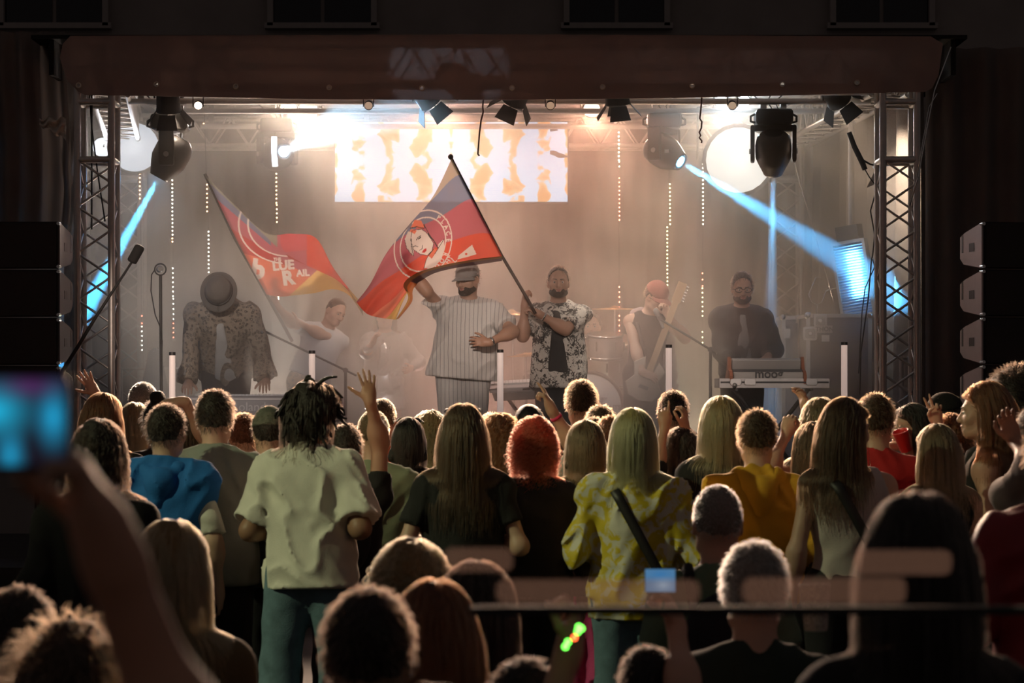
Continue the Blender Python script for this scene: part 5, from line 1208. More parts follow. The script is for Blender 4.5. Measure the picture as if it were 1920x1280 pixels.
# ---- loudspeaker stacks
SPK = mat('loudspeaker grille', (0.030, 0.026, 0.025), 0.7, 0.2, 0.3, 90, 0.5, 400); SPP = mat('grey speaker side plate', (0.46, 0.41, 0.42), 0.45, 0.3, 0.1, 14)
def array_box(cx, cy, cz, yaw, label, w=0.86, h=0.335, dep=0.44, plate=None, group='line array cabinets'):
    """wedge cabinet: tall grille in front, lower back, bright side plate, handle slot and rigging pins"""
    M = Matrix.Translation((cx, cy, cz)) @ Matrix.Rotation(R(yaw), 4, 'Z'); t = thing('line_array_cabinet', label, 'loudspeaker', (cx, cy, cz-h/2), group)
    prof = [(-dep/2, h/2), (dep/2-0.1, h/2-0.055), (dep/2, h/2-0.085), (dep/2, -h/2+0.09), (dep/2-0.07, -h/2+0.045), (-dep/2, -h/2)]
    vs = [(-w/2, y, z) for y, z in prof]+[(w/2, y, z) for y, z in prof]; n = len(prof)
    MB(M).add(vs, [tuple(range(n)), tuple(reversed(range(n, 2*n)))]+[((i+1) % n, i, n+i, n+(i+1) % n) for i in range(n)]).build('body', BLKM, t)
    for s_ in (-1, 1):
        x = s_*(w/2+0.006); vs = [(x-0.006, y*0.985, z*0.97) for y, z in prof]+[(x+0.006, y*0.985, z*0.97) for y, z in prof]
        pl = MB(M).add(vs, [tuple(range(n)), tuple(reversed(range(n, 2*n)))]+[((i+1) % n, i, n+i, n+(i+1) % n) for i in range(n)]).build('side_plate', plate or SPP, t)
        MB(M).box((x+s_*0.006, -0.02, -0.005), (0.004, 0.10, 0.062)).build('handle_slot', BLK, pl)
        MB(M).box((x+s_*0.006, dep/2-0.055, 0.03), (0.004, 0.03, 0.13)).build('slot', BLK, pl)
        for z in (-1, 1): MB(M).cyl((x, -dep/2+0.03, z*(h/2-0.015)), (x, -dep/2-0.03, z*(h/2-0.015)), 0.012).build('rigging_pin', STEEL, t)
    MB(M).box((0, -dep/2-0.012, 0), (w-0.03, 0.02, h-0.02)).build('grille', SPK, t)
for i, nm in enumerate(('topmost', 'second from top', 'third from top', 'fourth from top', 'lowest')):
    z = P(0, 464+88*i, 17.6).z
    array_box(3.76, 17.6, z, 10, 'line array loudspeaker with slanted grey side plate, %s of the hanging row' % nm, h=0.335)
    z2 = P(0, 463+89*i, 17.8).z
    array_box(-3.72, 17.8, z2, -2, 'dark line array loudspeaker, %s of the stack by the truss tower' % nm, h=0.342, plate=mat('dark side plate', (0.05, 0.05, 0.055), 0.5))
for (x, y, lab) in ((3.76, 17.75, 'steel stand carrying the hanging row of slanted loudspeakers'), (-3.72, 17.95, 'black subwoofer base under the loudspeaker stack by the truss tower')):
    t = thing('speaker_stand', lab, 'stand', (x, y, 0)); top_ = P(0, 464+88*4+44, 17.6).z
    MB().box((x, y, 0.25), (1.1, 0.8, 0.5)).build('base', BLKM, t)
    for s_ in (-1, 1): MB().cyl((x+s_*0.3, y, 0.5), (x+s_*0.3, y, top_+0.01), 0.04).build('post', BLKM, t)
    MB().box((x, y, top_-0.02), (0.86, 0.4, 0.04)).build('shelf', BLKM, t)

# ---- flight cases
LAM = mat('grey laminate', (0.075, 0.072, 0.078), 0.6, 0, 0.15, 10)
def flight_case(x0, x1, ytop, d, dep, label, lamm=LAM, sign=None):
    a = P(x0, ytop, d); b = P(x1, ytop, d); h = a.z-SG; c = Vector(((a.x+b.x)/2, d+dep/2, SG+h/2)); w = b.x-a.x
    t = thing('flight_case', label, 'flight case', (c.x, c.y, SG))
    for s_ in (-1, 1):
        MB().box((c.x, c.y+s_*(dep/2-0.012), c.z), (w-0.03, 0.012, h-0.03)).build('panel', lamm, t)
        MB().box((c.x+s_*(w/2-0.012), c.y, c.z), (0.012, dep-0.03, h-0.03)).build('panel', lamm, t)
        MB().box((c.x, c.y, c.z+s_*(h/2-0.012)), (w-0.03, dep-0.03, 0.012)).build('panel', lamm, t)
    e = 0.032
    for sx in (-1, 1):
        for sy in (-1, 1): MB().box((c.x+sx*(w/2-e/2), c.y+sy*(dep/2-e/2), c.z), (e, e, h)).build('edge_profile', ALUD, t)
        for sz in (-1, 1): MB().box((c.x+sx*(w/2-e/2), c.y, c.z+sz*(h/2-e/2)), (e, dep, e)).build('edge_profile', ALUD, t)
    for sy in (-1, 1):
        for sz in (-1, 1): MB().box((c.x, c.y+sy*(dep/2-e/2), c.z+sz*(h/2-e/2)), (w, e, e)).build('edge_profile', ALUD, t)
    for sx in (-1, 1):
        for sz in (-1, 1): MB().ball((c.x+sx*(w/2-0.012), d+0.012, c.z+sz*(h/2-0.012)), 0.03, 10, 6).build('ball_corner', STEEL, t)
    def latch(x, z, k=1.0):
        o = MB().rbox((x, d-0.004, z), (0.10*k, 0.016, 0.10*k), 0.02).build('latch', ALUD, t)
        MB().rbox((x, d-0.012, z), (0.066*k, 0.01, 0.066*k), 0.014).build('latch_dish', mat('latch recess', (0.2, 0.19, 0.18), 0.35, 0.8), o)
        MB().lathe((x, d-0.012, z), (x, d-0.03, z), [(0, 0.02), (0.008, 0.022), (0.012, 0.012)], 12).build('butterfly', STEEL, o)
    return t, c, w, h, latch
t, c, w, h, latch = flight_case(1512, 1635, 588, 20.4, 0.62, 'tall grey flight case with a name plate beside the truss tower')
latch(c.x-0.16*1.0, c.z+h/2-0.06, 1.15); latch(c.x-w/2+0.03, P(0, 625, 20.4).z, 1.2)
p = P(1546, 617, 20.38); pl_ = MB().box((p.x, 20.385, p.z), (0.135, 0.008, 0.062)).build('name_plate', mat('name plate', (0.42, 0.39, 0.38), 0.5), t)
lettering('plate_lettering', 'THON', 0.052, (p.x, 20.378, p.z), BLK, pl_, bold=0.0012)
p = P(1548, 634, 20.38); MB().box((p.x, 20.385, p.z), (0.066, 0.006, 0.055)).build('paper_label', WHT, t)
t, c, w, h, latch = flight_case(1466, 1514, 592, 21.1, 0.5, 'blue-lit flight case standing behind the tall grey case', mat('blue-grey laminate', (0.14, 0.16, 0.20), 0.5))
p = P(1500, 598, 21.08); MB().box((p.x, 21.08, p.z), (0.075, 0.02, 0.07)).build('latch', ALUD, t); p = P(1475, 625, 21.08); MB().box((p.x, 21.08, p.z), (0.06, 0.02, 0.085)).build('latch', ALUD, t)

# ---- synthesizer with wooden cheeks in its tray
KW = mat('cream keyboard panel', (0.52, 0.47, 0.42), 0.4, 0, 0.06); WOOD = mat('reddish wood', (0.42, 0.13, 0.05), 0.45, 0, 0.3, 14)
d = 19.3; kt = thing('synthesizer', 'cream synthesizer with reddish wooden cheeks and its name on the back', 'keyboard', P(1440, 706, d))
def slab(x0, x1, y0, y1, da, db):
    A = P(x0, y0, d); Bq = P(x1, y1, d); return ((A.x+Bq.x)/2, d+(da+db)/2, (A.z+Bq.z)/2), (Bq.x-A.x, db-da, A.z-Bq.z)
c_, s_ = slab(1375, 1504, 672, 694, 0.10, 0.16); MB().box(c_, s_, Matrix.Rotation(R(14), 3, 'X')).build('control_panel', KW, kt, bevel=0.006)
c_, s_ = slab(1375, 1507, 697, 716, -0.02, 0.40); MB().box(c_, s_).build('body', KW, kt, bevel=0.012)
c_, s_ = slab(1376, 1505, 692, 698, 0.05, 0.12); MB().box(c_, s_).build('hinge_gap', BLK, kt)
for x in (1370, 1508):
    q = P(x, 700, d); pr = [(-0.06, -0.085), (0.34, -0.085), (0.36, -0.02), (0.24, 0.03), (0.19, 0.13), (0.13, 0.135), (0.06, 0.03), (-0.02, 0.02), (-0.07, -0.02)]
    n = len(pr); vs = [(q.x-0.012, d+y, q.z+z) for y, z in pr]+[(q.x+0.012, d+y, q.z+z) for y, z in pr]
    MB().add(vs, [tuple(range(n)), tuple(reversed(range(n, 2*n)))]+[((i+1) % n, i, n+i, n+(i+1) % n) for i in range(n)]).build('wooden_cheek', WOOD, kt)
p = P(1441, 701, d); lettering('name_lettering', 'moog', 0.098, (p.x, d-0.026, p.z), BLK, kt, bold=0.002, depth=0.003)
for k in range(24):
    MB().box((P(1380, 0, d).x+0.022*k+0.01, d+0.46, P(0, 707, d).z), (0.02, 0.12, 0.02)).build('key', WHT, kt)
tr = thing('case_tray', 'open flight case tray carrying the cream synthesizer', 'flight case', P(1450, 728, d)); a = P(1350, 727, d); b = P(1552, 708, d)
MB().box(((a.x+b.x)/2, d+0.2, a.z+0.012), (b.x-a.x, 0.5, 0.024)).build('floor_panel', LAM, tr)
for (y, hh) in ((d-0.05, 0.075), (d+0.45, 0.075)):
    MB().box(((a.x+b.x)/2, y, a.z+hh/2), (b.x-a.x, 0.016, hh)).build('rim_panel', ALUD, tr)
MB().box(((a.x+b.x)/2, d-0.06, a.z+0.045), (b.x-a.x, 0.006, 0.014)).build('dark_groove', BLK, tr)
for x in (a.x, b.x): MB().box((x, d+0.2, a.z+0.038), (0.016, 0.5, 0.075)).build('rim_panel', ALUD, tr)
for px in (1378, 1405, 1520): q = P(px, 716, d); MB().rbox((q.x, d-0.066, q.z), (0.09, 0.014, 0.05), 0.012).build('latch', STEEL, tr)
q = P(1376, 722, d); MB().ball((q.x, d-0.06, q.z), 0.024).build('ball_corner', STEEL, tr)
ks = thing('keyboard_stand', 'black keyboard stand under the synthesizer tray', 'stand', ((a.x+b.x)/2, d+0.2, SG))
for sg_ in (-1, 1):
    MB().cyl(((a.x+b.x)/2-0.3*sg_, d+0.2, SG+0.02), ((a.x+b.x)/2+0.3*sg_, d+0.2, a.z-0.01), 0.018).build('leg', BLK, ks)
    MB().cyl(((a.x+b.x)/2-0.3*sg_, d+0.0, SG+0.02), ((a.x+b.x)/2-0.3*sg_, d+0.4, SG+0.02), 0.016).build('foot', BLK, ks)
    MB().cyl(((a.x+b.x)/2+0.3*sg_, d-0.03, a.z-0.014), ((a.x+b.x)/2+0.3*sg_, d+0.42, a.z-0.014), 0.012).build('support', BLK, ks)
# ---- long stage piano of the hat wearer
KG = mat('grey piano shell', (0.20, 0.19, 0.20), 0.4, 0, 0.1); d = 19.25
kt = thing('stage_piano', 'long grey stage piano in front of the man with the hat', 'keyboard', P(470, 790, d)); a = P(348, 790, d); b = P(640, 742, d)
MB().box(((a.x+b.x)/2, d+0.17, (a.z+b.z)/2), (b.x-a.x, 0.34, b.z-a.z)).build('shell', KG, kt, bevel=0.012)
MB().box(((a.x+b.x)/2, d-0.003, P(0, 786, d).z), (b.x-a.x, 0.01, 0.012)).build('trim_strip', ALUD, kt)
MB().box(((a.x+b.x)/2, d-0.003, P(0, 748, d).z), (b.x-a.x, 0.008, 0.006)).build('top_line', ALUD, kt)
p = P(466, 763, d); lettering('name_lettering', 'Roland', 0.10, (p.x, d-0.004, p.z), mat('silver print', (0.5, 0.48, 0.47), 0.4), kt, depth=0.003)
for k in range(40): MB().box((a.x+0.06+0.029*k, d+0.27, b.z+0.006), (0.026, 0.14, 0.014)).build('key', WHT, kt)
ks = thing('keyboard_stand', 'black stand under the long stage piano', 'stand', ((a.x+b.x)/2, d+0.17, SG))
for x in (a.x+0.12, b.x-0.12):
    MB().cyl((x, d+0.17, SG+0.02), (x, d+0.17, a.z-0.005), 0.02).build('leg', BLK, ks); MB().cyl((x, d, SG+0.02), (x, d+0.36, SG+0.02), 0.018).build('foot', BLK, ks)
MB().cyl((a.x+0.12, d+0.17, a.z-0.2), (b.x-0.12, d+0.17, a.z-0.2), 0.016).build('crossbar', BLK, ks)
# ---- slim keyboard tilted towards the drummer's side
d = 19.55; kt = thing('slim_keyboard', 'slim pale grey keyboard on a stand in front of the drum kit', 'keyboard', P(1010, 735, d)); KP = mat('pale grey shell', (0.34, 0.33, 0.33), 0.45, 0, 0.08)
a = P(915, 739, d); b = P(1105, 722, d); Mx = Matrix.Translation(((a.x+b.x)/2, d+0.13, (a.z+b.z)/2+0.01)) @ Matrix.Rotation(R(-3), 4, 'Y') @ Matrix.Rotation(R(12), 4, 'X')
n = [(-0.40, -0.06), (-0.34, 0.05), (0.40, 0.05), (0.40, -0.06)]
MB(Mx).box((0, 0, 0.03), (0.80, 0.27, 0.035)).build('top_shell', KP, kt, bevel=0.006); MB(Mx).box((0.01, 0.0, -0.025), (0.74, 0.24, 0.075), taper=1.06).build('base_shell', GREY, kt, bevel=0.008)
for k in range(26): MB(Mx).box((-0.37+0.029*k, 0.06, 0.052), (0.026, 0.12, 0.012)).build('key', WHT, kt)
for x in (-0.1, 0.05): MB(Mx).box((x, -0.138, 0.03), (0.06, 0.004, 0.014)).build('port', BLK, kt)
ks = thing('keyboard_stand', 'folding stand under the slim pale keyboard', 'stand', ((a.x+b.x)/2, d+0.13, SG))
for sg_ in (-1, 1): MB().cyl(((a.x+b.x)/2-0.26*sg_, d+0.13, SG+0.01), ((a.x+b.x)/2+0.26*sg_, d+0.13, a.z-0.02), 0.015).build('leg', BLK, ks)

# ---- drum kit
DR = mat('pale drum shell', (0.30, 0.26, 0.25), 0.35, 0, 0.1); SKN = mat('drum skin', (0.62, 0.56, 0.54), 0.6, 0, 0.05); BRZ = mat('cymbal bronze', (0.75, 0.48, 0.22), 0.3, 1.0, 0.15)
dk = thing('drum_kit', 'drum kit with lettered bass drum skin behind the slim keyboard', 'drum kit', (0.72, 21.4, SG)); d = 21.2
c = P(1103, 762, d); r_ = 0.315; c.z = P(0, 763, d).z
bd = MB().cyl((c.x, d, c.z), (c.x, d+0.42, c.z), r_-0.012, n=40).build('bass_drum', DR, dk)
sk_ = MB().cyl((c.x, d-0.004, c.z), (c.x, d, c.z), r_-0.03, n=40).build('front_skin', SKN, bd)
hp_ = MB()
hp_.tube([(c.x+(r_-0.008)*math.cos(a_), d-0.005, c.z+(r_-0.008)*math.sin(a_)) for a_ in np.linspace(0, 2*math.pi, 49)], 0.016, 8); hp_.build('hoop', mat('dark hoop', (0.16, 0.10, 0.09), 0.4), bd)
for k in range(8):
    a_ = k*math.pi/4+0.3; MB().cyl((c.x+(r_+0.004)*math.cos(a_), d+0.0, c.z+(r_+0.004)*math.sin(a_)), (c.x+(r_+0.004)*math.cos(a_), d+0.13, c.z+(r_+0.004)*math.sin(a_)), 0.009).build('lug', STEEL, bd)
for (txt, sz, px, py) in (('FUNKY', 0.035, 1126, 748), ('ES', 0.042, 1126, 756), ('NUTS', 0.055, 1149, 764)):
    p = P(px, py, d); lettering('skin_lettering', txt, sz, (p.x, d-0.007, p.z), BLK, bd, bold=0.0015, depth=0.002)
for x in (-0.26, 0.26): MB().cyl((c.x+x, d+0.08, c.z-0.15), (c.x+x*1.5, d-0.05, SG), 0.012).build('spur', STEEL, bd)
def drum(px, py, dd, rad, hh, nm, tilt=10):
    q = P(px, py, dd); A = Vector((0, -math.sin(R(tilt)), math.cos(R(tilt))))
    o = MB().cyl(q-A*hh/2, q+A*hh/2, rad, n=28).build(nm, DR, dk); MB().cyl(q+A*hh/2, q+A*(hh/2+0.004), rad-0.008, n=28).build('skin', SKN, o)
    for s_ in (-1, 1): MB().lathe(q+A*s_*(hh/2-0.012), q+A*s_*(hh/2-0.012)+A, [(0, rad), (0, rad+0.007), (0.02, rad+0.007), (0.02, rad)], 28).build('rim', STEEL, o)
    for k in range(6): a_ = k*math.pi/3; v = Vector((math.cos(a_)*(rad+0.01), math.sin(a_)*(rad+0.01), 0)); MB().cyl(q+v-A*0.04, q+v+A*0.04, 0.009).build('lug', STEEL, o)
drum(1135, 650, 21.5, 0.155, 0.22, 'tom_drum'); drum(1075, 652, 21.5, 0.14, 0.20, 'tom_drum'); drum(1182, 690, 21.7, 0.20, 0.36, 'floor_tom', 4); drum(1020, 712, 21.9, 0.175, 0.15, 'snare_drum', 4)
def cymbal(px, py, dd, rad, tilt, roll, nm='cymbal'):
    q = P(px, py, dd); A = (Matrix.Rotation(R(roll), 3, 'Y') @ Matrix.Rotation(R(tilt), 3, 'X') @ Vector((0, 0, 1)))
    o = MB().lathe(q-A*0.012, q+A, [(0, rad), (0.002, rad), (0.012, rad*0.5), (0.016, rad*0.2), (0.03, rad*0.1), (0.034, 0.006)], 36).build(nm, BRZ, dk)
    MB().cyl(q+A*0.03, (q.x+0.02, q.y+0.02, SG), 0.011).build('cymbal_stand', STEEL, dk)
    for k in range(3): a_ = k*2.1; MB().cyl((q.x+0.02, q.y+0.02, SG+0.3), (q.x+0.02+0.22*math.cos(a_), q.y+0.02+0.22*math.sin(a_), SG), 0.009).build('stand_leg', STEEL, dk)
cymbal(1153, 577, 21.9, 0.21, 3, 0); cymbal(960, 584, 21.7, 0.20, 6, 9); cymbal(1003, 661, 21.4, 0.17, 2, -2); cymbal(985, 665, 21.42, 0.17, 2, -2, 'hi_hat')

# ---- microphones
def mic(mb, a, b, r=0.024):
    d_ = (Vector(b)-Vector(a)).normalized(); mb.lathe(a, b, [(0, 0.011), (0.12, 0.016), (0.13, r*0.9), (0.15, r), (0.175, r*0.85), (0.185, r*0.4)], 14)
def stand_base(t, x, y, z=SG):
    for k in range(3): a_ = 0.5+k*2.094; MB().cyl((x, y, z+0.09), (x+0.28*math.cos(a_), y+0.28*math.sin(a_), z+0.01), 0.009).build('foot', BLK, t)
    MB().cyl((x, y, z+0.06), (x, y, z+0.16), 0.02).build('collar', BLK, t)
d = 19.2; q = P(301, 516, d); t = thing('microphone_stand', 'straight microphone stand with round shock mount near the truss tower', 'microphone stand', (q.x, d, SG))
MB().cyl((q.x+0.01, d, SG+0.1), (q.x, d, q.z), 0.012).build('pole', BLK, t); stand_base(t, q.x, d)
rg = P(301, 505, d); MB().tube([(rg.x+0.045*math.cos(a_), d-0.01, rg.z+0.045*math.sin(a_)) for a_ in np.linspace(0, 2*math.pi, 21)], 0.006).build('shock_mount', BLK, t)
m_ = MB(); m_.lathe((rg.x-0.02, d+0.05, rg.z), (rg.x+0.01, d-0.1, rg.z), [(0, 0.018), (0.06, 0.026), (0.12, 0.028), (0.15, 0.02)], 14); m_.build('microphone', GREY, t)
MB().tube([P(290, 506, d), P(284, 515, d), P(283, 545, d), P(291, 590, d), P(300, 612, d-0.02), P(304, 640, d-0.02), P(302, 740, d)], 0.005).build('cable', RUB, t)
d = 17.2; t = thing('boom_microphone', 'long dark boom with foam-covered microphone leaning in from the loudspeaker stack', 'microphone stand', P(118, 735, d))
MB().tube([P(70, 800, d), P(118, 695, d), P(180, 594, d), P(248, 490, d)], [0.018, 0.016, 0.012, 0.009]).build('boom', BLKM, t)
a = P(246, 492, d); b = P(264, 460, d); A = (b-a).normalized()
MB().lathe(a, b, [(0, 0.02), (0.006, 0.034), (0.02, 0.037), (0.12, 0.037), (0.135, 0.032), (0.14, 0.02)], 10).build('foam_windshield', BLKF, t)
g_ = P(70, 800, d); MB().cyl((g_.x, d, 0), g_, 0.02).build('pole', BLKM, t); stand_base(t, g_.x, d, 0)
def boom(label, base, yb, tip, d, micdir):
    q = P(base, yb, d); tp_ = P(*tip); t = thing('microphone_stand', label, 'microphone stand', (q.x, d, SG)); stand_base(t, q.x, d)
    MB().cyl((q.x, d, SG+0.1), q, 0.012).build('pole', BLK, t); MB().cyl(q+(q-tp_)*0.12, tp_, 0.009).build('boom_arm', BLK, t)
    MB().cyl(q-Vector((0, 0.025, 0)), q+Vector((0, 0.025, 0)), 0.022).build('joint', BLK, t)
    mm = MB(); mic(mm, tp_-Vector(micdir)*0.09, tp_+Vector(micdir)); mm.build('microphone', GREY, t); MB().cyl(tp_-Vector((0, 0.02, 0)), tp_+Vector((0, 0.02, 0)), 0.02).build('clip', BLK, t)
    return t
boom('boom microphone stand reaching across to the man with the hat', 648, 694, (478, 612, 19.6), 19.78, Vector((-0.75, 0.2, 0.6)).normalized())
boom('boom microphone stand in front of the guitarist with the cap', 1332, 655, (1236, 597, 20.0), 19.7, Vector((-0.35, 0.3, 0.9)).normalized())
# ---- cone of glitter, rails, cords, cables, mast
TIN = mat('silver tinsel', (0.6, 0.55, 0.5), 0.25, 0.9, 0.9, 160, 1.0, 300)
d = 20.4; t = thing('tinsel_cone', 'glittering silver tinsel cone beside the straight microphone stand', 'decoration', P(288, 735, d)); rr_ = np.random.default_rng(2); mb = MB()
q = P(290, 652, d); z0 = SG+0.02; hh = q.z-z0
MB().lathe((q.x, d, z0), q, [(0, 0.26), (hh*0.5, 0.17), (hh*0.8, 0.09), (hh*0.97, 0.05), (hh, 0.01)], 28).build('cone', TIN, t)
for k in range(420):
    u = rr_.random()**0.7; a_ = rr_.random()*6.283; rad = 0.26*(1-u)+0.03; c = Vector((q.x+rad*math.cos(a_), d+rad*math.sin(a_), z0+hh*u)); v = Vector(rr_.normal(size=3)).normalized()*0.022; w_ = Vector(rr_.normal(size=3)).normalized()*0.004
    mb.add([c-w_, c+w_, c+v+w_, c+v-w_], [(0, 1, 2, 3)])
mb.build('tinsel_flakes', STEEL, t)['kind'] = 'stuff'
t = thing('handrail', 'silver handrail of the stage stairs beside the front truss tower', 'railing', P(1735, 728, 19.8)); d = 19.8
MB().cyl(P(1737, 900, d), P(1737, 662, d), 0.022).build('post', ALU, t); MB().cyl(P(1742, 900, d), P(1742, 682, d), 0.03).build('sleeve', ALUD, t); MB().cyl(P(1688, 671, d), P(1735, 671, d), 0.014).build('top_rail', ALU, t); MB().cyl(P(1690, 900, d), P(1690, 668, d), 0.02).build('post', ALU, t); MB().cyl(P(1690, 728, d), P(1737, 728, d), 0.012).build('lower_rail', ALU, t)
t = thing('riser_rail', 'pale metal rail of a low riser behind the microphone stand', 'railing', P(285, 692, 21.8)); d = 21.8
MB().cyl(P(226, 692, d), P(350, 690, d), 0.012).build('rail', ALU, t)
for px in (228, 345): MB().cyl(P(px, 692, d), (P(px, 0, d).x, d, SG), 0.012).build('post', ALU, t)
BRN = mat('rust-red cord', (0.10, 0.035, 0.02), 0.8)
tag(MB().tube([P(x, y, 19.05) for x, y in ((907, 178), (905, 200), (906, 210), (902, 226), (899, 250), (897, 275), (896, 289), (899, 292))], 0.0065).build('hanging_cord', BRN), 'rust-red cord dangling from the valance before the screen', 'cord')
tag(MB().tube([P(x, y, 19.05) for x, y in ((1316, 176), (1315, 196), (1312, 222), (1316, 228), (1315, 240), (1311, 248), (1314, 254), (1311, 258), (1316, 264), (1315, 268))], 0.0065).build('hanging_cord', BRN), 'dark knotted cord dangling from the valance beside the glaring lamp', 'cord')
t = thing('lift_mast', 'silver telescopic lift mast in front of the pleated side curtain', 'mast', (P(1596, 0, 21.2).x, 21.2, SG)); d = 21.2
MB().cyl((P(1596, 0, d).x, d, SG), P(1596, 230, d), 0.026).build('mast_tube', ALU, t); MB().cyl(P(1596, 231, d), P(1596, 227, d), 0.07).build('top_plate', ALUD, t); MB().box(P(1600, 456, d), (0.12, 0.1, 0.1)).build('winch_block', BLK, t)
for k in range(3): a_ = 0.4+k*2.094; x = P(1596, 0, d).x; MB().cyl((x, d, SG+0.3), (x+0.3*math.cos(a_), d+0.3*math.sin(a_), SG), 0.02).build('foot', ALU, t)
t = thing('clamped_torch', 'black tube lamp clamped slantwise to the front truss tower', 'lamp', P(1640, 320, 19.15)); d = 19.15
MB().tube([P(1592, 248, d), P(1602, 275, d), P(1617, 305, d), P(1622, 318, d)], [0.02, 0.021, 0.023, 0.021], 12).build('tube', BLKM, t); MB().tube([P(1618, 300, d), P(1632, 308, d), P(1645, 311, d)], 0.008).build('arm', BLK, t)
MB().box(P(1648, 311, d), (0.09, 0.06, 0.04)).build('clamp', BLK, t); MB().tube([P(1622, 318, d), P(1630, 332, d), P(1643, 349, d), P(1650, 370, d)], 0.005).build('cable', RUB, t)
def cable(label, pts, dd, r=0.006, m_=RUB): tag(MB().tube([P(x, y, dd) for x, y in pts], r).build('cable', m_), label, 'cable')
cable('black cable hanging in a loop along the inner side of the front truss tower', [(1645, 350), (1632, 395), (1640, 440), (1636, 480), (1634, 486), (1628, 560), (1614, 660), (1612, 740)], 19.2)
cable('thin black cable hanging in front of the blue strobe panel', [(1636, 486), (1640, 500), (1622, 540), (1616, 588), (1610, 700)], 19.3, 0.005)
cable('steel guy wire running down the outer side of the front truss tower', [(1783, 88), (1752, 170), (1738, 240), (1722, 330), (1706, 385)], 18.7, 0.005, STEEL)
cable('second steel guy wire beside the front truss tower', [(1757, 175), (1742, 200), (1726, 290), (1718, 340)], 18.72, 0.004, STEEL)
cable('thin pale rope slanting down behind the keyboard player', [(1487, 290), (1500, 345), (1528, 440), (1570, 590)], 22.0, 0.005, STEEL)
cable('dark safety wire inside the truss tower by the loudspeaker stack', [(168, 176), (172, 240), (184, 330), (197, 415)], 18.95, 0.006)
cable('straight dark wire inside the truss tower by the loudspeaker stack', [(172, 176), (172, 430)], 19.0, 0.007)
t = thing('wire_bracket', 'bent pale wire bracket on top of the flight cases', 'bracket', P(1530, 560, 21.2))
MB().tube([P(1541, 519, 21.2), P(1530, 520, 21.2), P(1516, 552, 21.2), P(1522, 566, 21.2), P(1532, 571, 21.2), P(1541, 566, 21.2), P(1549, 545, 21.2), P(1572, 538, 21.2)], 0.007).build('wire', STEEL, t); MB().cyl(P(1532, 570, 21.2), P(1532, 590, 21.2), 0.008).build('post', ALUD, t)
tag(MB().add([P(1641, 318, 19.25), P(1625, 352, 19.25), P(1642, 345, 19.25), P(1641, 318, 19.255), P(1625, 352, 19.255), P(1642, 345, 19.255)], [(0, 1, 2), (5, 4, 3), (0, 3, 4, 1), (1, 4, 5, 2), (2, 5, 3, 0)]).build('paper_flag', WHT), 'small white paper triangle stuck to the inner edge of the truss tower', 'paper')

# ---- acrylic barrier strips in front of the camera, catching the stage glow
ACR, N, L, B = newmat('hazy acrylic'); N.remove(B)
tp_n = N.new('ShaderNodeBsdfTransparent'); tp_n.inputs[0].default_value = (0.92, 0.86, 0.84, 1); tl = N.new('ShaderNodeBsdfTranslucent'); tl.inputs[0].default_value = (0.75, 0.58, 0.52, 1); mx = N.new('ShaderNodeMixShader'); mx.inputs[0].default_value = 0.08
nz = N.new('ShaderNodeTexNoise'); nz.inputs['Scale'].default_value = 3; L.new(tp_n.outputs[0], mx.inputs[1]); L.new(tl.outputs[0], mx.inputs[2]); L.new(mx.outputs[0], N['Material Output'].inputs['Surface'])
br = thing('barrier', 'dark crowd barrier close to the camera with milky acrylic slots', 'barrier', (0.4, 3.4, 0)); d = 3.4
def bar(x0, x1, y0, y1, nm, m_, dd=d, th=0.02):
    a = P(x0, y1, dd); b = P(x1, y0, dd); MB().rbox(((a.x+b.x)/2, dd, (a.z+b.z)/2), (b.x-a.x, th, b.z-a.z), min(0.012, (b.z-a.z)/2)).build(nm, m_, br)
bar(930, 1312, 1086, 1132, 'acrylic_slot', ACR, th=0.008); bar(1392, 1700, 1082, 1131, 'acrylic_slot', ACR, th=0.008); bar(832, 962, 1026, 1072, 'acrylic_slot', ACR, th=0.008); bar(1602, 1785, 1030, 1078, 'acrylic_slot', ACR, th=0.008)
bar(880, 2600, 1136, 1152, 'rail', BLKM)
for px in (1985, 2500): a = P(px, 1150, d); MB().box((a.x, d+0.02, a.z/2), (0.05, 0.03, a.z)).build('post', BLKM, br)
# ================================================================== THE BAND
def stg(px, y, d, extra=0.015, z0=SG, Hf=1.0, **kw):
    p = P(px, y, d); kw.setdefault('yaw', 180); return Skel(H=(p.z-z0-extra)*Hf, loc=(p.x, d, z0), **kw)
def tgt(px, py, d, **kw):
    r = {'pose': 'ik', 'to': np.array(P(px, py, d)), 'fine': True, 'hand': kw.pop('hand', 'grip')}
    if 'elbow' in kw: kw['elbow'] = np.array(P(*kw['elbow']))
    r.update(kw); return r
def pattern(name, fn):
    m, N, L, B = newmat(name); B.inputs['Roughness'].default_value = 0.85; fn(m, N, L, B); return m
def pin(m, N, L, B):
    tc = N.new('ShaderNodeTexCoord'); w = N.new('ShaderNodeTexWave'); w.inputs['Scale'].default_value = 9.5; w.inputs['Distortion'].default_value = 1.2; w.inputs['Detail Scale'].default_value = 0.6; w.bands_direction = 'X'
    L.new(tc.outputs['Object'], w.inputs['Vector']); cr = N.new('ShaderNodeValToRGB'); cr.color_ramp.elements[0].position = 0.0; cr.color_ramp.elements[0].color = (0.10, 0.10, 0.12, 1); cr.color_ramp.elements[1].position = 0.05; cr.color_ramp.elements[1].color = (0.62, 0.59, 0.56, 1)
    L.new(w.outputs['Fac'], cr.inputs[0]); L.new(cr.outputs[0], B.inputs['Base Color'])
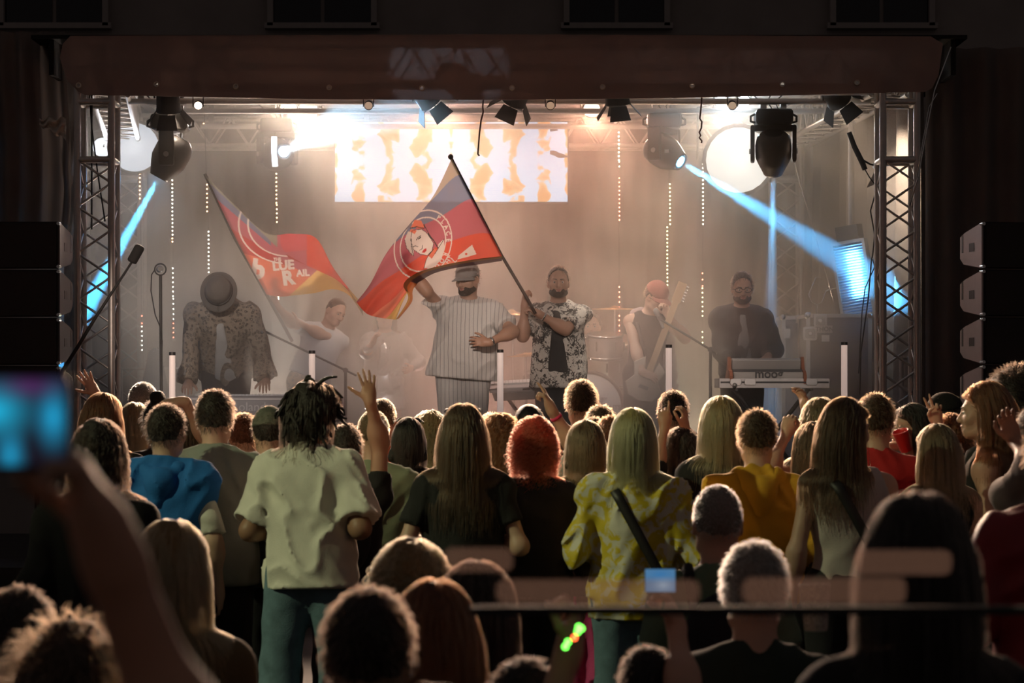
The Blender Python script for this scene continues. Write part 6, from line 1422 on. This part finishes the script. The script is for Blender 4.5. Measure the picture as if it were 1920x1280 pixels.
def leo(scale, c0, c1):
    def f(m, N, L, B):
        tc = N.new('ShaderNodeTexCoord'); v = N.new('ShaderNodeTexVoronoi'); v.inputs['Scale'].default_value = scale; v.feature = 'F1'; L.new(tc.outputs['Object'], v.inputs['Vector'])
        cr = N.new('ShaderNodeValToRGB'); e = cr.color_ramp.elements; e[0].position = 0.18; e[0].color = c1; e[1].position = 0.45; e[1].color = c1; q = e.new(0.26); q.color = c0; q = e.new(0.38); q.color = c0
        L.new(v.outputs['Distance'], cr.inputs[0]); L.new(cr.outputs[0], B.inputs['Base Color'])
    return f
def comic(m, N, L, B):
    tc = N.new('ShaderNodeTexCoord'); v = N.new('ShaderNodeTexVoronoi'); v.inputs['Scale'].default_value = 15; v.distance = 'MANHATTAN'; v.feature = 'DISTANCE_TO_EDGE' if False else 'F2'; L.new(tc.outputs['Object'], v.inputs['Vector'])
    w = N.new('ShaderNodeTexNoise'); w.inputs['Scale'].default_value = 26; w.inputs['Distortion'].default_value = 3; L.new(tc.outputs['Object'], w.inputs['Vector'])
    mm = N.new('ShaderNodeMath'); mm.operation = 'MULTIPLY'; L.new(v.outputs['Distance'], mm.inputs[0]); L.new(w.outputs['Fac'], mm.inputs[1])
    cr = N.new('ShaderNodeValToRGB'); e = cr.color_ramp.elements; e[0].position = 0.52; e[0].color = (0.60, 0.57, 0.52, 1); e[1].position = 0.57; e[1].color = (0.04, 0.04, 0.04, 1); L.new(mm.outputs[0], cr.inputs[0]); L.new(cr.outputs[0], B.inputs['Base Color'])
def seq(m, N, L, B):
    tc = N.new('ShaderNodeTexCoord'); v = N.new('ShaderNodeTexVoronoi'); v.inputs['Scale'].default_value = 120; L.new(tc.outputs['Object'], v.inputs['Vector'])
    B.inputs['Base Color'].default_value = (0.6, 0.55, 0.52, 1); B.inputs['Metallic'].default_value = 0.9; B.inputs['Roughness'].default_value = 0.25
    bp = N.new('ShaderNodeBump'); bp.inputs['Strength'].default_value = 1.0; L.new(v.outputs['Color'], bp.inputs['Height']); L.new(bp.outputs[0], B.inputs['Normal'])
m_pin = pattern('pinstripe jersey', pin); m_leo = pattern('leopard fur', leo(38, (0.06, 0.045, 0.035, 1), (0.34, 0.26, 0.19, 1))); m_comic = pattern('comic print shirt', comic); m_seq = pattern('silver sequins', seq)
m_leo2 = pattern('leopard leggings', leo(24, (0.10, 0.06, 0.04, 1), (0.45, 0.30, 0.20, 1)))
BG = 'band on the stage'
def band(label, sk, **kw): return person(label, sk, group=BG, h=0.012, **kw)
def beard(col):
    def fn(s, o):
        np_obj('beard', [sdf_mesh([ell(s.hp(0, 0.038, 0.058), V3(0.0635, 0.0645, 0.081)*s.hk, s.Hm, 0.03), ell(s.hp(0, 0.073, 0.003), V3(0.031, 0.026, 0.025)*s.hk, s.Hm, 0.035), cone(s.hp(-0.053, 0.02, 0.01), s.hp(-0.024, 0.071, -0.004), 0.023*s.hk, 0.021*s.hk, 0.03), cone(s.hp(0.053, 0.02, 0.01), s.hp(0.024, 0.071, -0.004), 0.023*s.hk, 0.021*s.hk, 0.03)], 0.007, [(s.hp(0, 0.1, 0.044), s.Hm @ V3(0, 0.33, 0.94)), (s.hp(0, 0.0, 0), s.Hm @ V3(0, -1, 0))], lambda X, Y, Z: (0.002*np.sin(220*X)*np.sin(200*Z)+0*Y).astype(np.float32))], scalp_mat(col), o)
    return fn
def brim_hat(col):
    def fn(s, o):
        k = s.hk; c = np_obj('hat', [sdf_mesh([ell(s.hp(0, -0.01, 0.17), V3(0.092, 0.108, 0.085)*k, s.Hm, 0.02), cone(s.hp(0, -0.01, 0.125), s.hp(0, -0.01, 0.21), 0.096*k, 0.088*k, 0.02, cap=True)], 0.010, [(s.hp(0, 0, 0.13), s.Hm @ V3(0, -0.1, -1))])], col, o)
        def f(u, v): a = 2*math.pi*u; return Vector(s.hp(math.sin(a)*(0.09+0.045*v), -0.005+math.cos(a)*(0.105+0.05*v), 0.133-0.012*v*math.cos(a)+0.016*v*abs(math.sin(a))))
        b = MB().grid(f, 41, 4).build('brim', col, c, off=(0, 0, 0)); b.modifiers.new('solid', 'SOLIDIFY').thickness = 0.006
        MB().tube([Vector(s.hp(math.sin(a)*0.098*0.99, -0.01+math.cos(a)*0.112*0.96, 0.145)) for a in np.linspace(0, 2*math.pi, 33)], 0.009*k, 6).build('hat_band', BLK, c, off=(0, 0, 0))
    return fn
def under(cm, nm='under_shirt'):
    """front panel showing under an open jacket"""
    def fn(s, o):
        PR = torso(s, 0.040); t = np_obj(nm, [sdf_mesh(PR+[cone(s.tp(0, 0.01, 0.3), s.tp(0, 0.01, -0.1), 0.165*s.k*s.fat, 0.165*s.k*s.fat, 0.05, s.T @ V3(0, 1, 0), 0.72)], 0.0135, [(s.tp(0, 0, -0.13), s.T @ V3(0, 0, -1)), (s.tp(0, 0, 0.52), s.T @ V3(0, 0.6, 1)), (s.tp(0.055, 0, 0.2), s.T @ V3(1, 0, 0.10)), (s.tp(-0.055, 0, 0.2), s.T @ V3(-1, 0, 0.14)), (s.tp(0, 0.02, 0), s.T @ V3(0, -1, 0))], folds(0.004, 2.0))], cm, o)
    return fn
# man in pinstripe jersey and cap
s1 = stg(868, 492, 19.35, 0.0, Hf=1.0, bw=1.18, fat=1.38, lean=(0, -5), head=(-28, 14, 6), yaw=176, arms={'R': tgt(762, 498, 19.15, elbow=(800, 545, 19.2), hand='grip', dir=(-0.3, 0, 1)), 'L': tgt(916, 642, 19.0, elbow=(952, 612, 19.2), hand='relax', dir=(-1, -0.1, 0.1), palm=(0, 1, -0.25))})
band('heavy man in a pinstripe jersey and cap holding up the big flag', s1, tone=1, face=True, top=('big', m_pin, {'hem': -0.10, 'sleeve': 0.7, 'flare': 0.015, 'amp': 0.014, 'h': 0.012}), legs=('loose', m_pin), hairs=dict(style='short', color='dark', n=300), extras=[cap(C('grey cap', (0.22, 0.21, 0.20))), beard('brown'), wristband('L', STEEL, 0.9, 0.034, 0.01)])
# man in comic print shirt gripping the flag pole
s1 = stg(1047, 497, 19.5, bw=1.12, fat=1.15, yaw=176, head=(4, 0, 0), arms={'R': tgt(984, 572, 19.25, elbow=(985, 640, 19.4), hand='grip', dir=(0.1, -0.1, 1), palm=(0.8, 0.6, 0)), 'L': tgt(1010, 588, 19.22, elbow=(1090, 640, 19.3), hand='grip', dir=(-0.9, 0, 0.5), palm=(0.2, 0.3, -1))})
band('man in a black and white print shirt gripping the pole of the big flag', s1, tone=1, face=True, top=('shirt', m_comic, {'sleeve': 0.75, 'hem': -0.16, 'flare': 0.012, 'amp': 0.012}), legs=('slim', c_dark), hairs=dict(style='short', color='dark', n=900), extras=[under(C('dark tee', (0.035, 0.033, 0.033))), beard('brown'), wristband('L', STEEL, 0.82, 0.034, 0.008)])
# bowed man with hat and leopard coat at the piano
s1 = stg(425, 556, 19.95, 0.0, Hf=1.22, bw=1.2, fat=1.25, lean=(38, 0), head=(0, 34, 0), yaw=180, arms={'L': tgt(505, 738, 19.5, elbow=(522, 650, 19.9), hand='relax', dir=(0, -1, -0.3), palm=(0, 0, -1)), 'R': tgt(352, 738, 19.5, elbow=(334, 650, 19.9), hand='relax', dir=(0, -1, -0.3), palm=(0, 0, -1))})
band('man in a brimmed hat and leopard fur coat bowing over the stage piano', s1, tone=1, face=True, top=('jacket', m_leo, {'amp': 0.02, 'hem': -0.12, 'flare': 0.03}), legs=('slim', c_dark), hairs=dict(style='short', color='dark', n=400), extras=[brim_hat(C('grey felt', (0.11, 0.10, 0.09))), under(C('off-white shirt', (0.55, 0.52, 0.48)))])
# flag bearer leaning sideways
s1 = stg(578, 556, 20.7, 0.0, Hf=1.02, lean=(4, -20), head=(30, 10, 0), yaw=196, arms={'R': tgt(519, 572, 20.3, elbow=(560, 625, 20.5), hand='grip', dir=(-0.4, 0, 1), palm=(0.5, 0.6, 0)), 'L': tgt(526, 590, 20.3, elbow=(590, 640, 20.3), hand='grip', dir=(-0.9, 0, 0.3), palm=(0, 0.5, 0.5))})
band('leaning flag bearer in a white t-shirt and leopard trousers', s1, tone=0, face=True, top=('tee', C('white tee', (0.62, 0.60, 0.58)), {'hem': 0.02}), legs=('loose', m_leo2), hairs=dict(style='buzz', color='dirty', n=600))
# sequinned singer
s1 = stg(722, 566, 21.0, sex='f', bw=1.1, yaw=178, arms={'R': tgt(700, 640, 20.6, elbow=(668, 700, 20.9), hand='grip', dir=(0.3, -0.2, 1)), 'L': tgt(770, 690, 20.7, elbow=(795, 680, 21.0), hand='relax')})
band('woman in a silver sequin dress and pale fur jacket behind the big flag', s1, tone=0, face=True, top=('dress', m_seq, {'hem': -0.25}), legs=None, hairs=dict(style='long', color='dirty', length=0.22, n=900), extras=[lambda s, o: make_top(s, o, ('jacket', C('glitter jacket', (0.34, 0.28, 0.25), 0.5, 0.6, 160, 0.8), {'hem': 0.08, 'amp': 0.015}), 1.0), under(m_seq, 'dress_front')])
# guitarist
s1 = stg(1207, 519, 20.4, sex='m', lean=(12, -4), head=(38, 22, 0), yaw=190, arms={'L': tgt(1253, 592, 20.05, elbow=(1292, 650, 20.3), hand='grip', dir=(-0.3, 0, 1), palm=(-0.6, -0.5, 0)), 'R': tgt(1206, 702, 20.0, elbow=(1183, 650, 20.4), hand='pinch', dir=(0.8, -0.2, -0.3), palm=(0, 0.7, -0.5))})
band('guitarist in a red-edged cap and dark vest leaning to the microphone', s1, tone=0, face=True, top=('tank', C('dark vest top', (0.04, 0.034, 0.033)), {'hem': -0.06}), legs=('slim', c_dark), hairs=dict(style='short', color='brown', n=400), extras=[cap(C('red-brown cap', (0.26, 0.09, 0.07))),
     lambda s, o: np_obj('cape', [sdf_mesh([cone(s.tp(-0.16, -0.10, 0.42), s.tp(-0.34, -0.16, -0.55), 0.07, 0.10, 0.04, s.T @ V3(0, 1, 0), 0.35), cone(s.tp(0.05, -0.15, 0.44), s.tp(-0.1, -0.2, -0.5), 0.09, 0.16, 0.05, s.T @ V3(0, 1, 0), 0.3)], 0.014, (), folds(0.012, 2, 1.5))], C('pale pink cape', (0.55, 0.44, 0.43), 0.7, 0.1, 9, 0.25, 0.3), o), lambda s, o: glasses(False)(s, o)])
# keyboard player in dark jacket
s1 = stg(1391, 508, 19.85, bw=1.1, yaw=180, head=(0, 12, 0), arms={'R': tgt(1376, 680, 19.6, elbow=(1345, 640, 19.9), hand='relax', dir=(0.3, -1, -0.2), palm=(0, 0, -1)), 'L': tgt(1440, 668, 19.65, elbow=(1450, 640, 19.9), hand='relax', dir=(-0.2, -1, -0.2), palm=(0, 0, -1))})
band('keyboard player with glasses and dark jacket behind the cream synthesizer', s1, tone=1, face=True, top=('jacket', C('dark bomber', (0.030, 0.026, 0.024), 0.7, 0.3), {'amp': 0.014}), legs=('slim', c_dark), hairs=dict(style='short', color='dark', n=1200), extras=[glasses(False), under(C('grey tee', (0.22, 0.21, 0.20))), beard('brown')])
# drummer
s1 = stg(1108, 578, 22.3, z0=SG+0.12, Hf=1.28, sit=True, yaw=180, arms={'L': tgt(1135, 640, 21.9, elbow=(1160, 650, 22.2)), 'R': tgt(1080, 640, 21.9, elbow=(1060, 650, 22.2))})
band('drummer in a white sleeveless top half hidden by the print shirt', s1, tone=0, face=True, top=('tank', C('white tank', (0.6, 0.58, 0.56)), {}), legs=('slim', c_dark), hairs=dict(style='short', color='dark', n=500))
t = thing('drum_stool', 'round drum stool behind the drum kit', 'stool', (s1.loc[0], 22.3, SG)); MB().cyl((s1.loc[0], 22.3, SG+0.46), (s1.loc[0], 22.3, SG+0.54), 0.17, n=20).build('seat', BLK, t); MB().cyl((s1.loc[0], 22.3, SG), (s1.loc[0], 22.3, SG+0.46), 0.03).build('post', STEEL, t)
# guitar
gt = thing('electric_guitar', 'pale electric guitar slung on the capped guitarist', 'guitar', P(1212, 715, 20.05)); d = 20.05
a = P(1210, 715, d); b = P(1262, 578, d); A = (b-a).normalized(); X_ = A.cross(Vector((0, -1, 0))).normalized()
gp = [(0.0, -0.17), (0.11, -0.14), (0.155, -0.04), (0.10, 0.03), (0.13, 0.13), (0.05, 0.19), (0.035, 0.09), (-0.035, 0.09), (-0.07, 0.20), (-0.15, 0.12), (-0.105, 0.02), (-0.16, -0.06), (-0.10, -0.15)]
n = len(gp); vs = [a+X_*x+A*y+Vector((0, -0.022, 0)) for x, y in gp]+[a+X_*x+A*y+Vector((0, 0.022, 0)) for x, y in gp]
MB().add(vs, [tuple(range(n)), tuple(reversed(range(n, 2*n)))]+[((i+1) % n, i, n+i, n+(i+1) % n) for i in range(n)]).build('body', mat('cream guitar lacquer', (0.5, 0.42, 0.34), 0.25), gt, bevel=0.008)
MB().box(a+A*0.40+Vector((0, -0.024, 0)), (0.052, 0.022, 0.66), Matrix((X_, Vector((0, 1, 0)), A)).transposed()).build('neck', mat('maple', (0.40, 0.25, 0.13), 0.4), gt)
MB().box(a+A*0.79+Vector((0, -0.018, 0)), (0.075, 0.016, 0.17), Matrix((X_, Vector((0, 1, 0)), A)).transposed()).build('headstock', mat('maple', (0.40, 0.25, 0.13), 0.4), gt)
for k in range(6): MB().cyl(a+A*(0.73+0.025*k)+X_*0.04+Vector((0, -0.018, 0)), a+A*(0.73+0.025*k)+X_*0.062+Vector((0, -0.018, 0)), 0.007).build('tuning_peg', STEEL, gt)
for y in (-0.05, 0.04): MB().box(a+A*y+Vector((0, -0.028, 0)), (0.08, 0.014, 0.03), Matrix((X_, Vector((0, 1, 0)), A)).transposed()).build('pickup', BLK, gt)
MB().tube([a+A*0.18-X_*0.06, a+A*0.42-X_*0.22+Vector((0, 0.1, 0)), P(1190, 600, 20.35)], 0.016).build('strap', BLK, gt)

# ================================================================== THE FLAGS
def inpoly(x, y, poly):
    r = np.zeros(x.shape, bool); n = len(poly)
    for i in range(n):
        x0, y0 = poly[i]; x1, y1 = poly[(i+1) % n]
        if y0 == y1: continue
        m = ((y0 > y) != (y1 > y)) & (x < (x1-x0)*(y-y0)/(y1-y0)+x0); r ^= m
    return r
def stroke(x, y, pts, w):
    r = np.zeros(x.shape, bool)
    for (x0, y0), (x1, y1) in zip(pts[:-1], pts[1:]):
        dx, dy = x1-x0, y1-y0; t = np.clip(((x-x0)*dx+(y-y0)*dy)/max(1e-6, dx*dx+dy*dy), 0, 1); r |= (x-x0-t*dx)**2+(y-y0-t*dy)**2 < (w/2)**2
    return r
def intext(x, y, txt, size, cx, cy, ang, bold=0.0, shear=0.0, mirror=1):
    vs, fs = text_mesh(txt, size, bold=bold*size, depth=0.0, shear=shear); ca, sa = math.cos(R(ang)), math.sin(R(ang)); r = np.zeros(x.shape, bool)
    Q = [(cx+mirror*v[0]*ca+v[1]*sa, cy+mirror*v[0]*sa-v[1]*ca) for v in vs]; near = (np.abs(x-cx) < size*len(txt)) & (np.abs(y-cy) < size*len(txt)); xs, ys = x[near], y[near]; rr = np.zeros(xs.shape, bool)
    for f in fs: rr |= inpoly(xs, ys, [Q[i] for i in f])
    r[near] = rr; return r
def spline(P_, t):
    P_ = np.asarray(P_, float); n = len(P_)-1; s = np.clip(t, 0, 1)*n; i = np.minimum(s.astype(int), n-1); f = (s-i)[..., None]
    p0, p1, p2, p3 = P_[np.maximum(i-1, 0)], P_[i], P_[i+1], P_[np.minimum(i+2, n)]
    return 0.5*((2*p1)+(p2-p0)*f+(2*p0-5*p1+4*p2-p3)*f*f+(3*p1-p0-3*p2+p3)*f**3)
FLM, N, L, B = newmat('printed flag cloth'); N.remove(B)
at_ = N.new('ShaderNodeAttribute'); at_.attribute_name = 'print'; df = N.new('ShaderNodeBsdfDiffuse'); tl = N.new('ShaderNodeBsdfTranslucent'); tpn = N.new('ShaderNodeBsdfTransparent'); m1 = N.new('ShaderNodeMixShader'); m2 = N.new('ShaderNodeMixShader')
for q in (df, tl): L.new(at_.outputs['Color'], q.inputs['Color'])
tpn.inputs[0].default_value = (0.9, 0.85, 0.8, 1)
m1.inputs[0].default_value = 0.7; m2.inputs[0].default_value = 0.14; L.new(df.outputs[0], m1.inputs[1]); L.new(tl.outputs[0], m1.inputs[2]); L.new(m1.outputs[0], m2.inputs[1]); L.new(tpn.outputs[0], m2.inputs[2]); L.new(m2.outputs[0], N['Material Output'].inputs['Surface'])
def flag_cloth(rows, depth, paint, nu, nv, parent, name='cloth'):
    """rows: list of pixel polylines (hoist -> fly) from upper to lower edge; depth(u,v): distance from the camera"""
    u = np.linspace(0, 1, nu)[None, :].repeat(nv, 0); v = np.linspace(0, 1, nv)[:, None].repeat(nu, 1)
    rp = np.stack([spline(r, u[0]) for r in rows]); n = len(rows)-1; s = v*n; i = np.minimum(s.astype(int), n-1); f = (s-i)[..., None]; cols = np.arange(nu)[None, :].repeat(nv, 0)
    g = lambda k: rp[np.clip(k, 0, n), cols]
    p0, p1, p2, p3 = g(i-1), g(i), g(i+1), g(i+2); px = 0.5*((2*p1)+(p2-p0)*f+(2*p0-5*p1+4*p2-p3)*f*f+(3*p1-p0-3*p2+p3)*f**3)
    D_ = depth(u, v); X = (px[..., 0]-960)*D_/FPX; Z = CAMZ-(px[..., 1]-HOR)*D_/FPX; vs = np.stack([X, D_, Z], -1).reshape(-1, 3)
    q = np.arange(nu*nv).reshape(nv, nu); fs = np.stack([q[:-1, :-1], q[1:, :-1], q[1:, 1:], q[:-1, 1:]], -1).reshape(-1, 4)
    o = np_obj(name, [(vs-np.array(parent.location), fs)], FLM, parent)
    col = np.array([paint(px[..., 0].ravel(), px[..., 1].ravel(), u.ravel(), v.ravel())])[0]
    at = o.data.color_attributes.new('print', 'FLOAT_COLOR', 'POINT'); at.data.foreach_set('color', np.concatenate([col, np.ones((len(col), 1))], 1).astype(np.float32).ravel())
    return o
S_ = lambda r, g, b: np.array(srgb(r, g, b)[:3])
BLU, PUR, RED, ORG, YEL, WHI, INK, GRY = S_(124, 128, 150), S_(190, 98, 112), S_(224, 82, 60), S_(234, 124, 94), S_(232, 190, 106), S_(238, 226, 216), S_(40, 24, 28), S_(120, 116, 128)
POLE = mat('dark flag pole', (0.06, 0.04, 0.03), 0.5)
# big flag
fl = thing('flag', 'big rainbow flag with a round portrait emblem waved by two men', 'flag', P(942, 482, 19.1))
MB().tube([P(843, 291, 19.12), P(940, 478, 19.12), P(990, 562, 19.14), P(1004, 588, 19.15)], 0.013, 10).build('pole', POLE, fl); MB().ball(P(845, 294, 19.12), 0.022).build('pole_knob', POLE, fl)
def d_big(u, v): return 19.10-0.05*np.sin(u*7+v*2)*u-0.10*u*(1-v)+0.06*np.sin(v*6+u*3)*u+0.012*np.sin(26*v+10*u)*u
def p_big(x, y, u, v):
    s = v+0.72*u; c = np.empty((len(x), 3)); c[:] = BLU
    for lim, col in ((0.40, PUR), (0.76, RED), (1.16, ORG), (1.46, YEL)): c[s > lim] = col
    c[(s < 0.18) & (u < 0.5)] = S_(190, 170, 140)
    Z4 = lambda *pts: [(740+a/8, 380+b/8) for a, b in pts]
    ex, ey = (x-793)/53, (y-458)/64; er = np.hypot(ex+0.18*ey, ey)
    c[(np.abs(er-1.0) < 0.02) | (np.abs(er-0.79) < 0.02)] = WHI
    for k, ch in enumerate('PLACE ROOF'):
        if ch != ' ':
            a = R(-62+13.5*k); rr_ = 0.885; yy = math.sin(a)*rr_; xx = math.cos(a)*rr_-0.18*yy; m = intext(x, y, ch, 11, 793+53*xx, 458+64*yy, math.degrees(a)+90, 0.03); c[m] = WHI
    m = inpoly(x, y, Z4((440, 980), (470, 860), (500, 800), (560, 835), (640, 705), (655, 620), (740, 540), (748, 700), (700, 850), (620, 935), (560, 985))); c[m] = WHI
    c[inpoly(x, y, Z4((200, 430), (145, 560), (180, 680), (260, 780), (285, 800), (290, 640), (300, 440)))] = WHI*0.85
    face_ = Z4((260, 420), (240, 560), (280, 700), (380, 770), (490, 790), (560, 720), (585, 610), (530, 520), (470, 440), (400, 395), (300, 410)); c[inpoly(x, y, face_)] = WHI
    c[inpoly(x, y, Z4((235, 385), (300, 255), (400, 268), (445, 350), (425, 395), (300, 372)))] = ORG
    c[inpoly(x, y, Z4((225, 420), (250, 390), (330, 420), (300, 470), (240, 440)))] = ORG
    c[inpoly(x, y, Z4((60, 400), (110, 300), (220, 215), (300, 232), (245, 350), (180, 400), (120, 470), (55, 440)))] = GRY
    c[inpoly(x, y, Z4((500, 795), (590, 680), (635, 705), (550, 832)))] = ORG
    for pts, w in ((face_+face_[:1], 1.0), (Z4((440, 330), (520, 480), (600, 590), (650, 680)), 2.0), (Z4((250, 540), (250, 650), (285, 800)), 1.2), (Z4((150, 560), (180, 680), (260, 785)), 1.0), (Z4((325, 560), (350, 520), (390, 495)), 1.3), (Z4((360, 540), (385, 520)), 2.0), (Z4((280, 660), (310, 645), (350, 660)), 1.2),
                   (Z4((415, 640), (412, 690), (370, 715)), 1.0), (Z4((440, 980), (470, 860), (500, 800), (590, 690)), 1.1), (Z4((600, 770), (680, 640), (740, 545)), 1.0), (Z4((230, 380), (330, 360), (440, 385)), 1.6), (Z4((100, 390), (170, 390), (230, 300)), 0.8), (Z4((130, 300), (180, 370)), 0.8)): c[stroke(x, y, pts, w)] = INK
    c[inpoly(x, y, Z4((405, 745), (440, 695), (475, 680), (478, 715), (450, 750)))] = S_(200, 40, 40)
    c[inpoly(x, y, Z4((940, 850), (960, 790), (1160, 630), (1228, 770), (1100, 810)))] = WHI; c[(x-874)**2+(y-476)**2 < 5] = RED
    c[intext(x, y, 'HT', 12, 842, 487, -52, 0.02)] = WHI; c[intext(x, y, 'L', 13, 852, 488, -40, 0.02)] = WHI
    return c
flag_cloth([[(847, 297), (812, 368), (768, 420), (725, 474), (694, 532), (668, 566)], [(879, 360), (836, 415), (790, 462), (745, 510), (708, 550), (688, 588)], [(911, 421), (866, 452), (818, 482), (770, 522), (735, 570), (716, 596)], [(942, 481), (893, 487), (838, 497), (790, 514), (762, 552), (742, 599)]], d_big, p_big, 290, 230, fl)
# turned-up lower hem of the big flag
def d_hem(u, v): return 19.02-0.03*np.sin(u*6)+0.06*v
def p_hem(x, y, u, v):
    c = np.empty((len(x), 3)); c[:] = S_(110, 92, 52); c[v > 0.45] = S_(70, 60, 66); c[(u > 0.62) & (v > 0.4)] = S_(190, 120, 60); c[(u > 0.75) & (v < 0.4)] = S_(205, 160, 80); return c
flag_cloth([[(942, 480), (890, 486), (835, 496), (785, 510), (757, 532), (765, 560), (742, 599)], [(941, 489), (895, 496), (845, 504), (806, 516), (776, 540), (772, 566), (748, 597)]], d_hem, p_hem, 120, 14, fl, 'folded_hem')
# smaller flag
fl = thing('flag', 'smaller rainbow flag with white block lettering trailing from a slanted pole', 'flag', P(510, 560, 19.9)); dz = 20.15
MB().tube([P(384, 326, dz+0.03), P(440, 446, dz+0.03), P(502, 556, dz+0.03), P(522, 592, dz+0.05), P(548, 640, dz+0.1)], 0.014, 10).build('pole', POLE, fl)
def d_sm(u, v): return dz-0.05*np.sin(u*9+v*2)*u-0.05*u+0.03*np.sin(8*v+5*u)*u
def p_sm(x, y, u, v):
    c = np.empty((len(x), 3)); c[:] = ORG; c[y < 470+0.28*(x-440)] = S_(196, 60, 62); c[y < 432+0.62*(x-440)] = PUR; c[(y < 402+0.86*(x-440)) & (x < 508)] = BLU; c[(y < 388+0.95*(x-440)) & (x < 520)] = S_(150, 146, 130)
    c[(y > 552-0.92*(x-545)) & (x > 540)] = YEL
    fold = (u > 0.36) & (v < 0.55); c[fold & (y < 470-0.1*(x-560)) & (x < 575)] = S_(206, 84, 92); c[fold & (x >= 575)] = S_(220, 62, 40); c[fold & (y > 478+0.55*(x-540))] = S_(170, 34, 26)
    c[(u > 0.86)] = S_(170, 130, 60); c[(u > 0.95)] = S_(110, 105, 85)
    for (tx, sz, cx, cy, an) in (('b', 50, 484, 506, 8), ('LUE', 24, 531, 498, -5), ('THE', 8, 520, 486, -4), ('R', 36, 540, 522, -8), ('AIL', 17, 568, 512, -4)): c[intext(x, y, tx, sz, cx, cy, an, 0.05) & ~fold] = WHI
    cx, cy = 540, 420; rr_ = np.hypot((x-cx)/1.25, y-cy); c[(np.abs(rr_-60) < 1.3) & ~fold & (x < 540)] = WHI; c[(np.abs(rr_-74) < 1.3) & ~fold & (x < 530)] = WHI
    return c
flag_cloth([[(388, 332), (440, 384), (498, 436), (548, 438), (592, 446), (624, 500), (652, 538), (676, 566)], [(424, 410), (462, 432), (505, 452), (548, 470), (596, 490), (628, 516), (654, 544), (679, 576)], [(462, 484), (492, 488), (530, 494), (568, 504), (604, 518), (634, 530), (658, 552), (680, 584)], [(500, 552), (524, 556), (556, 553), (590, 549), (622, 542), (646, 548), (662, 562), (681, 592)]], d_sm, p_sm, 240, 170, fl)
